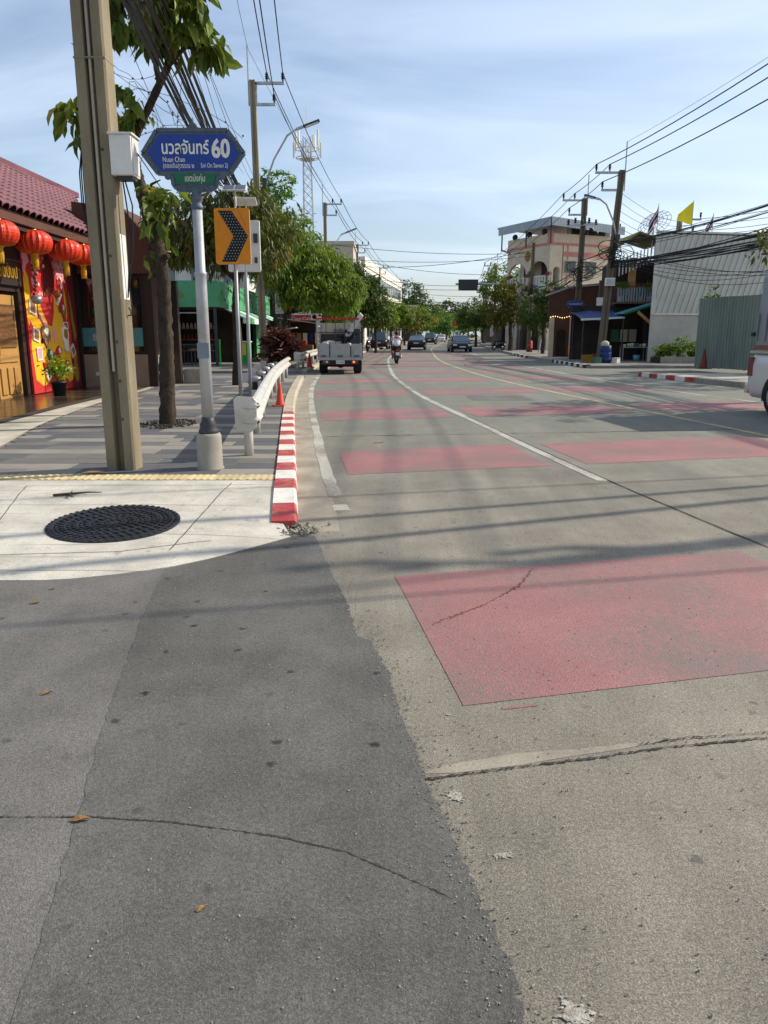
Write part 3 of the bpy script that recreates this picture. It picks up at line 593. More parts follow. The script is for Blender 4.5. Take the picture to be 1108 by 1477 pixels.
while y < 29.5: rkerb(y+.003,min(y+.6,29.5)-.003, M['kred'] if i % 2 == 0 else M['kwhite']); y += .6; i += 1
rkerb(-8, 15, M['kerb'])
y = 15
while y < 25.5: rkerb(y+.004,min(y+2,25.59)-.004, M['concg']); y += 2
y = 36.5; i = 0
while y < 44: rkerb(y+.003,y+.597, M['grv'] if i % 2 == 0 else M['kwhite']); y += .6; i += 1
rkerb(y, 52, M['concg']); y = 52; i = 0
while y < 60: rkerb(y+.003,y+.997, M['grv'] if i % 2 == 0 else M['kwhite']); y += 1.0; i += 1
rkerb(60, 300, M['concg'])
# ------------------------------------------------------------------ corner street furniture
t = thing('manhole_cover', 'round black cast iron manhole cover in the pale concrete corner', 'manhole cover', (-2.165,6.0,apz(-2.165,6.0)+.0015))
t.rotation_euler = (math.atan(.0515),0,0); t.scale = (.92,.92,.8)
MB().lathe([(.56,-.02),(.56,.006),(.545,.012),(.52,.012),(.515,.006),(.001,.006)],48).build('plate', M['iron'], t)
st_ = MB()
for ring,(r_,n_) in enumerate(((.535,52),(.47,44),(.43,40),(.37,36),(.33,32),(.27,26),(.23,22),(.17,18),(.13,12),(.07,8))):
    for k in range(n_):
        a = 2*math.pi*(k+.5*(ring%2))/n_; wv = .03 if ring else .024
        st_.obox((r_*math.cos(a),r_*math.sin(a),.012),(.03,wv,.014),(0,0,a+(.5 if ring%2 else -.5)))
for rr in (.5,.4,.3,.2,.1): MB().lathe([(rr+.012,.004),(rr+.01,.014),(rr-.01,.014),(rr-.012,.004)],40).build('raised_ring', M['iron'], t)
struct(st_.build('tread_stud', M['iron'], t), 'stuff')
t = thing('drain_cover', 'small dark drain ring at the edge of the yellow tactile strip', 'drain cover', (-3.86,7.22,apz(-3.86,7.22)))
MB().lathe([(.16,-.02),(.16,.006),(.14,.008),(.13,.002),(.001,.002)],28).build('rim', M['iron'], t)
c_ = MB()
for k in range(-3,4): c_.box(k*.035-.006,k*.035+.006,-.1,.1,.002,.009)
c_.build('grate', M['iron'], t)
# twig, litter leaves
tw = MB(); z0 = apz(-2.85,6.85); tw.tube([(-3.0,6.83,z0+.012),(-2.86,6.87,z0+.016),(-2.72,6.93,z0+.02),(-2.6,6.94,z0+.018)],[.012,.014,.008,.004],5); tw.tube([(-2.86,6.87,z0+.016),(-2.83,6.78,z0+.02),(-2.78,6.74,z0+.015)],[.01,.008,.003],5); tw.tube([(-2.86,6.87,z0+.016),(-2.87,6.95,z0+.03)],[.01,.003],5)
tag(tw.build('twig', M['barkd']), 'short forked dark twig lying beyond the manhole cover','twig')
def dry(x,y,z,s,rz,label):
    o = MB(); q = random.Random(int(abs(x*100)))
    o.add([(-s,0,0),(-s*.3,s*.32,.012),(s*.5,s*.26,.006),(s,0,.004),(s*.5,-s*.26,.012),(-s*.3,-s*.3,.004),(0,0,.002)],[(0,6,1),(1,6,2),(2,6,3),(3,6,4),(4,6,5),(5,6,0)])
    ob = o.build('dry_leaf', M['dryleaf'], None, fix=False); ob.location = (x,y,z); ob.rotation_euler = (0,0,rz); tag(ob,label,'leaf','dry leaves on the street')
dry(-2.06,4.30,.004,.035,.2,'dry leaf on the grey asphalt just below the pale concrete corner')
dry(-1.49,3.13,.004,.028,.5,'small curled orange leaf on the older asphalt strip')
dry(-.99,2.22,.007,.036,.1,'dry leaf lying on the thin curved asphalt crack')
dry(-.5,1.82,.006,.018,.7,'tiny orange leaf on dark asphalt below the curved crack')
dry(-.08,11.2,.005,.09,.3,'dry leaf on the road between pink bands beside the edge line')
dry(-3.05,7.98,SW+.014,.13,.2,'large dry leaf on the pavers by the foot of the concrete pole')
gr = MB(); q = random.Random(21)
for i in range(1500):
    y = 1.2+5.2*q.random()**1.6; x = q.uniform(-1.2,1.6)*(.35+.2*y); e = interp([(1.4,.33),(2.17,.21),(3.4,.02),(4.3,-.22),(5.9,-.6)], y)
    if q.random() < .5: x = e+q.gauss(0,.05)
    if y > interp(apron_edge,min(x,-.73))-.05 and x < -.6: continue
    s_ = q.uniform(.0015,.0045); gr.obox((x,y,.0036+s_*.3),(s_*1.5,s_*1.2,s_),(q.random()*3,q.random()*3,q.random()*3))
tag(gr.build('road_grit', M['concg'], fix=False), 'loose grit scattered along the asphalt seam', None, None, 'stuff')
# ---- concrete utility pole at the corner
CABLES = []
t = thing('utility_pole', 'big square concrete utility pole with a grooved face at the street corner', 'utility pole', (-2.83,8.3,SW), 0, 'utility poles along the street')
w_,d,H_ = .155,.13,11.9
sec = [(-w_,-d+.02),(-w_+.02,-d),(-.05,-d),(-.035,-d+.1),(.03,-d+.1),(.045,-d),(w_-.02,-d),(w_,-d+.02),(w_,d),(-w_,d)]
MB().loft([[(x*k,y*k,z) for x,y in sec] for z,k in ((-.3,1),(4,.97),(H_,.82))]).build('shaft', M['conc'], t)
MB().tube([(-.002,-.105,1.05),(-.002,-.103,4),(-.003,-.1,8),(-.003,-.096,11)],.0155,8).build('conduit', M['duct'], t)
for z in (4.02,6.1): 
    k = 1-.0075*z
    MB().loft([[(x*1.02*k+(.0),y*1.03*k,zz) for x,y in ((-w_,-d),(w_,-d),(w_,d),(-w_,d))] for zz in (z-.007,z+.007)]).build('strap', M['strapm'], t)
MB().box(.1535,.1575,-.09,.09,1.78,2.42).build('notice_strip', M['white_p'], t)
for z in (.55,.95,1.35,2.2,3.2): MB().lathe([(.012,-.01),(.012,.012),(.001,.012)],8,(.06,-d-.0,z)).build('bolt', M['dkgrey'], t)
MB().tube([(.15,0,1.62),(.19,-.02,1.62),(.20,-.03,1.66),(.18,-.04,1.70)],.008,5).build('hook', M['dkgrey'], t)
lp = MB(); 
for k,(dx,zb) in enumerate(((0,2.35),(.018,2.45),(-.02,2.2))): lp.tube([(-.17,-.02,3.3),(-.2-dx,-.03,3.0),(-.2-dx,-.03,zb+.25),(-.17,-.02,zb)],.007,5)
lp.build('cable_loop', M['cable'], t)
lp = MB(); lp.tube([(.22,0,2.95),(.28,0,2.7),(.26,0,2.3),(.19,0,1.9),(.21,-.02,1.72)],.008,5); lp.tube([(.2,0,2.95),(.24,0,2.5),(.2,0,2.1),(.17,0,1.8)],.008,5); lp.build('cable_loop', M['cable'], t)
for z,l in ((11.5,1.2),(10.7,.9)): MB().bar((-.05,0,z),(l,0,z),.08,.1).build('cross_arm', M['steel'], t)
t2 = thing('meter_box', 'off white metal meter box fixed high on the corner concrete pole', 'meter box', (-2.575,8.28,3.08))
MB().box(-.11,.10,-.15,.10,0,.37).build('case', M['white_p'], t2, bevel=.006)
MB().box(.102,.108,-.12,.08,.02,.35).build('side_lid', M['white_p'], t2, bevel=.002)
MB().prism([(-.12,.37),(.12,.37),(.12,.385),(-.12,.39)],'y',-.165,.11).build('rain_cap', M['white_p'], t2)
MB().box(-.08,.08,-.1,.06,-.03,-.001).build('gland_plate', M['dkgrey'], t2)
# ---- street name sign
t = thing('street_name_sign', 'blue street name sign with number 60 on a grey steel post', 'street sign', (-1.9,8.32,SW))
MB().lathe([(.15,-.02),(.15,.01),(.138,.02),(.133,.36),(.12,.385),(.07,.39)],24).build('concrete_foot', M['concg'], t, True)
MB().lathe([(.105,.385),(.105,.42),(.085,.45),(.095,.475),(.068,.52),(.066,.56)],20).build('base_flange', M['dkgrey'], t, True)
MB().lathe([(.064,.54),(.060,1.9),(.058,2.02),(.064,2.03),(.064,2.05),(.053,2.06),(.05,2.7)],18).build('post', M['silver'], t, True)
MB().lathe([(.05,2.66),(.062,2.67),(.062,2.7),(.05,2.71),(.05,2.74),(.058,2.75),(.058,2.78),(.048,2.79),(.048,2.86),(.02,2.9)],16).build('collar', M['frame'], t, True)
MB().box(-.062,.062,-.0635,-.058,1.18,1.34).build('sticker', mat('sticker_residue',(120,128,138),.8), t)
zc = 3.19
hexo = [(-.515,zc),(-.36,zc+.215),(.345,zc+.215),(.505,zc),(.36,zc-.19),(.24,zc-.20),(.215,zc-.31),(.17,zc-.345),(-.17,zc-.345),(-.215,zc-.31),(-.24,zc-.20),(-.37,zc-.19)]
MB().prism(hexo,'y',-.022,.022).build('frame', M['frame'], t, bevel=.006)
def ring(poly, wd, y0, y1):
    """raised rim running round a board's outline"""
    b = MB(); n_ = len(poly)
    for i in range(n_):
        a, c = poly[i], poly[(i+1)%n_]; b.bar((a[0],(y0+y1)/2,a[1]),(c[0],(y0+y1)/2,c[1]),abs(y1-y0),wd)
    return b
ring(hexo, .035, -.034, -.018).build('rim', M['frame'], t)
MB().prism([(-.465,zc),(-.34,zc+.175),(.325,zc+.175),(.455,zc),(.335,zc-.16),(-.345,zc-.16)],'y',-.027,-.023).build('blue_panel', M['blue'], t)
MB().prism([(-.215,zc-.19),(.215,zc-.19),(.19,zc-.285),(-.19,zc-.285)],'y',-.030,-.023).build('green_panel', M['greens'], t)
text('name_lettering','นวลจันทร์',.165,M['slet'],t,(-.085,-.028,zc+.045),width=.47,bold=.003)
text('number_lettering','60',.235,M['slet'],t,(.27,-.028,zc+.035),width=.185,bold=.008)
text('latin_lettering','Nuan Chan',.07,M['slet'],t,(-.315,-.028,zc-.06),align='LEFT',width=.22)
text('small_lettering','(ซอยอันสุวรรณ ๒',.062,M['slet'],t,(-.315,-.028,zc-.118),align='LEFT',width=.31)
text('small_lettering','Soi On Sawan 2)',.06,M['slet'],t,(.065,-.028,zc-.115),align='LEFT',width=.27)
text('district_lettering','เขตบึงกุ่ม',.085,M['slet'],t,(0,-.031,zc-.238),width=.2)
fi = MB(); fi.prism([(-.11,zc+.21),(-.09,zc+.235),(-.05,zc+.24),(-.035,zc+.27),(-.012,zc+.285),(0,zc+.34),(.012,zc+.285),(.035,zc+.27),(.05,zc+.24),(.09,zc+.235),(.11,zc+.21)],'y',-.025,.025)
for sx_ in (-1,1): fi.prism([(sx_*.16,zc+.214),(sx_*.2,zc+.236),(sx_*.24,zc+.228),(sx_*.27,zc+.214)],'y',-.02,.02)
fi.build('finial', M['frame'], t, bevel=.004)
sc_ = MB()
for sx_ in (-1,1):
    for k in range(3): sc_.ball((sx_*(.06+.05*k),-.03,zc-.345+.012*k),(.03,.014,.026),8,6)
    sc_.ball((sx_*.42,-.03,zc+.12),(.02,.012,.03),8,6); sc_.ball((sx_*.42,-.03,zc-.11),(.02,.012,.03),8,6)
    sc_.ball((sx_*.27,-.028,zc-.22),(.035,.012,.03),8,6)
sc_.ball((0,-.03,zc-.35),(.05,.02,.035),8,6)
struct(sc_.build('scrollwork', M['frame'], t, True), 'stuff')
# ---- chevron alignment signs with solar panels
def chevron(name, label, loc, front):
    t = thing(name, label, 'road sign', loc)
    MB().tube([(.02,0,0),(.02,0,3.0)],.034,10).build('post', M['silver'], t, True)
    z0,z1,hw = 2.62,3.54,.305
    pl = [(-hw+.03,z0),(hw-.03,z0),(hw-.01,z0+.01),(hw,z0+.03),(hw,z1-.03),(hw-.01,z1-.01),(hw-.03,z1),(-hw+.03,z1),(-hw+.01,z1-.01),(-hw,z1-.03),(-hw,z0+.03),(-hw+.01,z0+.01)]
    if front:
        MB().prism(pl,'y',-.06,-.036).build('board', M['orange'], t)
        MB().prism([(p[0]*.97,p[1]) for p in pl],'y',-.035,.03).build('back_box', M['white_p'], t)
        zc = (z0+z1)/2
        ch = [(-.235,z1-.045),(.02,z1-.045),(.265,zc+.005),(.03,z0+.04),(-.215,z0+.04),(-.02,zc+.0)]
        ch = [(-.235,z1-.045),(.0,z1-.045),(.27,zc),(.05,z0+.04),(-.2,z0+.04),(.02,zc)]
        MB().prism(ch,'y',-.066,-.061).build('chevron', M['black'], t)
        led = MB()
        for half in (1,-1):
            for r_ in range(9):
                for c in range(5):
                    f = r_/8.5; xl = (.02+(-.235-.02)*f) if half > 0 else (.02+(-.2-.02)*f); xr = (.27+(.0-.27)*f) if half > 0 else (.27+(.05-.27)*f)
                    zz_ = zc + half*(.0 + f*.40)
                    if r_ == 0 and half < 0: continue
                    led.lathe([(.0075,-.004),(.006,.004),(.001,.004)],6,(0,0,0)); 
                    o = 14*0
                    n0 = len(led.v)-18
                    for i in range(n0,len(led.v)):
                        vx,vy,vz = led.v[i]; led.v[i] = (vx+xl+(xr-xl)*(c+.5)/5, -.067-vz, vy+zz_)
        struct(led.build('led_stud', M['led'], t), 'stuff')
    else:
        MB().prism(pl,'y',-.03,.03).build('board', M['white_p'], t, bevel=.006)
        MB().box(.19,.27,-.075,-.031,3.14,3.30).build('battery_box', M['dkgrey'], t); MB().box(.2,.25,-.06,-.031,2.78,2.88).build('clamp', M['dkgrey'], t)
    MB().tube([(.06,.02,3.5),(.06,.02,3.83)],.018,8).build('panel_stem', M['white_p'], t, True)
    p = MB().obox((.06,.0,3.87),(.40,.30,.03),(R(24 if front else -16),0,R(4))).build('solar_frame', M['white_p'], t)
    rx = R(24 if front else -16)
    for sx_ in (-.095,.095):
        c = Vector((.06,0,3.87)) + Matrix.Rotation(R(4),3,'Z') @ (Matrix.Rotation(rx,3,'X') @ Vector((sx_,0,.017)))
        MB().obox(c,(.175,.26,.006),(rx,0,R(4))).build('solar_cell', M['solar'], t)
    return t
chevron('chevron_sign', 'orange warning sign with a black studded chevron and solar panel on top', (-2.62,14.1,SW), True)
chevron('chevron_sign', 'white back board of a second solar sign just behind the orange chevron', (-2.62,15.15,SW-.05), False)
# ---- guard rails
def guard(label, y0, y1, off, n_posts, t=KR):
    g = thing('guard_rail', label, 'guard rail', (X(t,y0)+off,y0,SW), 0, 'guard rails along the kerb')
    ox,oy = X(t,y0)+off, y0
    prof = [(0,-.155),(.025,-.15),(.085,-.115),(.09,-.075),(.03,-.03),(.012,0),(.03,.03),(.09,.075),(.085,.115),(.025,.15),(0,.155)]
    N = int((y1-y0)/.8)+2; path = [(X(t,y0+(y1-y0)*i/(N-1))+off-ox, (y1-y0)*i/(N-1)) for i in range(N)]
    zc = .53; rings = []
    for (x,y) in path:
        rings.append([(x+u,y,zc+v) for u,v in prof]+[(x+u-.012,y,zc+v) for u,v in prof[::-1]])
    MB().loft(rings).build('beam', M['rail'], g, False)
    k = .165
    pl = [(-.20,zc-.12),(-.18,zc-.2),(-.02,zc-.22),(.05,zc-.16),(.06,zc+.13),(.02,zc+.19),(-.17,zc+.2),(-.21,zc+.16)]
    MB().prism(pl,'y',-.03,-.012).build('end_plate', M['rail'], g, bevel=.004)
    lens = MB()
    for v in (-.085,.085): lens.loft([[(.01+dx,yy_,zc+v+dz) for dx,dz in ((-.15*s_,-.02*s_),(-.05*s_,.03*s_),(.04*s_,.045*s_),(.085*s_,.01*s_),(.04*s_,-.03*s_),(-.05*s_,-.04*s_))] for yy_,s_ in ((-.055,.6),(-.045,.85),(.15,.85),(.5,.5))])
    lens.build('end_shoe', M['rail'], g)
    for i in range(n_posts):
        y = .25+(y1-y0-.5)*i/(n_posts-1); x = X(t,y0+y)+off-ox-.07
        MB().tube([(x,y,-.1),(x,y,zc+.1)],.056,12).build('post', M['rail'], g, True)
        MB().box(x-.03,x+.07,y-.05,y+.05,zc-.09,zc+.09).build('spacer', M['steel'], g)
        if i: MB().lathe([(.009,-.02),(.009,.012),(.001,.016)],8,(x+.08,y,zc)).build('bolt', M['steel'], g)
    return g
guard('long galvanised guard rail beside the red and white kerb', 9.0, 26.6, -.50, 9)
guard('short guard rail section beside the parked white truck', 32.0, 42, -.36, 5)
# ---- bollards with round reflectors
for i,(x,y,s_,lb) in enumerate(((-2.72,16.6,1.0,'stout dark bollard with a steel cap next to the chevron posts'),(-2.98,19.0,.98,'second dark bollard behind the long guard rail'),(-3.26,21.6,1,'third dark bollard behind the long guard rail'),(-3.5,24.2,1,'last dark bollard by the far end of the long guard rail'))):
    t = thing('bollard', lb, 'bollard', (x,y,SW), 0, 'bollards behind the guard rail')
    MB().lathe([(.1,0),(.1,.42),(.085,.44)],16).build('post', M['dkgrey'], t, True)
    MB().lathe([(.112,.44),(.118,.47),(.118,.51),(.105,.54),(.04,.56),(.005,.565)],18).build('cap', M['steel'], t, True)
    MB().lathe([(.062,.08),(.062,.09),(.054,.095),(.054,.4),(.048,.42)],8,(.0,-.09,0)).build('sleeve', M['black'], t, True)
    r = MB(); r.prism([(.105*math.cos(a*.3927)-.24,.105*math.sin(a*.3927)+.53) for a in range(16)],'y',-.012,.0); r.build('reflector', mat('clear_reflector',(206,196,192),.3) if 'clear_reflector' not in bpy.data.materials else bpy.data.materials['clear_reflector'], t)
    MB().bar((-.22,-.004,.5),(-.09,-.004,.3),.012,.02).build('reflector_bracket', M['dkgrey'], t)
# ---- cones
def cone(label, x, y, z, m='coneo', s=1.0):
    t = thing('traffic_cone', label, 'traffic cone', (x,y,z), .3, 'traffic cones'); t.scale = (s,s,s)
    MB().box(-.19,.19,-.19,.19,0,.03).build('base', M['rubber'] if m == 'rust' else M[m], t, bevel=.006)
    MB().lathe([(.135,.03),(.12,.06),(.035,.62),(.03,.66),(.001,.665)],18).build('body', M[m], t, True)
    MB().lathe([(.096,.20),(.0755,.30)],18).build('band', M['mpink'], t, True)
cone('orange traffic cone between the guard rail and the kerb', -2.12,15.8,SW,'coneo',.72)
cone('orange traffic cone beside the white truck wheel', -3.25,34.2,SW,'coneo',.95)
cone('faded brown traffic cone standing against the green metal fence', 13.55,33.2,SW,'rust',1.25)
# ------------------------------------------------------------------ trees and plants
def leaves(clusters, n, size, m, droop=.5, seed=1, wide=.36, shell=.55, curl=.12, jitter=1.0, simple=False):
    """n bent leaves spread through the clusters [(centre, radii)]; returns a builder"""
    q = random.Random(seed); b = MB(); V, Fc = b.v, b.f
    vol = [c[1][0]*c[1][1]*c[1][2] for c in clusters]; tot = sum(v**.75 for v in vol)
    for (c,r),v in zip(clusters,vol):
        k = int(n * v**.75/tot)
        # sub-clumps break the outline up and leave gaps
        nc = max(3,int(k/26)); clumps = []
        for _ in range(nc):
            while True:
                d = Vector((q.gauss(0,1),q.gauss(0,1),q.gauss(0,1)))
                if d.length > .1: break
            d.normalize(); rr = shell+(1.08-shell)*q.random()**.6
            clumps.append((Vector((d.x*r[0],d.y*r[1],d.z*r[2]))*rr, .22+.22*q.random()))
        for _ in range(k):
            cc,cr = q.choice(clumps); rm = min(r)
            p = Vector(c)+cc+Vector((q.gauss(0,1),q.gauss(0,1),q.gauss(0,.8)))*(cr*max(.25,rm*.62)*jitter)
            a = q.uniform(0,6.2832); out = Vector((math.cos(a),math.sin(a),0))*(1-abs(droop))+Vector((0,0,-droop))+Vector((q.gauss(0,.3),q.gauss(0,.3),q.gauss(0,.3)))+ cc.normalized()*.35
            out.normalize(); s_ = out.cross(Vector((0,0,1)))
            if s_.length < .05: s_ = Vector((1,0,0))
            s_.normalize(); nn = s_.cross(out); tw = q.gauss(0,.7); s_ = s_*math.cos(tw)+nn*math.sin(tw); nn = s_.cross(out)
            L_ = size*q.uniform(.5,1.4); W = L_*wide*.5; o = len(V)
            if simple:
                V += [tuple(p), tuple(p+out*L_*.45+s_*W), tuple(p+out*L_-nn*L_*curl), tuple(p+out*L_*.45-s_*W)]
                Fc += [(o,o+1,o+2),(o,o+2,o+3)]
            else:
                m1 = p+out*L_*.35; m2 = p+out*L_*.72-nn*L_*curl*.6; tip = p+out*L_-nn*L_*curl*1.8; lift = nn*W*.45
                V += [tuple(p), tuple(m1+s_*W+lift), tuple(m1), tuple(m1-s_*W+lift), tuple(m2+s_*W*.8+lift*.6), tuple(m2), tuple(m2-s_*W*.8+lift*.6), tuple(tip)]
                Fc += [(o,o+1,o+2),(o,o+2,o+3),(o+1,o+4,o+5,o+2),(o+2,o+5,o+6,o+3),(o+4,o+7,o+5),(o+5,o+7,o+6)]
            b.m += [0]*(2 if simple else 6)
    return b
def knobby(pts, rs, n=10, amp=.12, seed=1, sub=6):
    q = random.Random(seed); P = []; Rr = []
    for i in range(len(pts)-1):
        for k in range(sub):
            t = k/sub; P.append(Vector(pts[i]).lerp(Vector(pts[i+1]),t)); Rr.append((rs[i]+(rs[i+1]-rs[i])*t)*(1+q.uniform(-amp,amp)))
    P.append(Vector(pts[-1])); Rr.append(rs[-1])
    b = MB().tube(P, Rr, n)
    for i in range(len(b.v)):
        x,y,z = b.v[i]; k = .012 if n > 14 else amp*.16*max(rs); b.v[i] = (x+q.uniform(-k,k),y+q.uniform(-k,k),z)
    return b
def tree(name, label, x, y, h, clusters, n, size, m, seed=1, tr=.13, group=None, droop=.5, z=SW, wide=.36, lean=(0,0), trunk_h=None, bark='barkd', simple=True, shell=.55, jitter=1.0):
    t = thing(name, label, 'tree', (x,y,z), 0, group); th = trunk_h or h*.45
    top = (lean[0],lean[1],th)
    knobby([(0,0,-.1),(lean[0]*.3+.04,lean[1]*.3,th*.4),(lean[0]*.7-.03,lean[1]*.7,th*.75),top],[tr*1.2,tr,tr*.9,tr*.75],9,.1,seed).build('trunk', M[bark], t, True, fix=False)
    for i,(c,r) in enumerate(clusters[:9]):
        c = Vector(c); mid = Vector(top).lerp(c,.5)+Vector((0,0,.15)); knobby([top,mid,c],[tr*.6,tr*.38,tr*.15],6,.1,seed+i,3).build('branch', M[bark], t, True, fix=False)
    leaves(clusters, n, size, M[m], droop, seed, wide, shell, simple=simple, jitter=jitter).build('crown', M[m], t, fix=False)
    return t
# the gnarled tree at the near end of the pavement (big drooping leaves)
bx,by = -3.51,12.55
t = thing('street_tree', 'gnarled street tree with big drooping leaves nearest the blue street sign', 'tree', (bx,by,SW), 0, 'street trees')
def W(p, dy=0): return (p[0]-bx, dy, p[1]-SW)
knobby([W((-3.53,.02)),W((-3.47,1.36)),W((-3.45,2.42)),W((-3.52,2.99)),W((-3.67,3.54)),W((-3.79,4.09)),W((-3.84,4.36))],[.14,.105,.1,.108,.095,.082,.085],18,.085,3,16).build('trunk', M['bark'], t, True, fix=False)
for i,(ps,rs) in enumerate((
  ([W((-3.84,4.33)),W((-3.99,4.64),.1),W((-4.12,4.84),.15),W((-4.45,4.98),.2),W((-4.8,4.75),.1)],[.1,.085,.06,.03,.015]),
  ([W((-3.82,4.36)),W((-3.56,4.72),-.05),W((-3.3,5.14),-.1),W((-3.2,5.38)),W((-3.09,5.93)),W((-3.1,6.4))],[.085,.06,.058,.055,.045,.03]),
  ([W((-3.3,5.14),-.1),W((-3.42,5.6),.1),W((-3.7,6.1),.2)],[.05,.035,.02]),
  ([W((-3.2,5.4)),W((-2.9,5.62),-.1),W((-2.6,5.55),-.2)],[.04,.025,.012]),
  ([W((-3.52,2.99)),W((-3.3,3.25),-.1),W((-3.2,3.6),-.1)],[.05,.03,.015]),
  ([W((-3.66,3.5)),W((-3.5,3.75),-.15),W((-3.35,3.8),-.2)],[.04,.02,.01]),
  ([W((-3.48,2.7)),W((-3.33,2.72),-.1)],[.05,.045]),
  ([W((-3.84,4.36)),W((-3.78,4.62),-.1),W((-3.72,4.85),-.15)],[.07,.05,.02]))):
    knobby(ps, rs, 8, .12, i+5, 4).build('branch', M['bark'], t, True, fix=False)
MB().lathe([(.05,-.01),(.045,.012),(.001,.012)],10).build('pruned_stub', M['woodl'], t).location = W((-3.31,2.78),-.17)
cl = [(W((-3.55,6.35),0),(.55,.6,.35)),(W((-3.0,6.2),-.2),(.5,.5,.45)),(W((-2.75,5.85),-.2),(.3,.4,.35)),(W((-3.15,5.85),-.1),(.4,.4,.22)),(W((-2.62,5.5),-.2),(.2,.3,.22)),(W((-3.9,6.1),.2),(.3,.4,.3)),(W((-3.3,6.9),0),(.9,.9,.5))]
cr = leaves(cl, 1350, .28, M['lf_big'], .72, 5, .42, .3)
for c,r,k,sd in (((-4.62,4.92),(.34,.3,.16),64,1),((-4.55,4.55),(.26,.3,.18),54,2),((-4.2,5.1),(.15,.2,.12),10,3),((-3.95,4.95),(.16,.2,.16),34,7),((-3.76,4.75),(.14,.2,.16),34,4),((-3.5,3.55),(.22,.25,.2),26,8),((-3.25,3.5),(.2,.25,.3),34,9),((-3.5,3.05),(.2,.3,.25),22,10),((-3.65,2.85),(.15,.2,.2),10,11)):
    cc = leaves([(W(c,-.05),r)], k, .27, None, .62, sd+20, .42, .3); o = len(cr.v); cr.v += cc.v; cr.f += [tuple(i+o for i in f) for f in cc.f]; cr.m += cc.m
cr.build('crown', M['lf_big'], t, fix=False)
def vines(label, pts, n, m, par=None, spread=.5, down=.8, seed=1):
    q = random.Random(seed); b = MB()
    for i in range(n):
        a = Vector(pts[q.randrange(len(pts))]); p = [a]; d = Vector((q.gauss(0,.5),q.gauss(0,.3),q.gauss(-.3,.4)))
        for k in range(6): d += Vector((q.gauss(0,.35),q.gauss(0,.2),q.gauss(-.1,.3))); p.append(p[-1]+d*.13*spread*2)
        b.tube(p, .0045, 3)
        for pp in p[2:]:
            if q.random() < .5: b.ball(pp+Vector((q.gauss(0,.02),0,q.gauss(0,.02))),.016,5,4)
    return b.build('bare_twig', M['barkd'], par, fix=False)
vines('', [W((-3.7,5.2)),W((-3.45,5.0),-.2),W((-4.3,5.6),.3),W((-3.3,4.6)),W((-4.5,5.75),.3),W((-3.0,5.2))], 22, None, t, .55, seed=4)
gp = MB(); q = random.Random(2)
for i in range(260):
    a = q.random()*6.28; r_ = .42*q.random()**.5; s_ = q.uniform(.015,.035); gp.obox((-3.51+r_*math.cos(a)*1.1,12.55+r_*math.sin(a)*1.6,SW+.01),(s_,s_*.8,s_*.7),(q.random()*3,q.random()*3,q.random()*3))
tag(gp.build('tree_pit_gravel', M['grv'], fix=False), 'dark gravel ring round the foot of the gnarled tree', None, None, 'stuff')
G = 'street trees'
tree('street_tree','tree with long drooping olive leaves behind the chevron sign',-4.25,22.5,5,[((-.9,-.6,4.1),(1.0,1.0,.75)),((.3,-.3,4.6),(1.0,1.0,.7)),((-.3,.5,4.1),(1.5,1.2,.8)),((-1.3,0,3.9),(.6,.7,.6)),((.8,.3,3.8),(.7,.9,.7)),((0,-.9,4.0),(.8,.5,.5)),((-.2,0,5.0),(1.1,1.0,.4)),((1.2,.6,4.3),(.6,.8,.6))],7600,.24,'lf_dark',21,.13,G,.78,wide=.26,lean=(.1,.1),trunk_h=2.9,bark='bark')
tree('street_tree','tall bright green tree beside the second concrete pole',-6.15,45,10,[((.2,0,9.4),(1.1,1.2,.7)),((-.8,0,8.0),(1.3,1.4,1.0)),((.6,0,7.0),(1.4,1.4,1.1)),((-.9,0,6.2),(1.5,1.5,1.1)),((1.0,-.3,5.6),(1.1,1.2,.9)),((.1,0,8.9),(.8,.8,.5)),((-.2,0,5.0),(1.6,1.5,.8)),((1.5,0,7.3),(.4,.5,.3)),((0,0,6.2),(1.5,1.3,1.6))],11000,.25,'lf_lite',22,.16,G,.2,trunk_h=4.2,wide=.4)
tree('street_tree','bushy yellow green tree above the red drink sign',-4.9,38,6,[((.7,-.5,5.1),(1.3,1.3,.85)),((1.9,-.3,4.1),(1.2,1.3,.9)),((.2,-.8,4.0),(1.2,1.2,.9)),((2.6,0,3.3),(.9,1.1,.8)),((1.2,-.9,3.3),(1.1,.9,.7)),((-.6,0,4.9),(.9,1.1,.8)),((1.6,.5,5.0),(1.0,1.0,.6)),((3.0,.3,2.6),(.5,.8,.6)),((1.0,-.6,4.2),(1.5,1.0,1.2)),((2.2,.2,4.6),(.9,1,.8)),((2.9,0,3.6),(.9,1,.9)),((.1,0,6.1),(.6,.6,.45)),((1.5,0,5.7),(.45,.5,.4)),((-.9,0,5.9),(.6,.7,.5)),((2.7,0,4.9),(.4,.5,.35)),((3.4,0,3.9),(.4,.5,.4)),((.8,.2,6.3),(.3,.4,.3))],15000,.25,'lf_mid',23,.15,G,.62,wide=.3,trunk_h=2.4,lean=(.2,0))
tree('street_tree','dense dark tree standing beyond the white truck',-1.9,54,6,[((.2,0,4.7),(1.2,1.3,.8)),((1.0,0,3.8),(1.1,1.2,.9)),((-.6,0,3.7),(1.1,1.2,.9)),((1.5,.3,2.9),(.8,1,.7)),((.3,-.5,3.0),(1.0,.9,.7)),((-.9,.5,4.6),(.9,1,.7)),((-.6,.4,5.4),(1.2,1,.8)),((-1.6,.6,4.4),(1.0,1,1.0))],11000,.27,'lf_deep',24,.14,G,.5,trunk_h=2.2,lean=(.1,0))
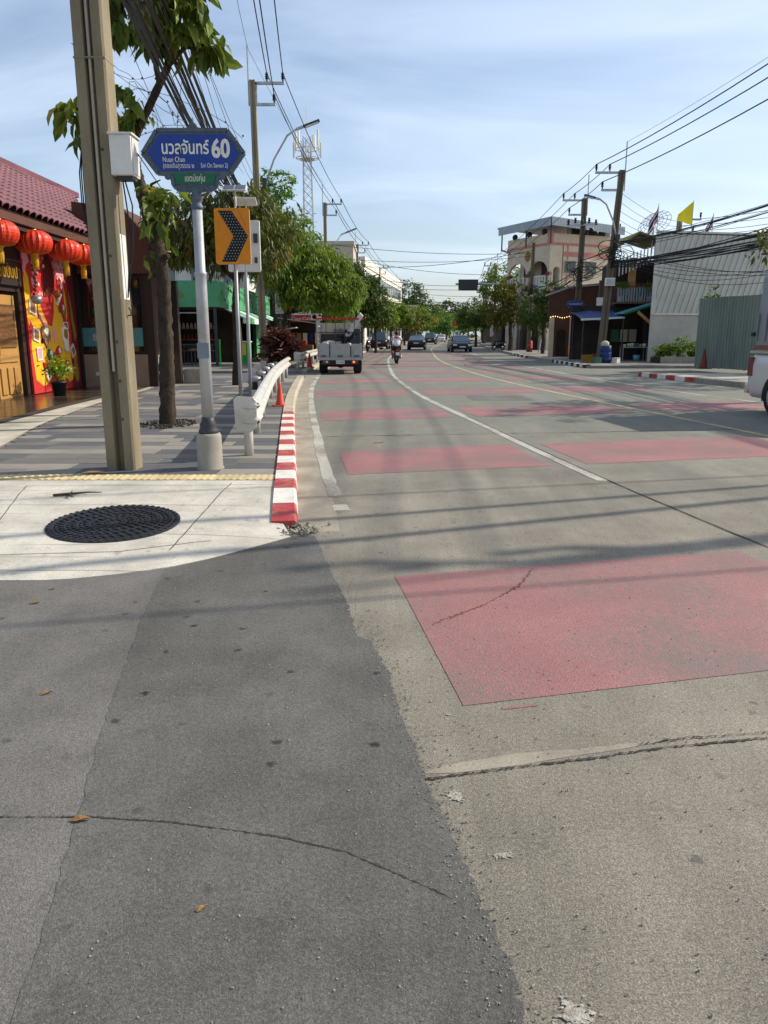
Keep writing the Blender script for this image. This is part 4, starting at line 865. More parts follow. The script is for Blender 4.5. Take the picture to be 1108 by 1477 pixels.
tree('street_tree','small leafy tree over the kerb past the rider',-.7,66,4.6,[((.1,0,3.6),(1.2,1.3,.8)),((.9,0,2.8),(.9,1.1,.7)),((-.7,0,2.8),(.9,1.1,.7))],5000,.28,'lf_mid',25,.11,G,.5,trunk_h=1.8)
tree('street_tree','rounded green tree in front of the long white building',.8,88,5.4,[((0,0,4.0),(1.6,1.7,1.1)),((1.2,0,3.2),(1.2,1.3,.9)),((-1.2,0,3.2),(1.2,1.3,.9))],5200,.36,'lf_mid',26,.13,G,.4,trunk_h=2.0)
tree('street_tree','brownish tree by the kerb near the two dark cars',2.9,112,5.4,[((0,0,3.9),(1.8,1.8,1.2)),((1.3,0,3.0),(1.3,1.4,1.0)),((-1.3,0,3.0),(1.4,1.4,1.0))],3000,.42,'lf_yel',27,.15,G,.4,trunk_h=2)
tree('street_tree','light green tree at the far bend of the street',6.0,140,7,[((0,0,4.6),(2.2,2.2,1.5)),((1.8,0,3.6),(1.5,1.6,1.2)),((-1.8,0,3.6),(1.6,1.6,1.2))],2600,.5,'lf_mid',28,.18,G,.4,trunk_h=2.6)
tree('broad_tree','broad dark tree rising behind the far poles',4.6,178,14,[((0,0,10.2),(4.2,4,2.6)),((3.4,0,8.6),(3.2,3,2.2)),((-3.4,0,8.4),(3.2,3,2.2)),((0,0,7.2),(4.4,4,2.0)),((5.6,0,6.6),(2.0,2.5,1.8))],5200,.7,'lf_deep',29,.35,None,.3,trunk_h=5)
q = random.Random(77)
for i,(x,y,h,lb) in enumerate(((14.5,210,7,'low dark tree far behind the orange signal board'),(18.6,235,8,'mid green tree at the street end behind the black car'),(22.5,225,9,'pale green tree at the street end beside the far poles'),(25,300,15,'tall hazy tree closing the street end'),(17,290,13,'wide hazy tree closing the street end'),(12.5,170,6,'shady tree at the far kerb before the signal boards'))):
    tree('far_tree',lb,x,y,h,[((0,0,h*.7),(h*.32,h*.3,h*.22)),((h*.25,0,h*.5),(h*.24,h*.25,h*.2)),((-h*.25,0,h*.5),(h*.24,h*.25,h*.2))],2000,h*.09,('lf_deep','lf_mid','lf_lite')[i%3],40+i,.2,'trees at the street end',.3,trunk_h=h*.4)
G2 = 'trees along the opposite pavement'
tree('street_tree','wide dark tree with a yellow top behind the gantry post',11.2,70,6,[((-.2,0,5.3),(1.2,1.3,.7)),((-1.0,.2,4.6),(.9,1,.6)),((-.9,0,3.8),(1.5,1.6,1.3)),((.6,0,4.6),(1.5,1.5,.9)),((1.8,0,3.8),(1.3,1.5,1.2)),((.2,-.6,3.2),(1.5,1.2,1.0)),((-1.5,0,2.9),(.9,1.2,.9)),((2.4,0,3.0),(.9,1.2,.8))],6200,.3,'lf_yel',31,.17,G2,.6,trunk_h=2.4)
tree('street_tree','dark creeper covered tree before the cream arched house',11.9,59,5.4,[((.3,0,4.6),(1.0,1.0,.6)),((-.4,0,2.4),(.9,.8,.7)),((.5,0,3.7),(1.3,1.3,.9)),((-.7,0,3.2),(1.1,1.2,1.0)),((1.4,0,2.9),(.8,1,.9)),((.2,-.5,4.2),(1.0,1,.5))],4200,.26,'lf_deep',32,.14,G2,.6,trunk_h=2.2)
tree('street_tree','dense green tree on the opposite kerb behind the black car',11.4,98,6,[((0,0,4.2),(1.8,1.9,1.4)),((-1.2,0,3.0),(1.3,1.4,1.1)),((1.4,0,3.3),(1.4,1.5,1.1))],3600,.38,'lf_deep',33,.16,G2,.4,trunk_h=2.2)
tree('street_tree','further green tree on the opposite kerb under the cables',15.8,126,6.5,[((0,0,4.4),(2.2,2.2,1.5)),((-1.6,0,3.2),(1.5,1.6,1.2)),((1.6,0,3.4),(1.5,1.6,1.2))],2600,.5,'lf_mid',34,.16,G2,.4,trunk_h=2.4)
tree('garden_tree','round leafy tree seen beyond the cream arched house',12.9,86,10,[((0,0,7.6),(1.9,1.9,1.3)),((-.9,0,6.3),(1.6,1.7,1.2)),((1.0,0,6.0),(1.6,1.7,1.2))],4200,.34,'lf_mid',35,.2,None,.3,trunk_h=5)
cl_ = [((-30+i*7.5,345+14*math.sin(i*2.1),3.6+1.8*math.sin(i*1.3)),(5.5,5,4.4+1.6*math.sin(i*1.7))) for i in range(15)]
tag(leaves(cl_, 6500, 1.3, None, .3, 91, .6, .2, simple=True).build('far_treeline', M['lf_deep'], None, fix=False),'hazy line of trees closing the far end of the street',None,None,'stuff')
# trees outside the frame on the right pavement: their branch tips and their shade reach into it
tree('street_tree','roadside tree whose branch tips hang over the grey truck body',12.2,19.2,7,[((-2.55,.6,3.75),(.42,.6,.22)),((-2.9,.7,3.35),(.25,.4,.25)),((-1.0,0,5.4),(1.3,1.5,.8)),((.6,.3,5.8),(1.4,1.6,1.0)),((-.6,-1.0,6.2),(1.2,1.3,.8)),((.8,-.9,5.0),(1.2,1.2,.9))],2600,.2,'lf_dark',36,.14,G2,.6,trunk_h=3.2,simple=True)
tree('street_tree','roadside tree on the opposite pavement nearest the viewer',15.0,10.6,7.5,[((-1.2,0,5.6),(1.5,1.6,.9)),((.6,.3,6.2),(1.5,1.6,1.0)),((-.4,-1.2,6.4),(1.3,1.3,.8)),((-.8,1.3,5.2),(1.2,1.2,.8))],2200,.2,'lf_dark',37,.14,G2,.6,trunk_h=3.4)
tree('street_tree','leafy tree filling the gap beyond the stall signs',-3.6,47,6.4,[((.2,0,5.0),(1.4,1.3,.9)),((1.2,0,4.0),(1.2,1.2,.9)),((-.8,0,4.4),(1.2,1.2,1.0)),((.6,-.4,3.2),(1.3,1,.8)),((-1.4,0,5.6),(1.1,1,.7))],9500,.26,'lf_mid',51,.14,G,.55,trunk_h=2.2)
tree('garden_tree','shade tree behind the green fence outside the picture',17.2,27.5,9,[((0,0,6.4),(1.9,2.2,1.0)),((-.6,1.2,7.2),(1.5,1.6,.9)),((.4,-1.2,7.0),(1.6,1.6,.9))],2600,.26,'lf_deep',52,.18,'trees behind the green fence',.4,trunk_h=4)
tree('garden_tree','second shade tree behind the green fence outside the picture',20.0,33,9,[((0,0,6.8),(2.0,2.4,1.0)),((-.4,1.2,7.8),(1.6,1.6,.9)),((.4,-1.2,7.4),(1.6,1.6,.9))],2400,.28,'lf_deep',53,.18,'trees behind the green fence',.4,trunk_h=4)
# ------------------------------------------------------------------ restaurant with the maroon tiled roof
t = thing('restaurant', 'restaurant with maroon tiled roof, painted mural and carved wooden door', 'restaurant', (-8.42,20,SW)); ox,oy,oz = -8.42,20,SW
def B(x0,x1,y0,y1,z0,z1): return MB().box(x0-ox,x1-ox,y0-oy,y1-oy,z0-oz,z1-oz)
B(-8.75,-8.45,12.0,15.9,SW-.3,3.95).build('wall', M['brownd'], t)
B(-12.5,-8.46,18.72,21.78,SW-.3,4.1).build('wall', M['mdred'], t)
B(-8.8,-8.5,15.9,18.9,2.5,4.0).build('door_lintel', M['brownd'], t)
B(-8.72,-8.5,18.55,18.72,SW,2.5).build('door_jamb', M['brownd'], t)
d = B(-8.66,-8.6,17.4,18.52,SW,2.42).build('door', M['door'], t)
for y0,y1,z0,z1,m in ((17.5,18.4,1.25,2.2,'doord'),(17.5,18.4,.92,1.13,'door'),(17.5,17.75,.2,.8,'door'),(17.82,18.08,.2,.8,'door'),(18.14,18.4,.2,.8,'door')):
    B(-8.6,-8.565,y0,y1,z0,z1).build('panel', M[m], d, bevel=.012)
d = B(-8.66,-8.6,16.2,17.36,SW,2.42).build('door', M['door'], t)
for y0,y1,z0,z1,m in ((16.3,17.26,1.25,2.2,'doord'),(16.3,17.26,.92,1.13,'door'),(16.3,16.58,.2,.8,'door'),(16.64,16.92,.2,.8,'door'),(16.98,17.26,.2,.8,'door')):
    B(-8.6,-8.565,y0,y1,z0,z1).build('panel', M[m], d, bevel=.012)
MB().tube([(-8.55-ox,17.46-oy,.95),(-8.53-ox,17.46-oy,1.0),(-8.53-ox,17.46-oy,1.25),(-8.55-ox,17.46-oy,1.3)],.014,6).build('handle', M['gold'], d)
nb = B(-8.5,-8.42,17.3,18.62,2.62,3.16).build('name_board', M['brownd'], t, bevel=.01)
B(-8.44,-8.405,17.27,18.65,3.16,3.2).build('board_rim', M['brown'], nb)
text('name_lettering','ชื่นปั้นป',.36,M['gold'],nb,(-8.415-ox,17.98-oy,2.9-oz),(R(90),0,R(90)),ext=.012,sx=.85,bold=.008)
# mural: flat print laid on the wall, y runs left to right
my0,my1,mz0,mz1 = 18.74,21.74,SW+.02,3.62
mu = B(-8.455,-8.435,my0,my1,mz0,mz1).build('mural', M['mred'], t)
lay = [0]
def shp(pts, m, name='painted_shape'):
    lay[0] += 1; x = .0006*lay[0]
    b = MB(); b.prism([(my0+(my1-my0)*u-oy, mz0+(mz1-mz0)*v-oz) for u,v in pts],'x',-8.434-ox,-8.4335-ox+x)
    return b.build(name, M[m], mu)
def blob(u,v,ru,rv,n=10,rough=.25,seed=1):
    q = random.Random(seed); return [(min(.995,max(.005,u+ru*math.cos(k*6.2832/n)*(1+q.uniform(-rough,rough)))), min(.995,max(.005,v+rv*math.sin(k*6.2832/n)*(1+q.uniform(-rough,rough))))) for k in range(n)]
shp([(.78,0),(1,0),(1,1),(.9,1),(.84,.7),(.86,.4)],'mdred')
shp([(.86,.74),(.9,.66),(.94,.5),(.97,.4),(.93,.34),(.9,.42),(.87,.55)],'molive'); shp(blob(.9,.24,.045,.06,9,.1,3),'molive'); shp(blob(.9,.12,.06,.08,9,.1,4),'molive')
shp([(0,.8),(.04,.74),(.06,.64),(.15,.66),(.24,.64),(.3,.55),(.38,.47),(.46,.46),(.52,.56),(.55,.7),(.6,.62),(.62,.56),(.68,.56),(.7,.48),(.76,.46),(.79,.35),(.8,.2),(.83,.12),(.8,.06),(.72,.05),(.66,.09),(.62,.06),(.5,.1),(.4,.12),(.3,.07),(.24,.05),(.12,.04),(.06,.1),(.03,.3),(.05,.42),(.01,.5),(.0,.6)],'ochre')
shp([(.02,.92),(.05,.83),(.09,.78),(.1,.66),(.06,.62),(.02,.66)],'ochre'); shp([(.76,.78),(.79,.68),(.8,.55),(.77,.5),(.755,.6)],'ochre')
shp([(.0,.0),(.24,0),(.2,.04),(.0,.12)],'mred'); shp([(.05,.5),(.09,.46),(.03,.33),(0,.4)],'mred')
shp([(.36,.68),(.37,.8),(.38,.88),(.43,.95),(.48,.96),(.54,.92),(.57,.84),(.58,.7),(.52,.73),(.44,.74)],'mdred')
for k,(u,v,ru,rv) in enumerate(((.25,.9,.08,.05),(.3,.95,.05,.04),(.22,.83,.05,.035),(.2,.76,.05,.04),(.68,.87,.07,.06),(.74,.82,.05,.05),(.62,.9,.05,.04),(.8,.95,.04,.04),(.72,.76,.04,.03),(.28,.67,.04,.035),(.06,.92,.05,.05),(.03,.85,.03,.04),(.86,.86,.03,.03),(.48,.42,.03,.06),(.35,.22,.03,.02))):
    shp(blob(u,v,ru,rv,13,.5,k),'mpink')
for k in range(26):
    q = random.Random(k+60); shp(blob(q.choice((.2,.28,.7,.75,.62,.3))+q.gauss(0,.05),.85+q.gauss(0,.06),.014,.014,6,.3,k),'mwhite' if k%2 else 'mpink')
for r_ in (.13,.1): # gilt crest and scrolls
    shp([(.48+r_*math.cos(R(a))*(1.2),.66+r_*.55*math.sin(R(a))) for a in range(10,171,16)]+[(.48+(r_-.02)*1.2*math.cos(R(a)),.66+(r_-.02)*.55*math.sin(R(a))) for a in range(170,9,-16)],'rust')
shp(blob(.4,.7,.03,.025,8,.1,7),'molive'); shp(blob(.64,.7,.03,.025,8,.1,7),'molive'); shp([(.55,.62),(.6,.64),(.68,.7),(.7,.69),(.6,.61)],'mwhite')
def cardp(u,v,w_,h_,rot,m2,k):
    def rc(s_): return [(u+(c*math.cos(rot)-s*math.sin(rot)*.7)*s_, v+(c*math.sin(rot)*.7+s*math.cos(rot))*s_) for c,s in ((-w_,-h_),(w_,-h_),(w_,h_),(-w_,h_))]
    shp(rc(1),'mwhite'); shp(rc(.74),m2)
cardp(.1,.585,.06,.045,-.25,'mbrown',1); cardp(.12,.4,.055,.045,-.3,'mbrown',2); cardp(.15,.27,.05,.045,.06,'mpink',3); cardp(.84,.28,.045,.045,.7,'mbrown',4); cardp(.72,.47,.05,.025,.0,'mbrown',5)
shp(blob(.3,.4,.1,.075,12,.3,8),'mbrown'); shp(blob(.31,.43,.05,.03,12,.4,9),'mwhite'); shp([(.19,.55),(.22,.55),(.33,.47),(.3,.45)],'mpink')
shp(blob(.71,.58,.045,.045,12,.15,10),'mbrown'); shp(blob(.7,.6,.02,.02,8,.15,11),'mwhite')
shp(blob(.69,.4,.075,.065,14,.12,12),'mwhite'); shp(blob(.7,.41,.045,.04,12,.2,13),'molive'); shp(blob(.7,.32,.05,.045,12,.2,14),'mwhite')
shp(blob(.36,.26,.06,.035,12,.3,15),'mgreen'); shp(blob(.36,.27,.035,.018,9,.4,16),'mwhite'); shp(blob(.52,.28,.06,.035,9,.4,17),'mred'); shp(blob(.54,.29,.03,.02,8,.3,18),'mwhite')
shp([(.2,.21),(.3,.21),(.27,.17),(.22,.16)],'mred'); shp(blob(.27,.13,.05,.055,10,.12,19),'mwhite'); shp(blob(.27,.14,.025,.03,9,.2,20),'mgreen'); shp(blob(.68,.16,.06,.055,12,.12,21),'mbrown'); shp(blob(.72,.15,.03,.03,8,.3,22),'mwhite'); shp(blob(.23,.36,.02,.02,7,.2,23),'black')
B(-8.56,-8.35,21.76,21.98,SW,4.0).build('corner_post', M['brownd'], t)
# window wall and brown side block
B(-8.45,-6.36,21.84,22.1,SW-.3,1.0).build('lower_wall', M['taupe'], t)
B(-8.05,-7.92,21.815,21.838,.42,.52).build('socket_box', M['white_p'], t)
MB().prism([(-8.3-ox,3.15-oz),(-6.32-ox,3.15-oz),(-6.32-ox,4.05-oz),(-6.95-ox,4.82-oz),(-8.3-ox,4.98-oz)],'y',21.72-oy,23.3-oy).build('fascia', M['brown'], t)
wf = MB()
for x in (-8.42,-7.5,-6.62): wf.box(x-ox-.05,x-ox+.05,21.86-oy,21.96-oy,1.0-oz,3.15-oz)
for z in (1.03,3.1): wf.box(-8.4-ox,-6.6-ox,21.87-oy,21.95-oy,z-.05-oz,z+.05-oz)
wd = wf.build('window', M['black'], t)
B(-8.38,-6.66,21.90,21.92,1.05,3.1).build('pane', M['glass'], wd)
for x0,x1 in ((-8.36,-7.56),(-7.44,-6.68)): B(x0,x1,21.885,21.893,1.22,1.72).build('film_band', M['teal'], wd)
text('film_print','ธ',.3,M['mwhite'],wd,(-8.0-ox,21.883-oy,1.47-oz),ext=.001)
B(-6.56,-6.34,21.82,22.02,SW,3.15).build('corner_post', M['brownd'], t)
B(-6.52,-6.34,22.03,23.1,SW,.98).build('side_wall', M['cream'], t); B(-6.5,-6.36,22.1,23.0,.98,3.1).build('side_wall', M['brown'], t)
B(-6.35,-6.33,22.5,22.62,1.3,2.7).build('pale_strip', M['mpink'], t)
B(-6.2,-6.0,23.1,23.32,SW,3.05).build('column', M['brownd'], t, bevel=.01)
# roof: decking, courses of tiles, fascia board, rafters
ex,ez,rx_,rz_ = -7.5,4.02,-10.5,6.08; L_ = math.hypot(rx_-ex,rz_-ez); ang = math.atan2(rz_-ez,ex-rx_)
def RP(s, y, u=0): return Vector((ex-s*math.cos(ang)+u*math.sin(ang)-ox, y-oy, ez+s*math.sin(ang)+u*math.cos(ang)-oz))
def roof_end(s): return 20.85+7.0*s/L_
b = MB(); b.add([RP(0,9,-.06),RP(0,roof_end(0),-.06),RP(L_,roof_end(L_),-.06),RP(L_,9,-.06),RP(0,9,-.14),RP(0,roof_end(0),-.14),RP(L_,roof_end(L_),-.14),RP(L_,9,-.14)],[(0,1,2,3),(7,6,5,4),(0,4,5,1),(1,5,6,2),(2,6,7,3),(3,7,4,0)])
b.build('roof_deck', M['brownd'], t)
b = MB(); b.add([(rx_-ox,9-oy,rz_-oz-.1),(rx_-ox,28-oy,rz_-oz-.1),(-13.5-ox,28-oy,ez-oz),(-13.5-ox,9-oy,ez-oz)],[(0,1,2,3)]); b.build('rear_roof', M['rooft'], t)
tb = MB(); cw,rl = .30,.30
pf = [(-.5,.0),(-.38,.062),(-.2,.1),(0,.11),(.2,.1),(.38,.058),(.5,.0)]
tb.add([(-.02,u*cw,v-.006) for u,v in pf]+[(rl+.05,u*cw*.98,v-.036) for u,v in pf]+[(-.02,u*cw,v-.03) for u,v in pf],[(i,i+1,8+i,7+i) for i in range(6)]+[(i,14+i,15+i,i+1) for i in range(6)])
tme = tb.mesh('roof_tile', M['rooft'], True); rotm = Matrix.Rotation(ang,4,'Y').to_3x3()
rest = MB(); nrow = int(L_/rl); cnt = 0
for r_ in range(nrow):
    s_ = r_*rl; yend = roof_end(s_); c = 0
    while True:
        y = yend-.15-c*cw; c += 1
        if y < 10: break
        p = RP(s_, y, 0); near = y > 15.4 + 6.0*s_/L_
        if near and cnt < 285:
            o = put('roof_tile', tme, t, p, (0,math.pi-0,0)); o.rotation_euler = (0,0,0)
            mrot = Matrix(((-math.cos(ang),0,math.sin(ang)),(0,1,0),(math.sin(ang),0,math.cos(ang)))).to_4x4(); o.matrix_local = Matrix.Translation(p) @ mrot @ Matrix.Rotation(rnd.uniform(-.012,.012),4,'X'); cnt += 1
        else:
            mrot = Matrix(((-math.cos(ang),0,math.sin(ang)),(0,1,0),(math.sin(ang),0,math.cos(ang)))); rest.add([p + mrot @ v.co for v in tme.vertices],[tuple(f.vertices) for f in tme.polygons])
struct(rest.build('roof_tile', M['rooft'], t, True, fix=False), 'stuff')
MB().bar(RP(-.05,9,-.16),RP(-.05,20.8,-.16),.05,.16).build('eave_board', M['brown'], t)
for k in range(9): y = 12.6+k; MB().bar(RP(.05,y,-.2),RP(1.4,y,-.2),.07,.1).build('rafter', M['brownd'], t)
MB().bar(RP(L_,9,.06),RP(L_,roof_end(L_),.06),.24,.16).build('ridge_cap', M['rooft'], t)
B(-8.45,-7.55,12,21.7,3.76,3.79).build('soffit', M['brownd'], t)
MB().bar((-7.62-ox,12-oy,3.7-oz),(-7.62-ox,20.9-oy,3.7-oz),.06,.08).build('lantern_beam', M['brownd'], t)
MB().bar((-7.66-ox,20.82-oy,0),(-7.66-ox,20.82-oy,3.7-oz),.0+.07,.07).build('eave_post', M['brownd'], t) if False else None
# lanterns under the eave
for i,(y,lb) in enumerate(((16.05,'red silk lantern cut by the picture edge under the maroon eave'),(17.62,'red silk lantern hanging in front of the gold lettered board'),(19.32,'red silk lantern hanging above the middle of the mural'),(20.4,'red silk lantern half hidden by the concrete pole'))):
    l = thing('lantern', lb, 'lantern', (-7.62,y,3.5), i*.7, 'lanterns under the restaurant eave')
    b = MB(); nb_ = 40; N = 12
    rings = []
    for k in range(N+1):
        ph = math.pi*k/N; zz_ = -math.cos(ph)*.245; rr = .06+.335*max(0,math.sin(ph))**.75
        rings.append([(rr*(1-.045*(j%2))*math.cos(2*math.pi*j/nb_*1), rr*(1-.045*(j%2))*math.sin(2*math.pi*j/nb_), zz_) for j in range(nb_)])
    b.loft(rings).build('silk_body', M['lred'], l, False)
    rb = MB()
    for k in range(8): a = math.pi*2*k/8; rb.tube([((.065+.338*max(0,math.sin(math.pi*j/10))**.75)*math.cos(a),(.065+.338*max(0,math.sin(math.pi*j/10))**.75)*math.sin(a),-math.cos(math.pi*j/10)*.247) for j in range(11)],.004,4)
    rb.build('rib', M['gold'], l)
    MB().lathe([(.09,.235),(.1,.25),(.06,.28),(.02,.3),(.001,.3)],14).build('cap', M['gold'], l, True)
    MB().lathe([(.001,-.29),(.07,-.285),(.095,-.25),(.09,-.235)],14).build('collar', M['gold'], l, True)
    ta = MB(); q = random.Random(i)
    for k in range(22): a = k*.2856; ta.tube([(.05*math.cos(a),.05*math.sin(a),-.28),(.062*math.cos(a),.062*math.sin(a),-.42),(.055*math.cos(a)+q.gauss(0,.006),.055*math.sin(a),-.55-q.random()*.03)],.009,4)
    ta.build('tassel', M['lyel'], l)
    MB().tube([(0,0,.29),(0,0,.2+.0+.0+.0),(0,0,.16)],.006,4).build('cord', M['black'], l) if False else MB().tube([(0,0,.29),(.004,0,.2),(0,0,.18)],.006,4).build('cord', M['black'], l)
# hanging bell ornament and potted shrub in front of the mural
l = thing('hanging_ornament','dark beaded cord with a round silver bell hanging before the mural','ornament',(-8.1,18.6,3.2))
MB().tube([(0,0,.55),(0,0,-.02)],.006,4).build('cord', M['black'], l)
q = random.Random(3); bb = MB()
for k in range(9): bb.ball((q.gauss(0,.02),q.gauss(0,.02),-.02-k*.09),.045,8,6)
bb.build('bead', M['rust'], l, True)
MB().ball((0,0,-.86),(.13,.13,.11),14,9).build('bell', M['steel'], l, True); MB().tube([(0,0,-.96),(0,0,-1.3)],.01,5).build('clapper_cord', M['black'], l)
l = thing('potted_shrub','small flowering shrub in a dark green pot before the mural','potted plant',(-7.72,18.5,SW))
MB().lathe([(.001,0),(.135,0),(.17,.3),(.185,.3),(.185,.34),(.16,.34),(.155,.28),(.001,.28)],20).build('pot', M['pot'], l, True)
st_ = MB(); q = random.Random(9)
for k in range(9): a = q.random()*6.28; st_.tube([(0,0,.28),(.08*math.cos(a),.08*math.sin(a),.45),(.2*math.cos(a),.2*math.sin(a),.62+q.random()*.15)],.006,4)
st_.build('stem', M['barkd'], l)
leaves([((0,0,.58),(.26,.26,.2)),((.05,.02,.72),(.16,.16,.12))],520,.075,None,.1,6,.5,.2).build('foliage', M['lf_shrub'], l, fix=False)
leaves([((0,0,.66),(.25,.25,.18))],60,.05,None,-.2,8,.9,.8).build('blossom', M['flagy'], l, fix=False)
l = thing('planter_box','low concrete planter box beside the dark red column','planter',(-5.72,23.5,SW))
MB().box(-.27,.24,-.2,.22,0,.42).build('box', M['concg'], l, bevel=.02); MB().box(-.22,.19,-.15,.17,.42,.424).build('soil', M['grv'], l)
# ------------------------------------------------------------------ green shop, white house behind, stalls
t = thing('green_shop','open fronted shop with green fascia, pale awning and dark interior','shop',(-7.6,36,SW)); ox,oy,oz = -7.6,36,SW
B(-12,-7.6,36,36.15,2.75,3.9).build('front_fascia', M['gshop'], t); B(-7.6,-7.46,36.0,52,2.75,3.9).build('side_fascia', M['gshop'], t)
q = random.Random(5); vb = MB()
for k in range(46): y = 36.3+q.random()*13; z = 2.85+q.random()*1.0; vb.obox((-7.445-ox,y-oy,z-oz),(.012,q.uniform(.05,.3),q.uniform(.02,.09)),(q.uniform(-1,1),0,0))
vb.build('fascia_print', M['black'], t)
text('fascia_lettering','อาหารตามสั่ง',.42,M['molive'],t,(-10.1-ox,35.99-oy,3.25-oz),ext=.006)
for k in range(9):
    y0 = 37.2+k*1.6; a = MB(); a.add([(.12,y0-oy,2.72-oz),(.12,y0-oy+1.5,2.72-oz),(1.0,y0-oy+1.5,2.3-oz),(1.0,y0-oy,2.3-oz),(1.0,y0-oy+1.5,2.05-oz),(1.0,y0-oy,2.05-oz)]+[(.12,y0-oy,2.68-oz),(.12,y0-oy+1.5,2.68-oz),(.97,y0-oy+1.5,2.26-oz),(.97,y0-oy,2.26-oz),(.97,y0-oy+1.5,2.05-oz),(.97,y0-oy,2.05-oz)],[(0,1,2,3),(3,2,4,5),(6,9,8,7),(9,11,10,8)]); a.build('awning_strip', M['awn'] if k%2==0 else M['gshop'], t, fix=False)
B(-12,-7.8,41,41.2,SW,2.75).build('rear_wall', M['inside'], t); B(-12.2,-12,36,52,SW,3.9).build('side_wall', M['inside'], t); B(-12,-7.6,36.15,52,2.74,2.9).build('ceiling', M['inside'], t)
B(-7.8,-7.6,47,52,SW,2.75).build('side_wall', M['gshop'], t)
for x,y in ((-7.68,36.1),(-7.68,41.0),(-9.8,36.1)): B(x-.06,x+.06,y-.06,y+.06,SW,2.75).build('post', M['dkgrey'], t)
for k in range(3):
    z0 = .7+k*.55; B(-11.5,-8.6,40.5,40.9,z0,z0+.04).build('shelf', M['woodl'], t)
    jb = MB()
    for j in range(14): jb.lathe([(.07,0),(.08,.1),(.05,.22),(.03,.28)],8,(-11.3-ox+.2*j,40.7-oy,z0+.04-oz))
    jb.build('jar_row', M[('glassb','rust','white_p')[k]], t)
MB().bar((-11.5-ox,36.3-oy,2.5-oz),(-8-ox,36.3-oy,2.5-oz),.03,.05).build('light_tube', M['steel'], t)
l = thing('hanging_lamp','round pale woven lamp hanging before the green fascia','lamp',(-9.35,35.7,2.95)); MB().lathe([(.02,.22),(.10,.16),(.16,.04),(.15,-.06),(.09,-.13),(.001,-.14)],14).build('shade', M['cream'], l, True); MB().tube([(0,0,.2),(0,0,.6)],.008,4).build('cord', M['black'], l)
r_ = thing('railing','thin grey metal railing in front of the green shop','railing',(-9.6,35.0,SW))
for z in (.12,.98): MB().bar((-.9,0,z),(2.3,0,z),.04,.04).build('rail', M['dkgrey'], r_)
for k in range(21): MB().bar((-.9+k*.16,0,.12),(-.9+k*.16,0,.98),.018,.018,(0,1,0)).build('baluster', M['dkgrey'], r_)
for x in (-.9,2.3): MB().box(x-.03,x+.03,-.03,.03,0,1.2).build('post', M['gbright'] if x > 0 else M['dkgrey'], r_)
l = thing('counter_stand','bright green wooden counter with a pale notice at the green shop','counter',(-6.85,38.2,SW)); MB().box(-.36,.36,-.3,.3,0,1.05).build('cabinet', M['gbright'], l, bevel=.01); MB().box(-.40,.40,-.34,.34,1.05,1.1).build('top', M['awn'], l); MB().box(-.1,.2,-.315,-.303,.45,1.02).build('notice', M['flagy'], l)
l = thing('table','small square cafe table behind the railing','table',(-8.55,36.6,SW)); MB().box(-.4,.4,-.4,.4,.72,.76).build('top', M['woodl'], l)
for x in (-.34,.34):
    for y in (-.34,.34): MB().box(x-.025,x+.025,y-.025,y+.025,0,.72).build('leg', M['dkgrey'], l)
l = thing('stone_pedestal','pale round stone pedestal bowl beside the second pole','pedestal',(-5.45,38.6,SW)); MB().lathe([(.22,0),(.22,.08),(.12,.16),(.1,.5),(.16,.62),(.001,.62)],16).build('column', M['cream'], l, True); MB().lathe([(.1,.62),(.3,.72),(.36,.84),(.33,.85),(.2,.78),(.001,.76)],18).build('bowl', M['cream'], l, True)
l = thing('cordyline','bushy reddish brown cordyline plant at the end of the guard rail','plant',(-4.55,34.6,SW)); leaves([((0,0,.75),(.65,.6,.6)),((-.1,0,1.25),(.45,.4,.3))],1500,.42,None,-.25,12,.16,.15).build('foliage', M['lf_red'], l, fix=False)
for k in range(5): a = k*1.25; MB().tube([(0.05*math.cos(a),.05*math.sin(a),0),(.3*math.cos(a),.25*math.sin(a),.9)],.02,5).build('stem', M['barkd'], l)
l = thing('shrub','low dark green shrub below the second pole','shrub',(-5.0,37.0,SW)); leaves([((0,0,.45),(.5,.5,.42))],700,.16,None,.1,13,.4,.2).build('foliage', M['lf_deep'], l, fix=False); MB().tube([(0,0,0),(0,0,.5)],.03,5).build('stem', M['barkd'], l)
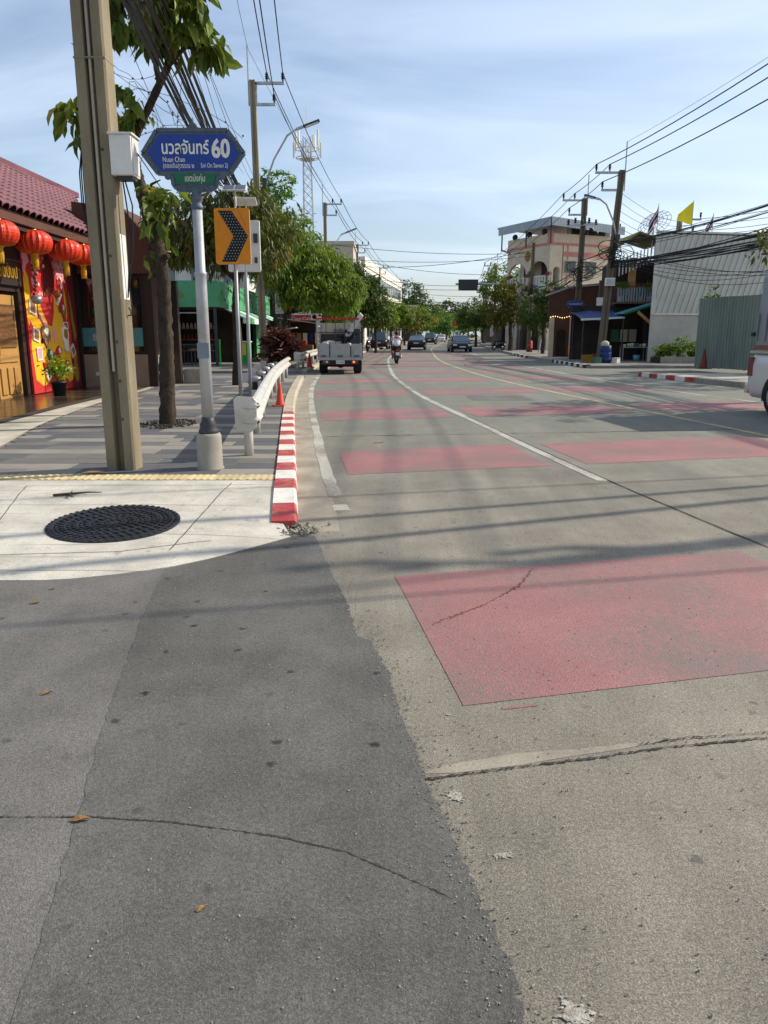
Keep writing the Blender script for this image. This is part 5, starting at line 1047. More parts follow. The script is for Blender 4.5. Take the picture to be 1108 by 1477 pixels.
def simple_house(name,label,cat,loc,w_,d,h,m,floors=2,cols=4,roof='flat',front='y',win=(1.0,1.2),gm='glass',rz=0,trim='wht',ground='inside',side_cols=3):
    t = thing(name,label,cat,loc,rz)
    MB().box(0,w_,0,d,-.2,h).build('wall', M[m], t)
    if roof == 'flat': MB().box(-.12,w_+.12,-.12,d+.12,h,h+.35).build('parapet', M[trim], t)
    elif roof == 'gable': MB().prism([(-.4,h),(w_+.4,h),(w_/2,h+1.4)],'y',-.4,d+.4).build('roof', M['rooft'], t)
    elif roof == 'lean': MB().prism([(-.5,h+.05),(w_+.4,h+.8),(w_+.4,h+.9),(-.5,h+.15)],'y',-.4,d+.4).build('roof', M['zinc'], t)
    fh = h/floors
    def wn(face, u, z, ww, hh):
        if face == 'y': f = MB().box(u-ww/2-.06,u+ww/2+.06,-.05,.02,z-.06,z+hh+.06).build('window', M[trim], t); MB().box(u-ww/2,u+ww/2,-.06,-.03,z,z+hh).build('pane', M[gm], f); MB().box(u-.025,u+.025,-.075,-.05,z,z+hh).build('mullion', M[trim], f)
        else:
            x = 0 if face == 'x0' else w_; s_ = -1 if face == 'x0' else 1
            f = MB().box(x-.035,x+.035,u-ww/2-.06,u+ww/2+.06,z-.06,z+hh+.06).build('window', M[trim], t); MB().box(x+s_*.01-.035,x+s_*.01+.035,u-ww/2,u+ww/2,z,z+hh).build('pane', M[gm], f); MB().box(x+s_*.03-.03,x+s_*.03+.03,u-.025,u+.025,z,z+hh).build('mullion', M[trim], f)
    for k in range(floors):
        if k == 0 and ground: continue
        z = k*fh+fh*.3
        for c in range(cols): wn('y', (c+.5)*w_/cols, z, win[0], win[1])
        for fc in ('x0','x1'):
            for c in range(side_cols): wn(fc, (c+.5)*d/side_cols, z, win[0], win[1])
    if ground:
        for c in range(cols): MB().box((c+.08)*w_/cols,(c+.92)*w_/cols,-.04,.1,0,min(2.7,fh*.85)).build('shutter', M[ground], t)
        for c in range(side_cols):
            for x in (0,w_): MB().box(x-.05,x+.05,(c+.08)*d/side_cols,(c+.92)*d/side_cols,0,min(2.7,fh*.85)).build('shutter', M[ground], t)
    return t
simple_house('house','white two storey house rising behind the green fascia','house',(-14.5,50,0),6.0,6,7.2,'wht',2,3,'gable',gm='glassb')
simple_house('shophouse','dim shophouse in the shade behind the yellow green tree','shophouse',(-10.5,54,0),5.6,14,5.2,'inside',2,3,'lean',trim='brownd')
simple_house('shophouse','grey beige concrete block rising above the tree tops','shophouse',(-13.0,84,0),9.8,12,10.6,'gwall',3,3,'flat',trim='gwall')
# food stall with the red drink sign
t = thing('food_stall','dark open food stall under a rusty sheet roof past the green shop','stall',(-5.6,43.5,SW)); ox,oy,oz = -5.6,43.5,SW
MB().prism([(0.0,2.25),(2.1,1.95),(2.1,2.0),(0,2.3)],'y',-1.6,2.6).build('sheet_roof', M['zinc'], t)
MB().prism([(-.6,1.55),(1.0,1.75),(1.0,1.79),(-.6,1.59)],'y',-2.2,-.9).build('canopy', M['awn'], t)
for x,y in ((.1,-1.4),(2.0,-1.4),(.1,2.4),(2.0,2.4)): MB().tube([(x,y,0),(x,y,2.1)],.04,6).build('post', M['woodl'], t)
MB().box(-1.5,2.0,2.4,2.5,0,2.2).build('rear_wall', M['inside'], t); MB().box(-.05,.05,-1.4,2.4,0,2.2).build('side_wall', M['inside'], t)
MB().box(.3,1.7,-.6,.1,.0,.85).build('counter', M['wood'], t); MB().box(.5,.9,-.5,-.1,.85,1.3).build('food_case', M['glassb'], t); MB().box(1.1,1.35,-.5,-.25,.85,1.1).build('red_can', M['red'], t)
for k in range(5): MB().box(.2+.35*k,.45+.35*k,2.2,2.38,.9+.1*(k%2),1.5).build('crate', M[('rust','woodl','white_p','barrel','cream')[k]], t)
t = thing('drink_sign','red and white drink sign board reading Coca-Cola above the stall','sign',(-4.45,42.4,2.18))
MB().box(-.52,.52,-.03,.03,0,.36).build('red_panel', M['red'], t); text('script_lettering','Coca-Cola',.24,M['slet'],t,(0,-.033,.18),shear=.35,sx=1.0)
MB().box(-.5,.52,-.03,.03,.37,.75).build('white_panel', M['white_p'], t)
text('panel_lettering','ร้านอาหาร',.16,M['rust'],t,(0,-.033,.64)); text('panel_lettering','ตามสั่ง',.15,M['dkgrey'],t,(0,-.033,.47))
t.rotation_euler = (0,0,0); MB().box(-.6,-.56,-.02,.02,-1.2,.7).build('post', M['dkgrey'], t)
t = thing('round_logo_sign','small white sign panel with a dark ring mark beside the red board','sign',(-3.62,42.4,2.28)); MB().box(-.28,.3,-.03,.03,0,.34).build('panel', M['white_p'], t); MB().lathe([(.13,-.003),(.13,.003),(.075,.003),(.075,-.003)],20).build('ring_mark', M['rust'], t).matrix_local = Matrix.Translation((-.1,-.034,.17)) @ Matrix.Rotation(R(90),4,'X')
MB().box(.1,.26,-.036,-.031,.2,.28).build('mark', M['dkgrey'], t); MB().box(-.02,.02,.03,.06,-.2,.3).build('bracket', M['dkgrey'], t)
t = thing('picture_sign','tall white sign board with black line drawing behind the tree trunk','sign',(-5.22,40,2.55)); MB().box(-.24,.24,-.03,.03,0,1.1).build('board', M['white_p'], t)
dr = MB(); 
for pl in ([(-.18,.2),(-.05,.42),(.12,.38),(.2,.55)],[(-.2,.5),(0,.62),(.05,.8),(-.1,.9),(-.18,.72),(-.2,.5)],[(.02,.1),(.1,.25),(.2,.2)],[(.05,.62),(.2,.75)],[(-.2,.1),(-.06,.12)]): dr.tube([(x,-.034,z) for x,z in pl],.011,4)
dr.build('line_drawing', M['black'], t); text('sign_lettering','ผ้า',.16,M['greens'],t,(-.05,-.034,1.0)); MB().tube([(0,.05,-2.4),(0,.05,.9)],.03,6).build('post', M['dkgrey'], t)
# the long white building further on and the cell tower
t = thing('white_building','long white three storey building receding along the street','building',(-2.6,106,0)); ox,oy,oz = -2.6,106,0
dx,dy = 6.0,50.0; ln = math.hypot(dx,dy); t.rotation_euler = (0,0,-math.atan2(dx,dy))
MB().box(-9,0,0,ln,0,10.3).build('wall', M['wht'], t); MB().box(-9.1,.12,-.1,ln+.1,10.3,11.5).build('parapet', M['wht'], t)
MB().lathe([(2.6,0),(2.6,9.9)],20,(-3.0,.3,0)).build('rounded_bay', M['wht'], t, True); MB().lathe([(2.75,9.9),(2.75,11.0),(2.4,11.1)],20,(-3.0,.3,0)).build('bay_cornice', M['gwall'], t, True)
for k in range(7): a = R(215+k*18); MB().obox((-3.0+2.62*math.cos(a),.3+2.62*math.sin(a),7.2),(.7,.1,2.6),(0,0,a+R(90))).build('bay_window', M['glassb'], t)
for f in range(3):
    for k in range(14):
        y = 2+k*(ln-3)/14; w1 = MB().box(-.02,.05,y,y+2.6,1.2+f*3.3,1.2+f*3.3+1.9).build('window', M['dkgrey'], t); MB().box(.03,.07,y+.1,y+2.5,1.35+f*3.3,1.0+f*3.3+1.95).build('pane', M['glass'], w1)
for k in range(3): MB().box(.05,.9,4+k*3.4,6+k*3.4,7.3-.9*(k%2)*3,8.3-.9*(k%2)*3).build('window_canopy', M['dkgrey'], t)
MB().prism([(-5,11.5),(-1,11.5),(-1.4,12.3),(-4,12.6)],'y',2,8).build('roof_shed', M['zinc'], t)
t = thing('cell_tower','tall lattice cell tower with white antenna panels above the trees','tower',(-14.8,160,0))
for sx_ in (-1,1):
    for sy_ in (-1,1): MB().tube([(sx_*1.2,sy_*1.2,0),(sx_*.7,sy_*.7,38)],.09,5).build('leg', M['steel'], t)
br = MB()
for k in range(24):
    z0,z1 = k*1.6,(k+1)*1.6; h0,h1 = 1.2-.5*z0/38,1.2-.5*z1/38
    for a in ((-1,-1,1,-1),(1,-1,1,1),(1,1,-1,1),(-1,1,-1,-1)): br.tube([(a[0]*h0,a[1]*h0,z0),(a[2]*h1,a[3]*h1,z1)],.045,3); br.tube([(a[2]*h0,a[3]*h0,z0),(a[0]*h1,a[1]*h1,z1)],.045,3)
br.build('bracing', M['steel'], t)
pf_ = MB()
for z in (34.6,36.2): pf_.tube([(2.2*math.cos(a*.3927),2.2*math.sin(a*.3927),z) for a in range(17)],.07,4)
for k in range(6): pf_.tube([(0,0,34.6),(2.2*math.cos(k*1.047),2.2*math.sin(k*1.047),34.6)],.06,4)
pf_.lathe([(1.3,34.2),(1.5,34.5),(.6,34.55)],10)
pf_.build('platform', M['steel'], t)
for k in range(12): a = k*R(30); MB().obox((2.6*math.cos(a),2.6*math.sin(a),36.0+.9*(k%3)),(.3,.2,2.7+.5*(k%2)),(0,0,a)).build('antenna_panel', M['white_p'], t)
MB().tube([(0,0,38),(0,0,44)],.06,4).build('spire', M['steel'], t)
# ------------------------------------------------------------------ poles, cross arms, lamps, cables
GP = 'utility poles along the street'
def pole(label, x, y, h, side, lean=(0,0), w_=.15, rod=True, arms=True, group=GP):
    t = thing('utility_pole', label, 'utility pole', (x,y,SW), 0, group); lx,ly = lean
    MB().loft([[(sx*w_*k+lx*f,sy*w_*.8*k+ly*f,h*f-.2*(f==0)) for sx,sy in ((-1,-1),(-.3,-1),(-.2,-.6),(.2,-.6),(.3,-1),(1,-1),(1,1),(-1,1))] for f,k in ((0,1.1),(.5,.95),(1,.78))]).build('shaft', M['conc_shade' if side < 0 else 'conc'], t)
    pts = []
    if arms:
        for zz_,l,ins in ((h-.12,1.35,(.62,1.3)),(h-.95,.95,(.9,))):
            fx = lx*zz_/h
            MB().bar((fx-side*.12,0,zz_),(fx+side*l,0,zz_),.09,.11).build('cross_arm', M['steel'], t)
            if l > 1: MB().bar((fx+side*.15,0,zz_+.02),(fx+side*.15,0,zz_-.75),.09,.09,(0,1,0)).build('arm_bracket', M['steel'], t)
            for u in ins:
                MB().lathe([(.035,0),(.035,.1),(.085,.12),(.05,.17),(.085,.2),(.05,.25),(.075,.28),(.05,.36),(.001,.37)],10,(fx+side*u,0,zz_+.05)).build('insulator', M['black'], t)
                pts.append(Vector((x+fx+side*u, y, SW+zz_+.40)))
    if rod: MB().tube([(lx-side*.17,0,h-1.0),(lx-side*.17,0,h+1.35)],.035,6).build('lightning_rod', M['steel'], t)
    return t, pts, lambda z: Vector((x+lx*z/h, y, SW+z))
NCAB = {}
def cable(a, b_, sag, r, label, group, n=14, wob=0, seed=0):
    a = Vector(a); b_ = Vector(b_); q = random.Random(seed+int(a.x*10)+int(b_.y*7)); pts = []; cx = q.gauss(0,wob); cz_ = q.gauss(0,wob)
    for i in range(n+1):
        s_ = i/n; p = a.lerp(b_, s_); p.z -= sag*4*s_*(1-s_); k = math.sin(math.pi*s_*2)*.5; p.x += cx*k; p.z += cz_*k; pts.append(p)
    o = MB().tube(pts, r, 4).build('cable', M['cable'], None, fix=False)
    NCAB[label] = NCAB.get(label,0)+1
    tag(o, label, 'cable', group); return o
LP = []
for i,(x,y,h,lb,ln_) in enumerate(((-5.5,36,11.95,'second concrete pole standing past the chevron signs',(-.1,0)),(-4.7,65,11.6,'third pole rising out of the yellow green tree',(0,0)),(-3.1,93,11.5,'fourth pole in front of the white building bay',(0,0)),(-.7,121,11.2,'fifth pole along the white building wall',(0,0)),(2.5,150,11,'sixth pole at the far end of the white building',(0,0)),(5.6,180,11,'distant pole at the street bend',(0,0)))):
    LP.append(pole(lb,x,y,h,1,ln_))
P1 = [Vector((-2.25,8.3,12.1)),Vector((-1.65,8.3,12.1)),Vector((-1.95,8.3,11.3))]
P0 = [Vector((.2,-20,12.1)),Vector((.8,-20,12.1)),Vector((.5,-20,11.3))]
chain = [P0,P1]+[p[1] for p in LP]
wn = ('near the top edge','from the corner pole','between the second and third poles','between the third and fourth poles','past the white building','past the far poles','at the street bend')
for k in range(len(chain)-1):
    for j in range(3):
        cable(chain[k][j], chain[k+1][j], .45, .021 if k < 3 else .028, 'high power line '+('outer','middle','lower')[(1,0,2)[j]]+' strand '+wn[k], 'power lines over the near pavement')
for k,zt in ((0,13.2),(1,12.8)):
    a = Vector((-5.75,36,13.3)) if k == 0 else LP[1][2](12.9); b_ = Vector((-3.0,8.3,13.4)) if k == 0 else Vector((-5.75,36,13.3))
    cable(a, b_, .3, .009, 'thin top wire '+('from the corner pole' if k == 0 else 'between the second and third poles'), 'power lines over the near pavement')
# communication cables: the drooping bundle from the corner pole to the second pole and on
q = random.Random(31)
GB = 'communication cables slung along the near pavement'
adj = ('thick','thin','slack','taut','lower','upper','outer','inner','loose','twisted','heavy','fine','sagging','stray','doubled','dark','straight','wavy','short','long','frayed','stiff','limp','worn')
for i in range(20):
    z1 = 5.55+q.gauss(0,.28); z2 = 5.9+q.gauss(0,.35)
    cable((-2.7+q.gauss(0,.05),8.35,z1+.1), (-5.35+q.gauss(0,.05),35.9,z2), .35+q.random()*.5, q.choice((.008,.011,.014,.02,.024)), adj[i]+' strand of the cable bundle from the corner pole through the tree', GB, 16, .12, i)
for i in range(7):
    cable((-2.7,8.35,5.9+q.random()*.9), (-4.6-q.random()*1.2,26+q.random()*10,5.0+q.random()*2.2), .1+q.random()*.4, .006, adj[i]+' drop wire fanning from the corner pole behind the blue sign', GB, 12, .1, i)
for k in range(4):
    for i in range(7 if k < 2 else 4):
        cable(LP[k][2](5.6+q.gauss(0,.3)), LP[k+1][2](5.6+q.gauss(0,.3)), .5+q.random()*.5, q.choice((.012,.02,.026)), adj[i]+' strand of the cable bundle '+wn[k+2], GB, 12, .1, i)
for i in range(9):
    cable((-2.75,8.3,5.5+q.gauss(0,.25)), (-.9+q.gauss(0,.2),-14,5.9+q.gauss(0,.3)), .4+q.random()*.3, q.choice((.01,.016,.022)), adj[i]+' cable running from the corner pole back over the viewer', GB, 12, .1, i)
cable((-2.9,8.3,6.9),(-4.25,5.0,3.55+.0),0,.006,'thin wire slanting from the top edge down to the corner pole',GB)
cable((-2.8,8.3,6.2),(-9,6.5,4.1),.05,.010,'single wire crossing the upper corner of the sky',GB)
cable((-3.2,8.0,6.3),(-5.2,24,4.4),.0,.005,'thin drop wire falling toward the restaurant roof',GB)
cable((-2.45,8.25,3.3),(-6.9,40,3.1),.15,.006,'thin drop wire low behind the sign post',GB)
# opposite side
q = random.Random(41); GQ = 'poles along the opposite pavement'
A = pole('concrete pole with bracket arms in front of the cream arched house',12.1,50,9.5,-1,(.15,0),.17,group=GQ)
Bp = pole('leaning concrete pole with bracket arms beside the blue barrel',11.55,42,9.55,-1,(.55,0),.17,group=GQ)
D = pole('dark pole tangled with creeper left of the arched house',12.1,66,8.7,-1,(.1,0),.15,arms=False,rod=False,group=GQ)
E1 = pole('pole with short arms beyond the gantry sign',13.2,95,9.4,-1,group=GQ)
F1 = pole('far pole on the opposite kerb behind the gantry sign',15.6,122,9.2,-1,group=GQ)
G1 = pole('furthest pole on the opposite kerb',19.0,152,9.2,-1,group=GQ)
N1 = pole('near pole on the opposite pavement outside the picture',13.6,9.5,9.6,-1,group=GQ)
So = pole('pole in the side lane behind the yellow flag',18.1,50,8.4,1,w_=.14,group=GQ,rod=False)
pole('short pole with white painted foot under the blue awning',12.75,47,4.5,-1,arms=False,rod=False,w_=.14,group=GQ)
pole('stub pole below the lane sign',11.75,48.6,3.6,-1,arms=False,rod=False,w_=.12,group=GQ)
MB().lathe([(.2,.0),(.2,1.5)],4).build('white_foot', M['white_p'], bpy.data.objects['utility_pole.013'] if 'utility_pole.013' in bpy.data.objects else None) if False else None
GR = 'power lines over the opposite pavement'
ch = [N1[1],Bp[1],A[1],E1[1],F1[1],G1[1]]; nm = ('sweeping to the picture edge','between the two bracket poles','past the arched house','beyond the gantry sign','at the far opposite kerb')
for k in range(len(ch)-1):
    for j in range(3): cable(ch[k][j], ch[k+1][j], .5 if k != 1 else .08, .024 if k < 3 else .03, 'high power line '+('middle','outer','lower')[j]+' strand '+nm[k], GR)
cable(Vector((13.8,9.5,11)),Vector((12.27,42,11.0)),.4,.008,'thin top wire sweeping to the picture edge',GR)
GC = 'communication cables on the opposite side'
for i in range(23):
    hi = i%3 == 0; cable(N1[2](6.2+q.gauss(0,.15) if hi else 4.9+q.gauss(0,.25)), Bp[2]((6.0 if hi else 5.0)+q.gauss(0,.12)), (.45 if hi else .3)+q.random()*.25, q.choice((.009,.012,.017,.026)), adj[i]+' cable looping from the leaning pole to the picture edge', GC, 16, .15, i)
for i in range(10):
    cable(Bp[2](4.8+q.random()*1.2), A[2](4.6+q.random()*1.6), .1+q.random()*.5, q.choice((.014,.02,.028)), adj[i]+' cable between the leaning pole and the next pole', GC, 10, .12, i)
for i in range(12):
    cable(A[2](4.4+q.random()*1.4), D[2](4.2+q.random()*1.4), .3+q.random()*.8, q.choice((.018,.026,.036)), adj[i]+' cable sagging before the arched house', GC, 12, .2, i)
for i in range(7):
    cable(D[2](4.6+q.random()*1.5), E1[2](4.6+q.random()*1.5), .4+q.random()*.8, q.choice((.02,.03)), adj[i]+' cable above the opposite trees', GC, 12, .1, i)
for i in range(6):
    cable(E1[2](4.6+q.random()*1.5), F1[2](4.6+q.random()*1.5), .4+q.random()*.6, .03, adj[i]+' cable along the far opposite kerb', GC, 10, .1, i)
for i in range(9):
    cable(So[2](5.6+i*.33), Vector((27,30+i*.4,6.0+i*.42)), .35+q.random()*.3, .014, adj[i]+' wire running over the white metal building', GC, 12, .1, i)
for i in range(7):
    cable(So[2](6.2+i*.33), Bp[2](6.0+i*.42), .1+q.random()*.3, .012, adj[i]+' wire between the leaning pole and the lane pole', GC, 10, .05, i)
for i in range(6):
    cable(Bp[2](5.2+q.random()*.8), Vector((20.5,34,4.4+q.random()*1.2)), .7+q.random()*.9, .012, adj[i]+' slack wire drooping before the white metal wall', GC, 14, .1, i)
# coils of spare cable hung on the opposite poles
for x,y,z,lb in ((11.95,41.7,5.5,'tangled coil of spare cable on the leaning pole'),(12.1,49.7,5.2,'tangled coil of spare cable on the pole before the arched house'),(12.1,65.7,5.0,'tangled coil of spare cable on the creeper pole')):
    b = MB()
    for k in range(9):
        r_ = q.uniform(.25,.5); cx,cz_ = q.gauss(0,.25),q.gauss(0,.25); b.tube([(cx+r_*math.cos(a*.5236)*1.2, q.gauss(0,.04)-.1, cz_+r_*.7*math.sin(a*.5236)) for a in range(13)], .022, 4)
    o = b.build('cable_coil', M['cable'], None, fix=False); o.location = (x,y,z); tag(o, lb, 'cable coil', 'cable coils on poles')
t = thing('meter_box','pale box fixed low on the leaning opposite pole','meter box',(11.75,41.75,4.0)); MB().box(-.24,.24,-.16,.05,0,.4).build('case', M['white_p'], t, bevel=.01); MB().box(-.2,.2,-.175,-.162,.05,.34).build('lid', M['silver'], t)
t = thing('spool_bracket','dark bracket of spool insulators high on the pole before the arched house','bracket',(12.1,49.7,8.0)); MB().bar((-.9,0,0),(.9,0,.1),.08,.1).build('bar', M['steel'], t)
for k in range(5): MB().lathe([(.1,0),(.05,.08),(.1,.16),(.05,.22),(.09,.3),(.001,.31)],8,(-.85+k*.42,0,.05+.1*(k%2))).build('spool', M['black'], t, True)
for k in range(3): MB().lathe([(.13,-.1),(.13,.1),(.001,.11)],10,(.25+.3*k,-.1,-.45+.2*(k%2))).build('fuse_holder', M['black'], t, True)
t = thing('bracket_sign','small white board hung at the stall roof edge by the leaning pole','sign',(11.72,42.9,3.05)); MB().box(-.28,.28,-.02,.02,0,.42).build('board', M['white_p'], t); MB().box(-.3,.3,.02,.04,.4,.44).build('hanger', M['dkgrey'], t)
# cross street wires
GX = 'wires crossing the street'
cs = [((-4.6,65,8.6),(12.2,66,8.0),'upper'),((-4.6,65,7.6),(12.2,66,7.8),'lower'),((-3,93,9.2),(12.1,66,8.2),'slanting'),((-3,93,8.2),(13.2,95,7.4),'middle'),((-3,93,7.2),(13.2,95,6.8),'second'),((-3,93,9.9),(13.2,95,8.4),'topmost'),((-.6,121,8.6),(15.6,122,7.2),'far upper'),((-.6,121,7.4),(15.6,122,6.6),'far middle'),((-.6,121,6.4),(15.6,122,6.0),'far lower'),((2.5,150,8.4),(19,152,7.2),'distant upper'),((2.5,150,7),(19,152,6.2),'distant lower'),((2.5,150,6),(19,152,5.6),'distant heavy')]
for i,(a,b_,lb) in enumerate(cs): cable(a,b_,.35+.1*(i%4),.018+.006*(a[1]>90)+.012*(a[1]>140), lb+' wire crossing high over the street', GX)
# out of frame feeder cables whose shade falls across the near road
for i,(a,b_,r_) in enumerate((((17,12.15,6.5),(-4,3.95,6.5),.06),((17,12.4,6.5),(-4,5.4,6.5),.05),((17,12.5,6.5),(-4,7.45,6.5),.022),((17,9.3,6.5),(-4,4.5,6.5),.02))):
    cable(a,b_,.12,r_,adj[i]+' feeder cable crossing above the viewer outside the picture',GX,10)
def lamp(label, pts, head, par=None):
    p0 = Vector(pts[0]); t = thing('street_lamp', label, 'street lamp', p0, 0, 'street lamps')
    P = [Vector(p)-p0 for p in pts]; MB().tube(P, [.042]*len(P), 7).build('arm', M['steel'], t, True)
    a = P[-1]; b_ = Vector(head)-p0
    MB().bar(a, a.lerp(b_,.35), .1,.1).build('neck', M['steel'], t); MB().bar(a.lerp(b_,.3), b_, .2,.1).build('head', M['dkgrey'], t, bevel=.02)
    MB().bar(a.lerp(b_,.4)-Vector((0,0,.06)), a.lerp(b_,.95)-Vector((0,0,.06)), .2,.03).build('lens', M['led'], t); MB().bar((0,.02,-.05),(0,-.0,.35),.16,.16,(0,1,0)).build('clamp', M['dkgrey'], t)
lamp('street lamp on a slanting arm from the second pole',[(-5.2,35.8,7.8),(-4.75,35.8,8.9),(-4.15,35.8,9.85),(-3.75,35.8,10.1)],(-2.75,35.8,10.45))
lamp('street lamp on a slanting arm above the yellow green tree',[(-4.6,64.8,7.2),(-3.9,64.8,8.6),(-3.4,64.8,9.3)],(-2.2,64.8,9.75))
lamp('street lamp above the fourth pole tree',[(-2.9,92.8,6.4),(-2.2,92.8,7.6),(-1.8,92.8,8.0)],(-.6,92.8,8.3))
lamp('street lamp arm curving from the leaning opposite pole',[(12.0,41.8,6.2),(11.75,41.8,7.2),(11.35,41.8,8.0),(11.0,41.8,8.25)],(10.2,41.8,8.45))
lamp('street lamp reaching from the creeper pole toward the gantry sign',[(11.9,65.7,6.2),(11.2,65.7,7.3),(10.6,65.7,7.85)],(9.5,65.7,8.2))
# gantry with the dark variable message board
t = thing('gantry_sign','dark rectangular message board on a long arm over the opposite lane','traffic sign',(12.7,75,SW))
MB().tube([(0,0,0),(0,0,7.3)],.13,10).build('post', M['silver'], t, True); MB().tube([(.1,0,6.0),(-6.0,0,6.0)],.09,8).build('arm', M['silver'], t, True)
MB().box(-5.75,-3.95,-.3,-.1,5.4,6.4).build('board', M['black'], t, bevel=.02); MB().box(-5.68,-4.02,-.32,-.301,5.46,6.34).build('display', M['carblk'], t); MB().box(-5.72,-5.62,-.33,-.32,5.42,5.5).build('label_plate', M['white_p'], t)
t = thing('signal_board','bright orange square board hanging over the far street','board',(9.75,150,3.9)); MB().lathe([(.001,-.04),(.58,-.04),(.62,0),(.58,.04),(.001,.04)],10).build('panel', M['sigr'], t).rotation_euler = (R(90),0,0); MB().tube([(0,0,.5),(0,0,2.2)],.04,5).build('hanger', M['dkgrey'], t)
t = thing('signal_board','small red board over the far street end','board',(15.0,168,3.2)); MB().box(-.45,.55,-.05,.05,0,.75).build('panel', M['red'], t); MB().tube([(0,0,.7),(0,0,2.6)],.05,5).build('hanger', M['dkgrey'], t)
t = thing('traffic_light','green traffic light boxes on a mast at the street end','traffic light',(11.9,168,2.0)); MB().box(-.5,.7,-.1,.1,1.2,1.6).build('signal_box', M['greens'], t); MB().tube([(1.2,0,-2),(1.2,0,4),(-.2,0,4)],.07,5).build('mast', M['dkgrey'], t)
# ------------------------------------------------------------------ vehicles
def wheel(par, x, y, r, w_, name='wheel'):
    t = MB(); rings = []
    for xx,rr in ((-w_/2,r*.78),(-w_/2,r*.95),(-w_*.3,r),(w_*.3,r),(w_/2,r*.95),(w_/2,r*.78)):
        rings.append([(x+xx, y+rr*math.cos(a*math.pi/10), r+rr*math.sin(a*math.pi/10)) for a in range(20)])
    o = t.loft(rings).build(name, M['rubber'], par, True)
    s_ = -1 if x < 0 else 1; h = MB().loft([[(x+s_*(w_/2+.004)*k, y+rr*math.cos(a*math.pi/8), r+rr*math.sin(a*math.pi/8)) for a in range(16)] for rr,k in ((r*.66,.8),(r*.64,1),(r*.2,1.08))])
    h.build('rim', M['steel'], o); return o
def car(name, label, loc, rz, paint, suv=False, group=None, lit=False):
    t = thing(name, label, 'car', loc, rz, group); H_ = 1.75 if suv else 1.45; L2 = 2.25; w_ = .9
    st = [(-L2,.62,.42,.78),(-L2+.08,.8,.3,.92),(-L2+.5,.88,.24,.98 if not suv else 1.05),(-1.0,.9,.22,.95 if not suv else 1.02),(.6,.9,.22,.95 if not suv else 1.02),(1.3,.88,.24,.9),(L2-.25,.82,.28,.76),(L2-.03,.66,.36,.62)]
    rings = [[(-ww,y,zb+.1),(-ww*.93,y,zb),(ww*.93,y,zb),(ww,y,zb+.1),(ww*1.0,y,zt-.18),(ww*.9,y,zt-.02),(ww*.55,y,zt+.015),(-ww*.55,y,zt+.015),(-ww*.9,y,zt-.02),(-ww,y,zt-.18)] for y,ww,zb,zt in st]
    MB().loft(rings).build('body', M[paint], t, True, bevel=0)
    r0 = -L2+.15 if suv else -1.75
    cs = [(r0,.8,.78,.93),(r0+(.25 if suv else .75),.8,.66,H_-.04),(-.3,.82,.66,H_-.01),(.35,.82,.66,H_-.05),(1.35,.8,.74,.93)]
    rings = [[(-a,y,.9),(a,y,.9),(b_,y,zt-.03),(b_*.8,y,zt),(-b_*.8,y,zt),(-b_,y,zt-.03)] for y,a,b_,zt in cs]
    MB().loft(rings).build('glasshouse', M['glassb'], t, False)
    rings = [[(-b_*1.02,y,zt-.05),(b_*1.02,y,zt-.05),(b_*.85,y,zt+.02),(-b_*.85,y,zt+.02)] for y,b_,zt in ((r0+(.25 if suv else .7),.66,H_-.04),(-.3,.67,H_),(.38,.66,H_-.05))]
    MB().loft(rings).build('roof', M[paint], t, False, bevel=.01)
    for s_ in (-1,1):
        for y in (-1.35,1.4): wheel(t, s_*.8, y, .33, .22)
        MB().obox((s_*.66,-L2+.06,.76),(.34,.12,.16),(0,0,s_*.15)).build('tail_lamp', M['tail'], t); MB().obox((s_*.64,L2-.12,.62),(.36,.14,.14),(0,0,-s_*.35)).build('headlight', M['head'], t, bevel=.02)
        MB().obox((s_*.98,.75,.98),(.2,.1,.13)).build('mirror', M[paint], t, bevel=.02)
    MB().box(-.26,.26,-L2-.02,-L2+.02,.62,.74).build('number_plate', M['plate'], t); MB().box(-.26,.26,L2-.02,L2+.01,.42,.53).build('number_plate', M['plate'], t)
    MB().box(-.45,.45,L2-.07,L2-.0,.55,.68).build('grille', M['black'], t); MB().box(-.8,.8,-L2-.03,-L2+.1,.36,.55).build('rear_bumper', M['black' if paint!='carwht' else 'carwht'], t, bevel=.02)
    MB().box(-.7,.7,L2-.1,L2+.02,.26,.4).build('front_bumper', M['black'], t, bevel=.02)
    return t
GV = 'cars on the street'
car('car','black saloon car driving toward the viewer in the opposite lane',(6.75,70.5,.012),math.pi+.03,'carblk',group=GV)
car('car','black saloon car driving away with red tail lamps',(3.35,80,.012),-.08,'carblk',group=GV)
car('car','dark tall car driving away ahead of the black saloon',(7.3,124,.012),-.12,'cargry',True,GV)
car('car','pale car parked at the far kerb by the street end',(11.5,160,.012),-.1,'carwht',group=GV)
car('car','dark car far along by the kerb behind the tall dark car',(9.2,150,.012),-.1,'carblk',group=GV)
car('car','dark tall car parked by the near kerb past the rider',(-.35,84,.012),-.1,'cargry',True,GV)
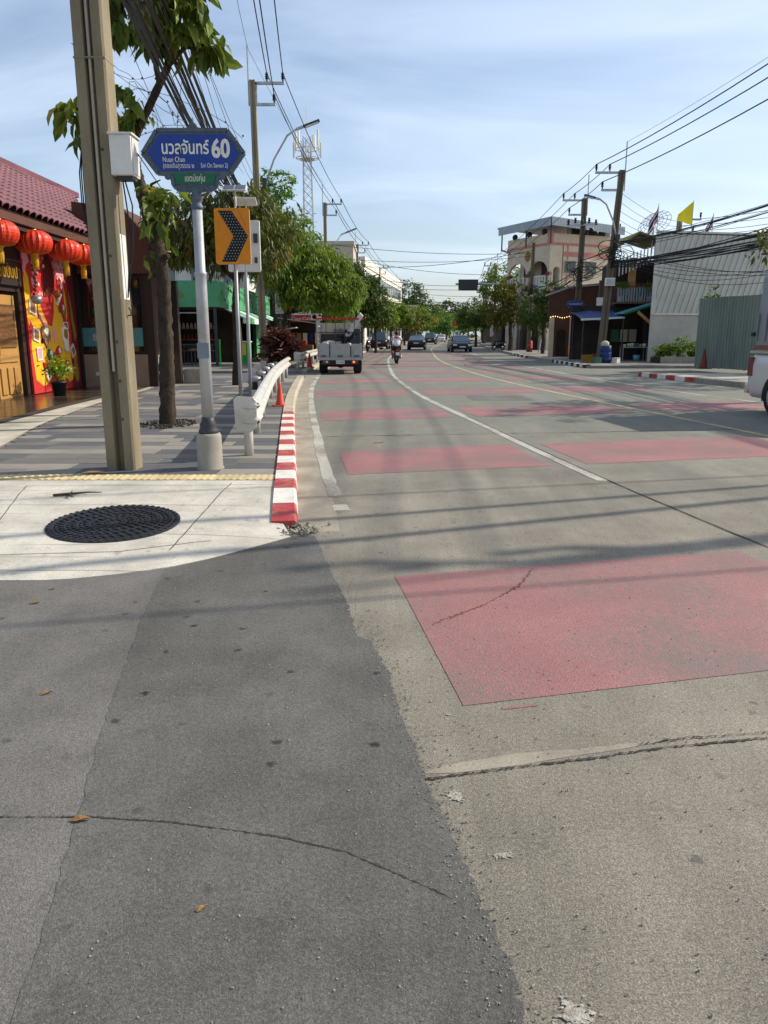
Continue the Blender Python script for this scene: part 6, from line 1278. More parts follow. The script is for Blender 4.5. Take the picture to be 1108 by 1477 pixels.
# small white truck at the kerb
t = thing('truck','small white open truck with drop sides and red roof rail at the kerb','truck',(-1.72,30.9,.012),.045)
def TB(x0,x1,y0,y1,z0,z1): return MB().box(x0,x1,y0,y1,z0,z1)
for x0,x1 in ((-.86,-.435),(-.39,.39),(.435,.86)):
    g_ = TB(x0,x1,-.03,.0,.66,1.17).build('tailgate_panel', M['truckw'], t, bevel=.006)
    TB(x0+.06,x1-.06,-.042,-.031,.74,1.08).build('pressed_panel', M['truckw'], g_, bevel=.006); TB((x0+x1)/2-.1,(x0+x1)/2+.1,-.055,-.031,.68,.72).build('hinge', M['dkgrey'], g_)
TB(-.88,.88,0,3.0,.55,.66).build('bed', M['truckw'], t); TB(-.88,.88,-.01,.04,.66,1.1).build('gap_shade', M['dkgrey'], t); TB(-.88,.88,-.04,.02,.54,.65).build('rear_sill', M['truckw'], t)  # dark backing puts the shade between the tailgate panels into its colour
for s_ in (-1,1):
    TB(s_*.86-.02,s_*.86+.02,0,3.0,.66,1.17).build('side_board', M['truckw'], t); 
    for y in (0.02,1.0,2.0,2.95): MB().bar((s_*.86,y,.6),(s_*.9,y,2.12),.05,.05,(0,1,0)).build('stake', M['dkgrey' if s_>0 else 'steel'], t)
    for z in (1.35,1.6,1.85): MB().bar((s_*.88,0,z),(s_*.88,3,z),.03,.05).build('side_rail', M['steel'], t)
    MB().bar((s_*.9,0,2.12),(s_*.9,3,2.12),.05,.05).build('top_rail', M['red'], t)
MB().bar((-.95,0.0,2.12),(.95,0.0,2.12),.06,.06).build('top_rail', M['red'], t); MB().bar((-.88,.0,1.6),(.88,.0,1.6),.035,.04).build('cross_rail', M['dkgrey'], t)
MB().box(-.86,.86,2.96,3.0,1.17,2.0).build('bulkhead', M['cream'], t)
for k in range(7): TB(-.8+k*.23,-.78+k*.23,2.93,2.958,1.17,2.0).build('bulkhead_rib', M['steel'], t)
for z in (1.5,1.66): text('bulkhead_lettering','ขนส่ง',.2,M['dkgrey'],t,(-.1,2.92,z+.05))
for k in range(4): MB().bar((-.55+k*.37,0.0,1.17),(-.55+k*.37,0.0,2.12),.025,.025,(0,1,0)).build('cage_bar', M['dkgrey'], t)
TB(-.8,.3,1.5,2.6,.66,1.55).build('load_box', M['inside'], t); TB(.32,.8,1.4,2.7,.66,1.75).build('load_box', M['oliv'], t)
TB(-.82,.82,3.1,4.5,.5,1.9).build('cab', M['truckw'], t, bevel=.06); TB(-.7,.7,3.08,3.1,1.25,1.75).build('rear_window', M['glass'], t)
TB(-.6,.6,.05,4.3,.38,.55).build('chassis', M['black'], t); TB(-.75,.75,-.02,.1,.34,.53).build('lamp_bar', M['black'], t)
TB(-.17,.17,-.05,-.02,.40,.53).build('number_plate', M['plate'], t); text('plate_lettering','82-4060',.09,M['dkgrey'],t,(0,-.052,.465))
for s_ in (-1,1):
    TB(s_*.56-.13,s_*.56+.13,-.06,-.02,.41,.53).build('tail_lamp', M['tail'], t); MB().ball((s_*.53,-.06,.47),(.045,.02,.045),10,6).build('lamp_lens', M['taillit' if s_ > 0 else 'head'], t, True)
    wheel(t, s_*.68, .75, .31, .3); wheel(t, s_*.7, 3.7, .31, .2); TB(s_*.68-.17,s_*.68+.17,.45,.48,.12,.5).build('mud_flap', M['rubber'], t)
MB().ball((0,.9,.36),(.16,.16,.16),10,7).build('axle_housing', M['black'], t, True); MB().tube([(-.7,.75,.31),(.7,.75,.31)],.06,8).build('axle', M['black'], t)
for k,(x,y) in enumerate(((-.6,.35),(-.35,.4),(-.1,.3),(.1,.5),(.25,.35),(-.5,.9),(0,1.0))):
    o = MB().ball((0,0,0),(.2,.2,.14),10,7).build('white_sack', M['truckw'], None, True); o.location = (-1.72+x,30.9+y,1.13+.03*(k%2)); tag(o, ('first','second','third','fourth','fifth','sixth','last')[k]+' white sack piled behind the truck tailgate','sack','sacks on the truck')
TB(-.8,.5,.2,1.3,.66,1.02).build('load_box', M['white_p'], t)
o = MB().bar((.1,.5,1.25),(.85,-.05,2.3),.05,.2).build('white_board', M['white_p'], None); o.location = (-1.72,30.9,0); tag(o,'white board leaning diagonally out of the truck bed','board')
q = random.Random(6); b = MB()
for k in range(30): b.obox((.15+q.gauss(0,.14)+.25*(k/30),.4+q.gauss(0,.1),1.25+k*.013+q.gauss(0,.06)),(q.uniform(.1,.25),.08,q.uniform(.05,.14)),(q.random(),q.random(),q.random()*3))
o = b.build('black_bundle', M['dark'], None, fix=False); o.location = (-1.72,30.9,0); tag(o,'black cloth bundle wrapped round the board in the truck bed','bundle')
# pickup with tall grey canopy, half in frame
t = thing('pickup_truck','white pickup truck with tall grey box canopy cut by the picture edge','pickup truck',(8.60,13.65,.006),math.pi+.11)
st = [(-2.55,.70,.42,1.02),(-2.5,.84,.34,1.12),(-2.3,.9,.3,1.18),(-1.2,.91,.28,1.18),(.4,.91,.28,1.15),(1.6,.9,.3,1.1),(2.4,.8,.34,.95),(2.6,.6,.4,.8)]
MB().loft([[(-w_*.94,y,zb),(w_*.94,y,zb),(w_,y,zb+.14),(w_*1.01,y,zt-.25),(w_*.97,y,zt-.06),(w_*.9,y,zt),(-w_*.9,y,zt),(-w_*.97,y,zt-.06),(-w_*1.01,y,zt-.25),(-w_,y,zb+.14)] for y,w_,zb,zt in st]).build('body', M['carwht'], t, True)
MB().loft([[(-w_,y,1.12),(w_,y,1.12),(b_,y,zt),(-b_,y,zt)] for y,w_,b_,zt in ((-.2,.86,.72,1.8),(.9,.86,.72,1.82),(1.7,.84,.7,1.14))]).build('cab', M['glass'], t)
MB().prism([(-.88,1.32),(.88,1.32),(.84,2.62),(.78,2.78),(.6,2.86),(-.6,2.86),(-.78,2.78),(-.84,2.62)],'y',-2.3,-.25).build('canopy', M['canopy'], t)
MB().prism([(-.89,1.24),(.89,1.24),(.89,1.33),(-.89,1.33)],'y',-2.32,-.25).build('canopy_base', M['rstrip'], t); MB().prism([(-.9,1.17),(.9,1.17),(.9,1.215),(-.9,1.215)],'y',-2.44,-.3).build('bed_rail', M['steel'], t)
for s_ in (-1,1):
    for k in range(7): MB().box(s_*.89-.012,s_*.89+.012,-2.3+k*.28,-2.26+k*.28,1.4,1.95).build('canopy_rib', M['canopy'], t)
    MB().loft([[(s_*(.86+dx),y,z) for dx,y in ((-.05,-2.53),(.065,-2.42),(.06,-2.26),(-.05,-2.3))] for z in (.72,.95,1.1)]).build('tail_lamp', M['tail'], t, bevel=.01)
    wheel(t, s_*.81, -1.42, .36, .25); wheel(t, s_*.81, 1.65, .36, .25)
    MB().prism([(-1.42+.44*math.cos(R(a)),.36+.44*math.sin(R(a))) for a in range(-14,195,16)],'x',s_*.895-.02,s_*.895+.022).build('wheel_arch', M['black'], t)
    for y in (-2.4,-1.2): MB().box(s_*.9-.04,s_*.9+.04,y,y+.1,1.5,1.58).build('canopy_latch', M['black'], t)
    MB().obox((s_*1.02,.95,1.25),(.22,.1,.16)).build('mirror', M['carwht'], t)
    MB().box(s_*.928-.004,s_*.928+.004,-.8,-.795,.5,1.1).build('panel_gap', M['black'], t)
MB().box(-.84,.84,-2.62,-2.5,.36,.55).build('rear_bumper', M['chrome'], t, bevel=.02); MB().box(-.26,.26,-2.58,-2.55,.75,.87).build('number_plate', M['plate'], t)
# motorcycle and rider
def skin(name, joints, edges, m, par=None, sub=2):
    me = bpy.data.meshes.new(name); me.from_pydata([j[0] for j in joints],edges,[]); me.materials.append(m); o = put(name, me, par)
    o.modifiers.new('skin','SKIN'); sv = me.skin_vertices[0].data
    for i,j in enumerate(joints): sv[i].radius = (j[1],j[1] if len(j) < 3 else j[2])
    sv[0].use_root = True; s_ = o.modifiers.new('sub','SUBSURF'); s_.levels = s_.render_levels = sub
    for p in me.polygons: p.use_smooth = True
    return o
def motorbike(label, loc, rz, colr='tail', stand=0):
    t = thing('motorcycle', label, 'motorcycle', loc, rz, 'motorcycles'); t.rotation_euler = (0,stand,rz)
    for y in (-.62,.62):
        b = MB(); rings = []
        for i in range(20):
            a = i*math.pi/10; rings.append([((.05*math.cos(c*1.0472)), y+(.24+.05*math.sin(c*1.0472))*math.cos(a), .29+(.24+.05*math.sin(c*1.0472))*math.sin(a)) for c in range(6)])
        rings.append(rings[0]); o = b.loft(rings, False).build('wheel', M['rubber'], t, True)
        MB().tube([(-.06,y,.29),(.06,y,.29)],.07,10).build('rim', M['steel'], o)
    MB().loft([[(-w_,y,z0),(w_,y,z0),(w_*1.1,y,(z0+z1)/2),(w_*.7,y,z1),(-w_*.7,y,z1),(-w_*1.1,y,(z0+z1)/2)] for y,w_,z0,z1 in ((-.92,.06,.66,.78),(-.6,.15,.5,.80),(-.2,.17,.32,.76),(.1,.13,.3,.56),(.35,.1,.32,.5),(.5,.16,.36,.95),(.6,.1,.6,1.02))]).build('fairing', M['carblk'], t, True)
    MB().loft([[(-w_,y,z),(w_,y,z),(w_*.8,y,z+.08),(-w_*.8,y,z+.08)] for y,w_,z in ((-.85,.09,.79),(-.4,.14,.78),(.05,.11,.74))]).build('seat', M['dark'], t, True)
    MB().tube([(-.36,.36,1.02),(-.12,.5,1.0),(.12,.5,1.0),(.36,.36,1.02)],.018,6).build('handlebar', M['dkgrey'], t)
    for s_ in (-1,1): MB().tube([(s_*.07,.5,.98),(s_*.07,.62,.29)],.025,6).build('fork', M['steel'], t); MB().obox((s_*.4,.42,1.2),(.12,.02,.08)).build('mirror', M['black'], t); MB().tube([(s_*.26,.42,1.02),(s_*.38,.42,1.18)],.008,4).build('mirror_stem', M['black'], t); MB().obox((s_*.16,-.78,.62),(.06,.05,.05)).build('indicator', M['sigr'], t)
    MB().obox((0,-.95,.73),(.17,.06,.12)).build('tail_lamp', M[colr], t, bevel=.01); MB().obox((0,-.97,.55),(.2,.01,.16),(R(-15),0,0)).build('number_plate', M['plate'], t); MB().loft([[(-.08,y,z),(.08,y,z),(.06,y,z+.03),(-.06,y,z+.03)] for y,z in ((-1.0,.42),(-.85,.58),(-.6,.62))]).build('mudguard', M['black'], t)
    MB().tube([(.15,-.1,.3),(.17,-.5,.34),(.17,-.85,.42)],[.03,.05,.05],8).build('exhaust', M['steel'], t, True); MB().box(-.12,.12,-.1,.25,.2,.42).build('engine', M['dkgrey'], t)
    return t
mx_,my_ = .66,41.6; motorbike('motorcycle with a red tail lamp ridden away along the lane line',(mx_,my_,.012),.05)
p = thing('person','person in a white shirt riding the motorcycle away from the viewer','person',(mx_,my_,.012),.05)
bj = [((0,-.18,.90),.15,.11),((0,-.15,1.05),.14,.10),((0,-.08,1.22),.16,.10),((0,-.04,1.36),.13,.09),((0,-.01,1.43),.055),((0,.02,1.50),.075),((0,.03,1.58),.085),((0,.03,1.66),.05),
 ((-.19,-.04,1.34),.06),((-.29,.12,1.13),.045),((-.31,.34,1.06),.035),((-.31,.40,1.05),.035),((.19,-.04,1.34),.06),((.29,.12,1.13),.045),((.31,.34,1.06),.035),((.31,.40,1.05),.035),
 ((-.11,-.1,.86),.1),((-.22,.24,.78),.075),((-.2,.12,.40),.055),((-.2,.1,.30),.04),((-.2,.22,.28),.035),((.11,-.1,.86),.1),((.22,.24,.78),.075),((.2,.12,.40),.055),((.2,.1,.30),.04),((.2,.22,.28),.035)]
be = [(0,1),(1,2),(2,3),(3,4),(4,5),(5,6),(6,7),(3,8),(8,9),(9,10),(10,11),(3,12),(12,13),(13,14),(14,15),(0,16),(16,17),(17,18),(18,19),(19,20),(0,21),(21,22),(22,23),(23,24),(24,25)]
skin('body', bj, be, M['skin'], p)
skin('shirt', [((0,-.17,.88),.18,.135),((0,-.15,1.05),.175,.13),((0,-.08,1.22),.185,.125),((0,-.04,1.35),.14,.105),((-.19,-.04,1.34),.085),((-.25,.05,1.22),.075),((.19,-.04,1.34),.085),((.25,.05,1.22),.075)], [(0,1),(1,2),(2,3),(3,4),(4,5),(3,6),(6,7)], M['shirt'], p)
skin('shorts', [((0,-.17,.86),.17,.13),((-.11,-.1,.85),.12),((-.21,.2,.79),.1),((.11,-.1,.85),.12),((.21,.2,.79),.1)], [(0,1),(1,2),(0,3),(3,4)], M['dark'], p)
h_ = MB().ball((0,.015,1.60),(.105,.115,.125),14,9); h_.build('hair', M['hair'], p, True)
for s_ in (-1,1): MB().ball((s_*.035,.125,1.57),(.014,.01,.01),6,5).build('eye', M['black'], p); MB().ball((s_*.095,.03,1.55),(.015,.025,.035),6,5).build('ear', M['skin'], p)
motorbike('dark motorcycle parked on the opposite kerb beside the trees',(10.2,70.5,SW),.5,stand=.12)
motorbike('motorcycle standing at the near kerb beyond the parked truck',(-1.5,70,.012),.1,stand=.1)
# ------------------------------------------------------------------ opposite side buildings
t = thing('arched_house','cream and pink corner house with arched balcony and metal roof canopy','house',(14.95,72.8,-.46),R(25)); t.scale = (1.16,1.3,1.3)
MB().box(1.3,6.4,.0,5.2,-.2,7.6).build('wall', M['pinkc'], t); MB().box(0.02,1.3,0.02,5.2,-.2,4.85).build('lower_wall', M['pinkc'], t)
MB().box(-.06,6.46,-.06,5.26,7.6,7.75).build('cornice', M['pinkb'], t)
MB().box(-.0,.15,0,5.2,7.75,8.35).build('parapet', M['pinkc'], t); MB().box(.15,6.4,0,.15,7.75,8.35).build('parapet', M['pinkc'], t)
MB().box(-.12,.2,-.12,.2,7.75,8.45).build('corner_pier', M['pinkb'], t)
def arches(n_, L0, L1, zs, zt, zr, ax, a, b_):
    w_ = (L1-L0)/n_; pts = [(L0,zt),(L1,zt),(L1,zs)]
    for k in reversed(range(n_)):
        x0 = L0+k*w_+.18; x1 = L0+(k+1)*w_-.18; cxx = (x0+x1)/2; r_ = (x1-x0)/2
        pts += [(x1,zs)]+[(cxx+r_*math.cos(R(aa)), zr+r_*.75*math.sin(R(aa))) for aa in range(0,181,15)]+[(x0,zs)]
    pts += [(L0,zs)]; return MB().prism(pts, ax, a, b_)
arches(2,0.0,5.2,4.86,7.6,5.75,'x',0,.22).build('arcade', M['pinkc'], t); arches(1,.22,1.2,4.86,7.6,5.9,'y',0,.2).build('arcade', M['pinkc'], t)
for y in (.0,2.42,4.84):
    c_ = MB().box(-.05,.27,y,y+.36,5.55,5.8).build('capital', M['rust'], t)
MB().ball((-.02,2.6,7.0),(.04,.35,.35),12,8).build('medallion', M['molive'], t, True)
for k in range(2):
    y0 = .4+k*2.6; MB().box(.02,.16,y0,y0+1.85,5.5,5.6).build('rail', M['wht'], t); MB().box(.02,.16,y0,y0+1.85,4.87,4.95).build('rail', M['wht'], t)
    for j in range(6): MB().box(.03,.15,y0+.05+j*.33,y0+.2+j*.33,4.95,5.5).build('baluster', M['wht'], t)
for z,h_ in ((6.85,.32),(4.5,.35)): MB().box(1.3 if z>5 else -.015,6.41,-.02,-.001,z,z+h_).build('pink_band', M['pinkb'], t)
for x in (1.75,4.55): MB().box(x-.12,x+.02,-.025,-.001,5.0,7.6).build('pink_pilaster', M['pinkb'], t) if x < 2 else None
for x,z in ((1.95,5.75),(4.0,5.75),(1.95,3.0),(4.0,3.0)):
    wi = MB().box(x-.62,x+.62,-.06,.02,z-.06,z+.86).build('window', M['pinkb'] if z < 4 else M['pinkc'], t); MB().box(x-.55,x+.55,-.075,-.061,z,z+.8).build('pane', M['glass'], wi)
    for j in range(3): MB().box(x-.55+.3+j*.27-.01,x-.55+.3+j*.27+.01,-.09,-.076,z,z+.8).build('window_bar', M['dkgrey'], wi)
MB().box(.9,1.28,1.0,2.0,4.9,6.9).build('balcony_door', M['brownd'], t); MB().box(.9,1.28,3.4,4.2,4.9,6.9).build('balcony_door', M['brownd'], t)
MB().prism([(1.9,7.75),(6.2,7.75),(6.2,9.05),(1.9,9.25)],'y',.35,.42).build('shed_wall', M['zinc'], t); MB().box(2.3,5.6,.30,.34,7.9,8.98).build('opening_shade', M['black'], t)  # black panel puts the shade under the roof canopy into its colour
rf = MB(); rf.add([(-.6,-.7,9.2),(6.6,-.7,8.85),(6.6,5.9,8.85),(-.6,5.9,9.2),(-.6,-.7,9.3),(6.6,-.7,8.95),(6.6,5.9,8.95),(-.6,5.9,9.3)],[(3,2,1,0),(4,5,6,7),(0,1,5,4),(1,2,6,5),(2,3,7,6),(3,0,4,7)]); rf.build('metal_roof', M['zinc'], t)
for k in range(26): MB().box(-.55+k*.275,-.29+k*.275,-.74,-.70,8.75-k*.0135+.0,9.3-k*.0135).build('fascia_sheet', M['zinc'], t)
for k in range(22): MB().box(-.64,-.60,-.68+k*.29,-.41+k*.29,8.72,9.3).build('fascia_sheet', M['zinc'], t)
for x,y in ((-.4,-.5),(-.4,5.5),(6.3,-.5),(-.4,2.4)): MB().box(x-.04,x+.04,y-.04,y+.04,7.6,9.2).build('roof_post', M['dkgrey'], t)
for k in range(3): MB().ball((.07,.8+k*1.8,8.5),(.2,.25,.22),8,6).build('roof_pot', M['brownd'], t, True)
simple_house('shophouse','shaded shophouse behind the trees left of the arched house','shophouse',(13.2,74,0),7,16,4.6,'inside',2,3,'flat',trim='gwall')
simple_house('shophouse','low pale shophouse beyond the gantry post','shophouse',(16.2,98,0),8,18,5.4,'gwall',2,3,'lean',trim='brownd')
simple_house('shophouse','far brown fronted shophouse near the street end','shophouse',(20.2,128,0),8,30,6.2,'taupe',2,3,'gable',trim='brownd')
simple_house('shophouse','small distant house by the far pale tree','shophouse',(24.5,180,0),9,20,6.6,'gwall',2,3,'gable',trim='brownd')
simple_house('shophouse','pale row house past the white building','shophouse',(-1.0,168,0),8,20,7.2,'gwall',2,3,'flat',trim='gwall')
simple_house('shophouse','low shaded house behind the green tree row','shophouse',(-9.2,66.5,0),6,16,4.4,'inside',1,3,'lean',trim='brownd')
# brown fronted shop with string lights
t = thing('brown_shop','brown fronted shop with string lights and a barred dark doorway','shop',(10.7,51.2,SW),-.12)
MB().prism([(-.1,2.55),(3.9,2.55),(3.9,4.55),(1.2,4.3),(-.1,3.85)],'y',0,.25).build('fascia', M['brown'], t); MB().prism([(-.2,3.88),(1.2,4.34),(4.0,4.6),(4.0,4.68),(1.2,4.42),(-.2,3.96)],'y',-.12,2.0).build('roof', M['zinc'], t)
for x,w_,m in ((0,.3,'cream'),(1.28,.22,'cream'),(2.2,.3,'wood'),(2.5,1.5,'cream')): MB().box(x,x+w_,.05,.3,0,2.55).build('pier', M[m], t)
MB().box(.3,4,.9,1.0,0,2.55).build('rear_wall', M['inside'], t); arches(1,.3,1.28,0.0,2.55,1.5,'y',.1,.2).build('arch', M['brown'], t)
for k in range(6): MB().box(1.52+k*.12,1.545+k*.12,.12,.15,0,2.2).build('gate_bar', M['dkgrey'], t)
for k in range(7): MB().box(2.22+k*.04,2.25+k*.04,.03,.05,.1,2.4).build('slat', M['woodl'], t)
MB().box(2.5,4,-.5,.05,0,.42).build('step_wall', M['wood'], t); q = random.Random(3)
wr = MB().tube([(.0,-.05,2.5),(.7,-.08,2.56),(1.4,-.1,2.52),(2.1,-.08,2.62)],.01,4).build('light_string', M['black'], t)
for k in range(15): MB().ball((.05+k*.145,-.09,2.5+.05*math.sin(k*.9)),.026,6,5).build('bulb', M['lampw'], wr)
text('wall_lettering','ร้าน',.5,M['brownd'],t,(3.2,.045,1.5))
t = thing('street_name_sign','small distant blue street name sign before the brown shop','street sign',(11.35,47.2,SW)); MB().tube([(0,0,0),(0,0,3.0)],.045,8).build('post', M['silver'], t)
MB().prism([(-.55,3.15),(-.38,2.95),(.38,2.95),(.55,3.15),(.38,3.36),(-.38,3.36)],'y',-.03,.03).build('frame', M['frame'], t); MB().prism([(-.5,3.15),(-.36,2.98),(.36,2.98),(.5,3.15),(.36,3.33),(-.36,3.33)],'y',-.04,-.031).build('blue_panel', M['blue'], t); MB().prism([(-.25,2.94),(-.2,2.82),(.2,2.82),(.25,2.94)],'y',-.04,.02).build('green_panel', M['greens'], t); text('name_lettering','นวลจันทร์ 37',.15,M['slet'],t,(0,-.042,3.17))
# market stall under blue tarpaulin and aqua sheets
t = thing('market_stall','open market stall under a blue tarpaulin and aqua sheet roof','stall',(10.6,43.5,SW))
tp = MB(); N = 8; V = []
for i in range(N+1):
    for j in range(5): u,v = i/N,j/4; V.append((.1+2.4*u, -.3+2.6*v, 2.35-.12*math.sin(u*3.14)*(1-v)+.45*v+.05*math.sin(u*9+v*4)-.1*(1-u)))
tp.add(V,[(i*5+j,(i+1)*5+j,(i+1)*5+j+1,i*5+j+1) for i in range(N) for j in range(4)]); o = tp.build('tarpaulin', M['tarp'], t, fix=False); o.modifiers.new('sol','SOLIDIFY').thickness = .02
MB().add([(.12,-.32,2.26),(2.5,-.32,2.36),(2.5,-.34,2.27),(.12,-.34,2.15)],[(0,1,2,3)]).build('tarpaulin_edge', M['awn'], t).modifiers.new('sol','SOLIDIFY').thickness = .01
MB().prism([(2.3,2.5),(4.3,3.1),(4.3,3.14),(2.3,2.54)],'y',-.8,1.4).build('sheet_roof', M['btarp'], t); MB().bar((2.3,-.8,2.5),(4.3,-.8,3.1),.06,.1).build('roof_edge', M['greens'], t)
for x,y,h_ in ((.3,-.2,2.2),(2.45,-.3,2.4),(4.2,-.7,3.0),(4.2,1.2,3.0),(.3,2.1,2.6)): MB().tube([(x,y,0),(x,y,h_)],.035,6).build('post', M['dkgrey'], t)
MB().bar((3.0,-.9,2.6),(4.3,-1.1,1.5),.04,.16).build('loose_plank', M['woodl'], t)
MB().box(.2,4.2,2.2,2.3,0,3.0).build('rear_wall', M['inside'], t); MB().box(4.25,4.4,-.8,2.2,0,3.0).build('side_wall', M['inside'], t)
MB().box(2.5,3.9,-.3,.3,.7,.75).build('table_top', M['steel'], t)
for x in (2.55,3.85): MB().box(x-.02,x+.02,-.28,-.24,0,.7).build('table_leg', M['steel'], t); MB().box(x-.02,x+.02,.24,.28,0,.7).build('table_leg', M['steel'], t)
q = random.Random(12)
for k in range(11):
    x,y,z,s_ = q.uniform(2.5,3.8),q.uniform(-.2,.2),.75,q.uniform(.08,.16); MB().lathe([(s_*.7,0),(s_,.12),(s_*.9,s_*1.5),(.001,s_*1.5)],8,(x,y,z)).build('pot', M[q.choice(('steel','white_p','rust','cream','mgreen'))], t, True)
for k in range(3): MB().box(2.5+.5*k,2.9+.5*k,1.9,2.19,1.0,1.7).build('notice_board', M[('mgreen','cream','gwall')[k]], t)
MB().lathe([(.16,0),(.2,.32),(.001,.32)],12,(3.2,-.6,0)).build('basin', M['btarp'], t, True)
t = thing('wooden_house','weathered wooden upper storey with green roof and plants behind the stall','house',(13.3,46,SW))
MB().box(0,2.2,0,3,-.2,5.4).build('wall', M['brownd'], t); 
for k in range(14): MB().box(.02+k*.155,.165+k*.155,-.03,-.002,3.3,4.3).build('plank', M['wood'], t)
MB().prism([(-.4,6.1),(.9,7.0),(2.5,6.5),(2.5,6.42),(.9,6.9),(-.4,6.0)],'y',-.9,3).build('roof', M['yroof'], t); MB().box(-.2,2.2,-1.0,.0,3.1,3.2).build('balcony_floor', M['wood'], t)
for k in range(13): MB().box(-.15+k*.19,-.09+k*.19,-.98,-.94,4.6+k*.08,5.5+k*.08).build('railing_slat', M['white_p'], t)
for k in range(16): MB().box(-.15+k*.15,-.06+k*.15,-1.0,-.96,3.2,4.0).build('baluster', M['zinc'], t)
MB().bar((-.2,-.98,4.03),(2.25,-.98,4.03),.06,.06).build('handrail', M['wood'], t); MB().box(.5,.85,-.9,-.6,3.3,5.6).build('post', M['woodl'], t)
MB().box(.9,1.4,-.04,.0,4.3,5.3).build('window', M['flagy'], t) if False else None
for k,(x,z) in enumerate(((1.2,4.3),(1.7,4.25),(.1,4.2))):
    pl = thing('potted_plant',('green potted plant on the wooden balcony','bushy potted plant at the corner of the wooden balcony','small potted plant by the balcony post')[k],'potted plant',(13.3+x,45.2,SW+3.2)); MB().lathe([(.12,0),(.17,.3),(.001,.3)],10).build('pot', M['cream'], pl, True); leaves([((0,0,.6),(.3,.25,.4))],160,.3,None,-.3,60+k,.2,.2).build('foliage', M['lf_mid'], pl, fix=False)
# white metal clad building
t = thing('metal_building','building clad in white ribbed metal sheets above a bare wall','building',(13.95,41.6,SW),.2)
MB().prism([(0,0),(7.5,0),(7.5,6),(4,6)],'z',-.2,2.42).build('lower_wall', M['bwall'], t); MB().prism([(-.02,-.04),(.245,-.04),(4.2,6),(3.98,6)],'z',2.425,6.5).build('end_wall', M['corr'], t)
MB().prism([(.26,.05),(7.5,.05),(7.5,6),(4.2,6)],'z',2.43,6.42).build('backing', M['corr'], t)
def clip(poly, f):
    o = []
    for i in range(len(poly)):
        a,b_ = poly[i],poly[(i+1)%len(poly)]; fa,fb = f(a),f(b_)
        if fa >= 0: o.append(a)
        if (fa >= 0) != (fb >= 0): s_ = fa/(fa-fb); o.append((a[0]+(b_[0]-a[0])*s_, a[1]+(b_[1]-a[1])*s_))
    return o
sk_ = 1.15; pw = .34
for k in range(-4,23):
    x0 = .25+k*pw; 
    for nm_,w0,w1,y0,y1,mm in (('metal_sheet',0,pw-.002,.0,.04,'corr'),('sheet_rib',.03,.13,-.055,.0,'corr')):
        P_ = [(x0+w0,2.5),(x0+w1,2.5),(x0+w1+sk_,6.45),(x0+w0+sk_,6.45)]
        P_ = clip(P_, lambda p: p[0]-.26); P_ = clip(P_, lambda p: 7.45-p[0])
        if len(P_) < 3: continue
        if nm_ == 'metal_sheet': par = MB().prism(P_,'y',y0,y1).build(nm_, M[mm], t)
        else: MB().prism(P_,'y',y0,y1-.001).build(nm_, M[mm], par)
MB().prism([(-.05,-.07),(7.6,-.07),(7.6,6.1),(3.95,6.1)],'z',6.505,6.6).build('roof_trim', M['corr'], t); MB().box(.2,7.5,-.06,.0,2.42,2.5).build('sill_trim', M['white_p'], t)
def flag(label, x, y, z, bands, drop=0, s=1.0):
    t = thing('flag', label, 'flag', (x,y,z)); MB().tube([(0,0,-1.2),(0,0,1.1*s)],.018,5).build('pole', M['steel'], t)
    for k,(m,a,b_) in enumerate(bands):
        V = []; 
        for i in range(7):
            u = i/6
            for v in (a,b_):
                if drop: V.append((-.02-.38*s*u**1.2+.03*math.sin(u*7+v*3)*s, .06*math.sin(u*9), (1.0-.62*v-.75*u+.12*u*v)*s))
                else: V.append((-.02-.66*s*u, .06*math.sin(u*6), 1.05*s-.55*u*s-(.98-.72*u)*s*v))
        o = MB().add(V,[(2*i,2*i+2,2*i+3,2*i+1) for i in range(6)]).build('cloth' if len(bands)==1 else 'cloth_band', M[m], t, fix=False); o.modifiers.new('sol','SOLIDIFY').thickness = .006
flag('plain yellow flag spread on a thin pole above the white metal building',16.1,42.6,7.05,[('flagy',0,1)],0,1.15)
th = [('flagr',0,.17),('flagw',.17,.33),('flagb',.33,.67),('flagw',.67,.83),('flagr',.83,1)]
flag('limp striped national flag hanging beside the mesh dish',14.3,42.6,6.85,th,1,1.2)
flag('faded striped national flag on the ridge of the metal building',17.35,43,6.7,th,1,.95)
t = thing('satellite_dish','large grey mesh satellite dish behind the striped flag','satellite dish',(15.15,45.6,7.55))
ds = MB(); 
for r_ in range(1,6): rr = r_*.19; ds.tube([(rr*math.cos(a*.3927)*1.0, -.35*(1-(rr/.95)**2)*0+.28*(rr/.95)**2-.28, rr*math.sin(a*.3927)) for a in range(17)],.012,4)
for k in range(16): a = k*.3927; ds.tube([(rr*math.cos(a), .28*(rr/.95)**2-.28, rr*math.sin(a)) for rr in (0,.3,.6,.95)],.012,4)
d_ = ds.build('mesh_bowl', M['dkgrey'], t); d_.rotation_euler = (R(-128),R(12),R(35)); MB().tube([(0,.1,-.1),(0,.2,-1.6)],.04,6).build('mast', M['steel'], t); MB().tube([(0,0,0),(.3,-.5,.35)],.015,4).build('feed_arm', M['steel'], t)
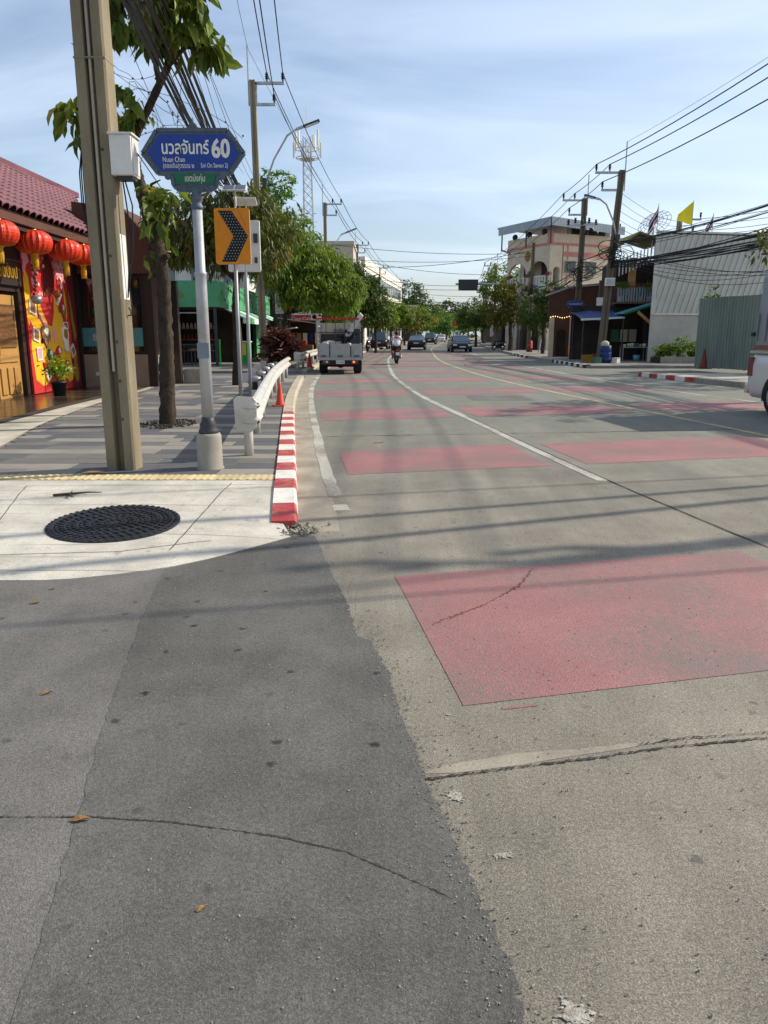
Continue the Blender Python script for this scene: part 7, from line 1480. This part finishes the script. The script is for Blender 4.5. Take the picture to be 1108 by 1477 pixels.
# green metal fence
t = thing('metal_fence','tall fence of ribbed green metal sheets beside the pickup','fence',(13.7,34.6,SW)); fx,fy = 1.6,-6.6; fl = math.hypot(fx,fy); t.rotation_euler = (0,0,math.atan2(fy,fx))
q = random.Random(4)
for k in range(9):
    b = MB(); x0 = k*.75
    pr = []
    for j in range(4): a = x0+j*.1875; pr += [(a,0),(a+.07,0),(a+.09,.035),(a+.15,.035),(a+.17,0)]
    pr = [p for p in pr if p[0] <= x0+.745]+[(x0+.745,0)]
    h_ = 2.95+q.uniform(-.03,.03); b.add([(x,-y,.02) for x,y in pr]+[(x,-y,h_) for x,y in pr],[(i,i+1,len(pr)+i+1,len(pr)+i) for i in range(len(pr)-1)])
    o = b.build('metal_sheet', M['gcorr'], t, fix=False); o.modifiers.new('sol','SOLIDIFY').thickness = .006
for k in range(5): MB().box(k*1.6,k*1.6+.06,.01,.07,0,2.9).build('post', M['dkgrey'], t)
for z in (.4,1.5,2.6): MB().box(0,6.75,.01,.05,z,z+.05).build('rail', M['dkgrey'], t)
t = thing('shrub','dark shrub top showing over the green metal fence','shrub',(15.9,38.2,SW)); leaves([((0,0,2.9),(.5,.5,.65)),((-.3,0,2.4),(.5,.4,.4))],420,.26,None,-.3,70,.3,.2).build('foliage', M['lf_deep'], t, fix=False); MB().tube([(0,0,0),(0,0,3)],.05,6).build('trunk', M['barkd'], t)
pb = thing('planting_bed','low concrete edged planting bed below the bare wall','planter',(14.0,39.6,SW),-.06); MB().box(-.1,3.6,-.35,-.2,0,.32).build('edging', M['concg'], pb); MB().box(-.1,3.6,-.2,1.6,0,.26).build('soil', M['grv'], pb)
for k,(x,y,r_,h_,lb) in enumerate(((14.3,40.2,.45,.65,'bright green shrub at the street end of the planting bed'),(14.95,40.0,.5,.85,'tallest yellow green shrub of the planting bed'),(15.7,40.1,.5,.75,'broad yellow green shrub in the middle of the planting bed'),(16.4,39.9,.4,.6,'low green shrub beside the green fence'),(16.9,40.2,.5,1.0,'dark green shrub at the fence end of the bed'))):
    s_ = thing('shrub',lb,'shrub',(x,y,SW+.24),0,'shrubs in the planting bed'); leaves([((0,0,h_*.55),(r_,r_*.8,h_*.5))],620,.15,None,-.2,80+k,.4,.25).build('foliage', M['lf_shrub' if k < 4 else 'lf_deep'], s_, fix=False)
    for j in range(4): a = j*1.57+k; MB().tube([(0,0,0),(.2*math.cos(a),.2*math.sin(a),h_*.6)],.015,4).build('stem', M['barkd'], s_)
# small things on the opposite pavement
t = thing('blue_barrel','blue plastic barrel with a cream bag on top beside the leaning pole','barrel',(11.25,39.9,SW)); MB().lathe([(.24,0),(.27,.03),(.29,.25),(.27,.28),(.29,.31),(.29,.52),(.27,.55),(.29,.58),(.28,.8),(.25,.84),(.001,.84)],20).build('drum', M['barrel'], t, True); MB().lathe([(.27,.84),(.27,.87),(.001,.88)],20).build('lid', M['btarp'], t)
o = MB().ball((0,0,.1),(.22,.2,.16),12,8).build('cream_bag', M['cream'], None, True); o.location = (11.2,39.9,SW+.85); tag(o,'cream cloth bag lying on the blue barrel lid','bag')
for k,(x,y,s_,m,lb) in enumerate(((10.5,40.6,.5,'molive','yellow plastic crate beside the blue barrel'),(10.75,39.6,.4,'mgreen','small green box on the ground by the blue barrel'),(11.75,39.7,.35,'white_p','white carton to the fence side of the blue barrel'),(11.0,41.2,.5,'rust','rust red crate behind the yellow crate'))):
    t = thing('crate',lb,'crate',(x,y,SW),k*.4); MB().box(-s_/2,s_/2,-s_*.4,s_*.4,0,s_*.7).build('box', M[m], t, bevel=.01); MB().box(-s_/2-.015,s_/2+.015,-s_*.4-.015,s_*.4+.015,s_*.7,s_*.76).build('rim', M[m], t)
t = thing('bin','orange round bin with a small lamp on top at the soi corner','bin',(11.75,49.2,SW)); MB().lathe([(.2,0),(.23,.4),(.22,.62),(.2,.66),(.05,.68),(.001,.68)],16).build('body', M['orange'], t, True); MB().ball((0,0,.76),(.07,.07,.09),8,6).build('lamp', M['cream'], t, True)
t = thing('traffic_barrel','rusty red barrel on the far kerb below the creeper pole','barrel',(12.0,64.8,SW)); MB().lathe([(.22,0),(.22,.3),(.24,.32),(.22,.34),(.21,.9),(.001,.92)],14).build('body', M['rust'], t, True); MB().lathe([(.223,.5),(.22,.62)],14).build('band', M['coneo'], t)
o = MB().tube([(0,0,0),(.55,.3,4.0)],.05,7).build('leaning_post', M['silver'], None); o.location = (12.4,63.0,SW); tag(o,'thin pale post leaning beside the rusty red barrel','post')
t = thing('flower_pot','brown round plant pot at the foot of the white footed post','plant pot',(12.3,45.6,SW)); MB().lathe([(.16,0),(.22,.35),(.2,.36),(.001,.34)],14).build('pot', M['rust'], t, True); MB().lathe([(.18,.345),(.001,.347)],12).build('soil', M['grv'], t)
for k,(x,y,h_) in enumerate(((12.6,68.5,2.6),(11.9,73,2.3),(10.9,80,2.4))):
    o = MB().box(-.18,.18,-.06,.06,1.2,h_).build('hanging_banner', M[('white_p','silver','white_p')[k]], None); o.location = (x,y,SW); MB().tube([(0,0,0),(0,0,h_)],.03,5).build('post', M['dkgrey'], o); tag(o,('pale vertical banner on a post under the yellow topped tree','grey vertical banner on a post by the gantry foot','pale vertical banner at the kerb beyond the parked motorcycle')[k],'banner')
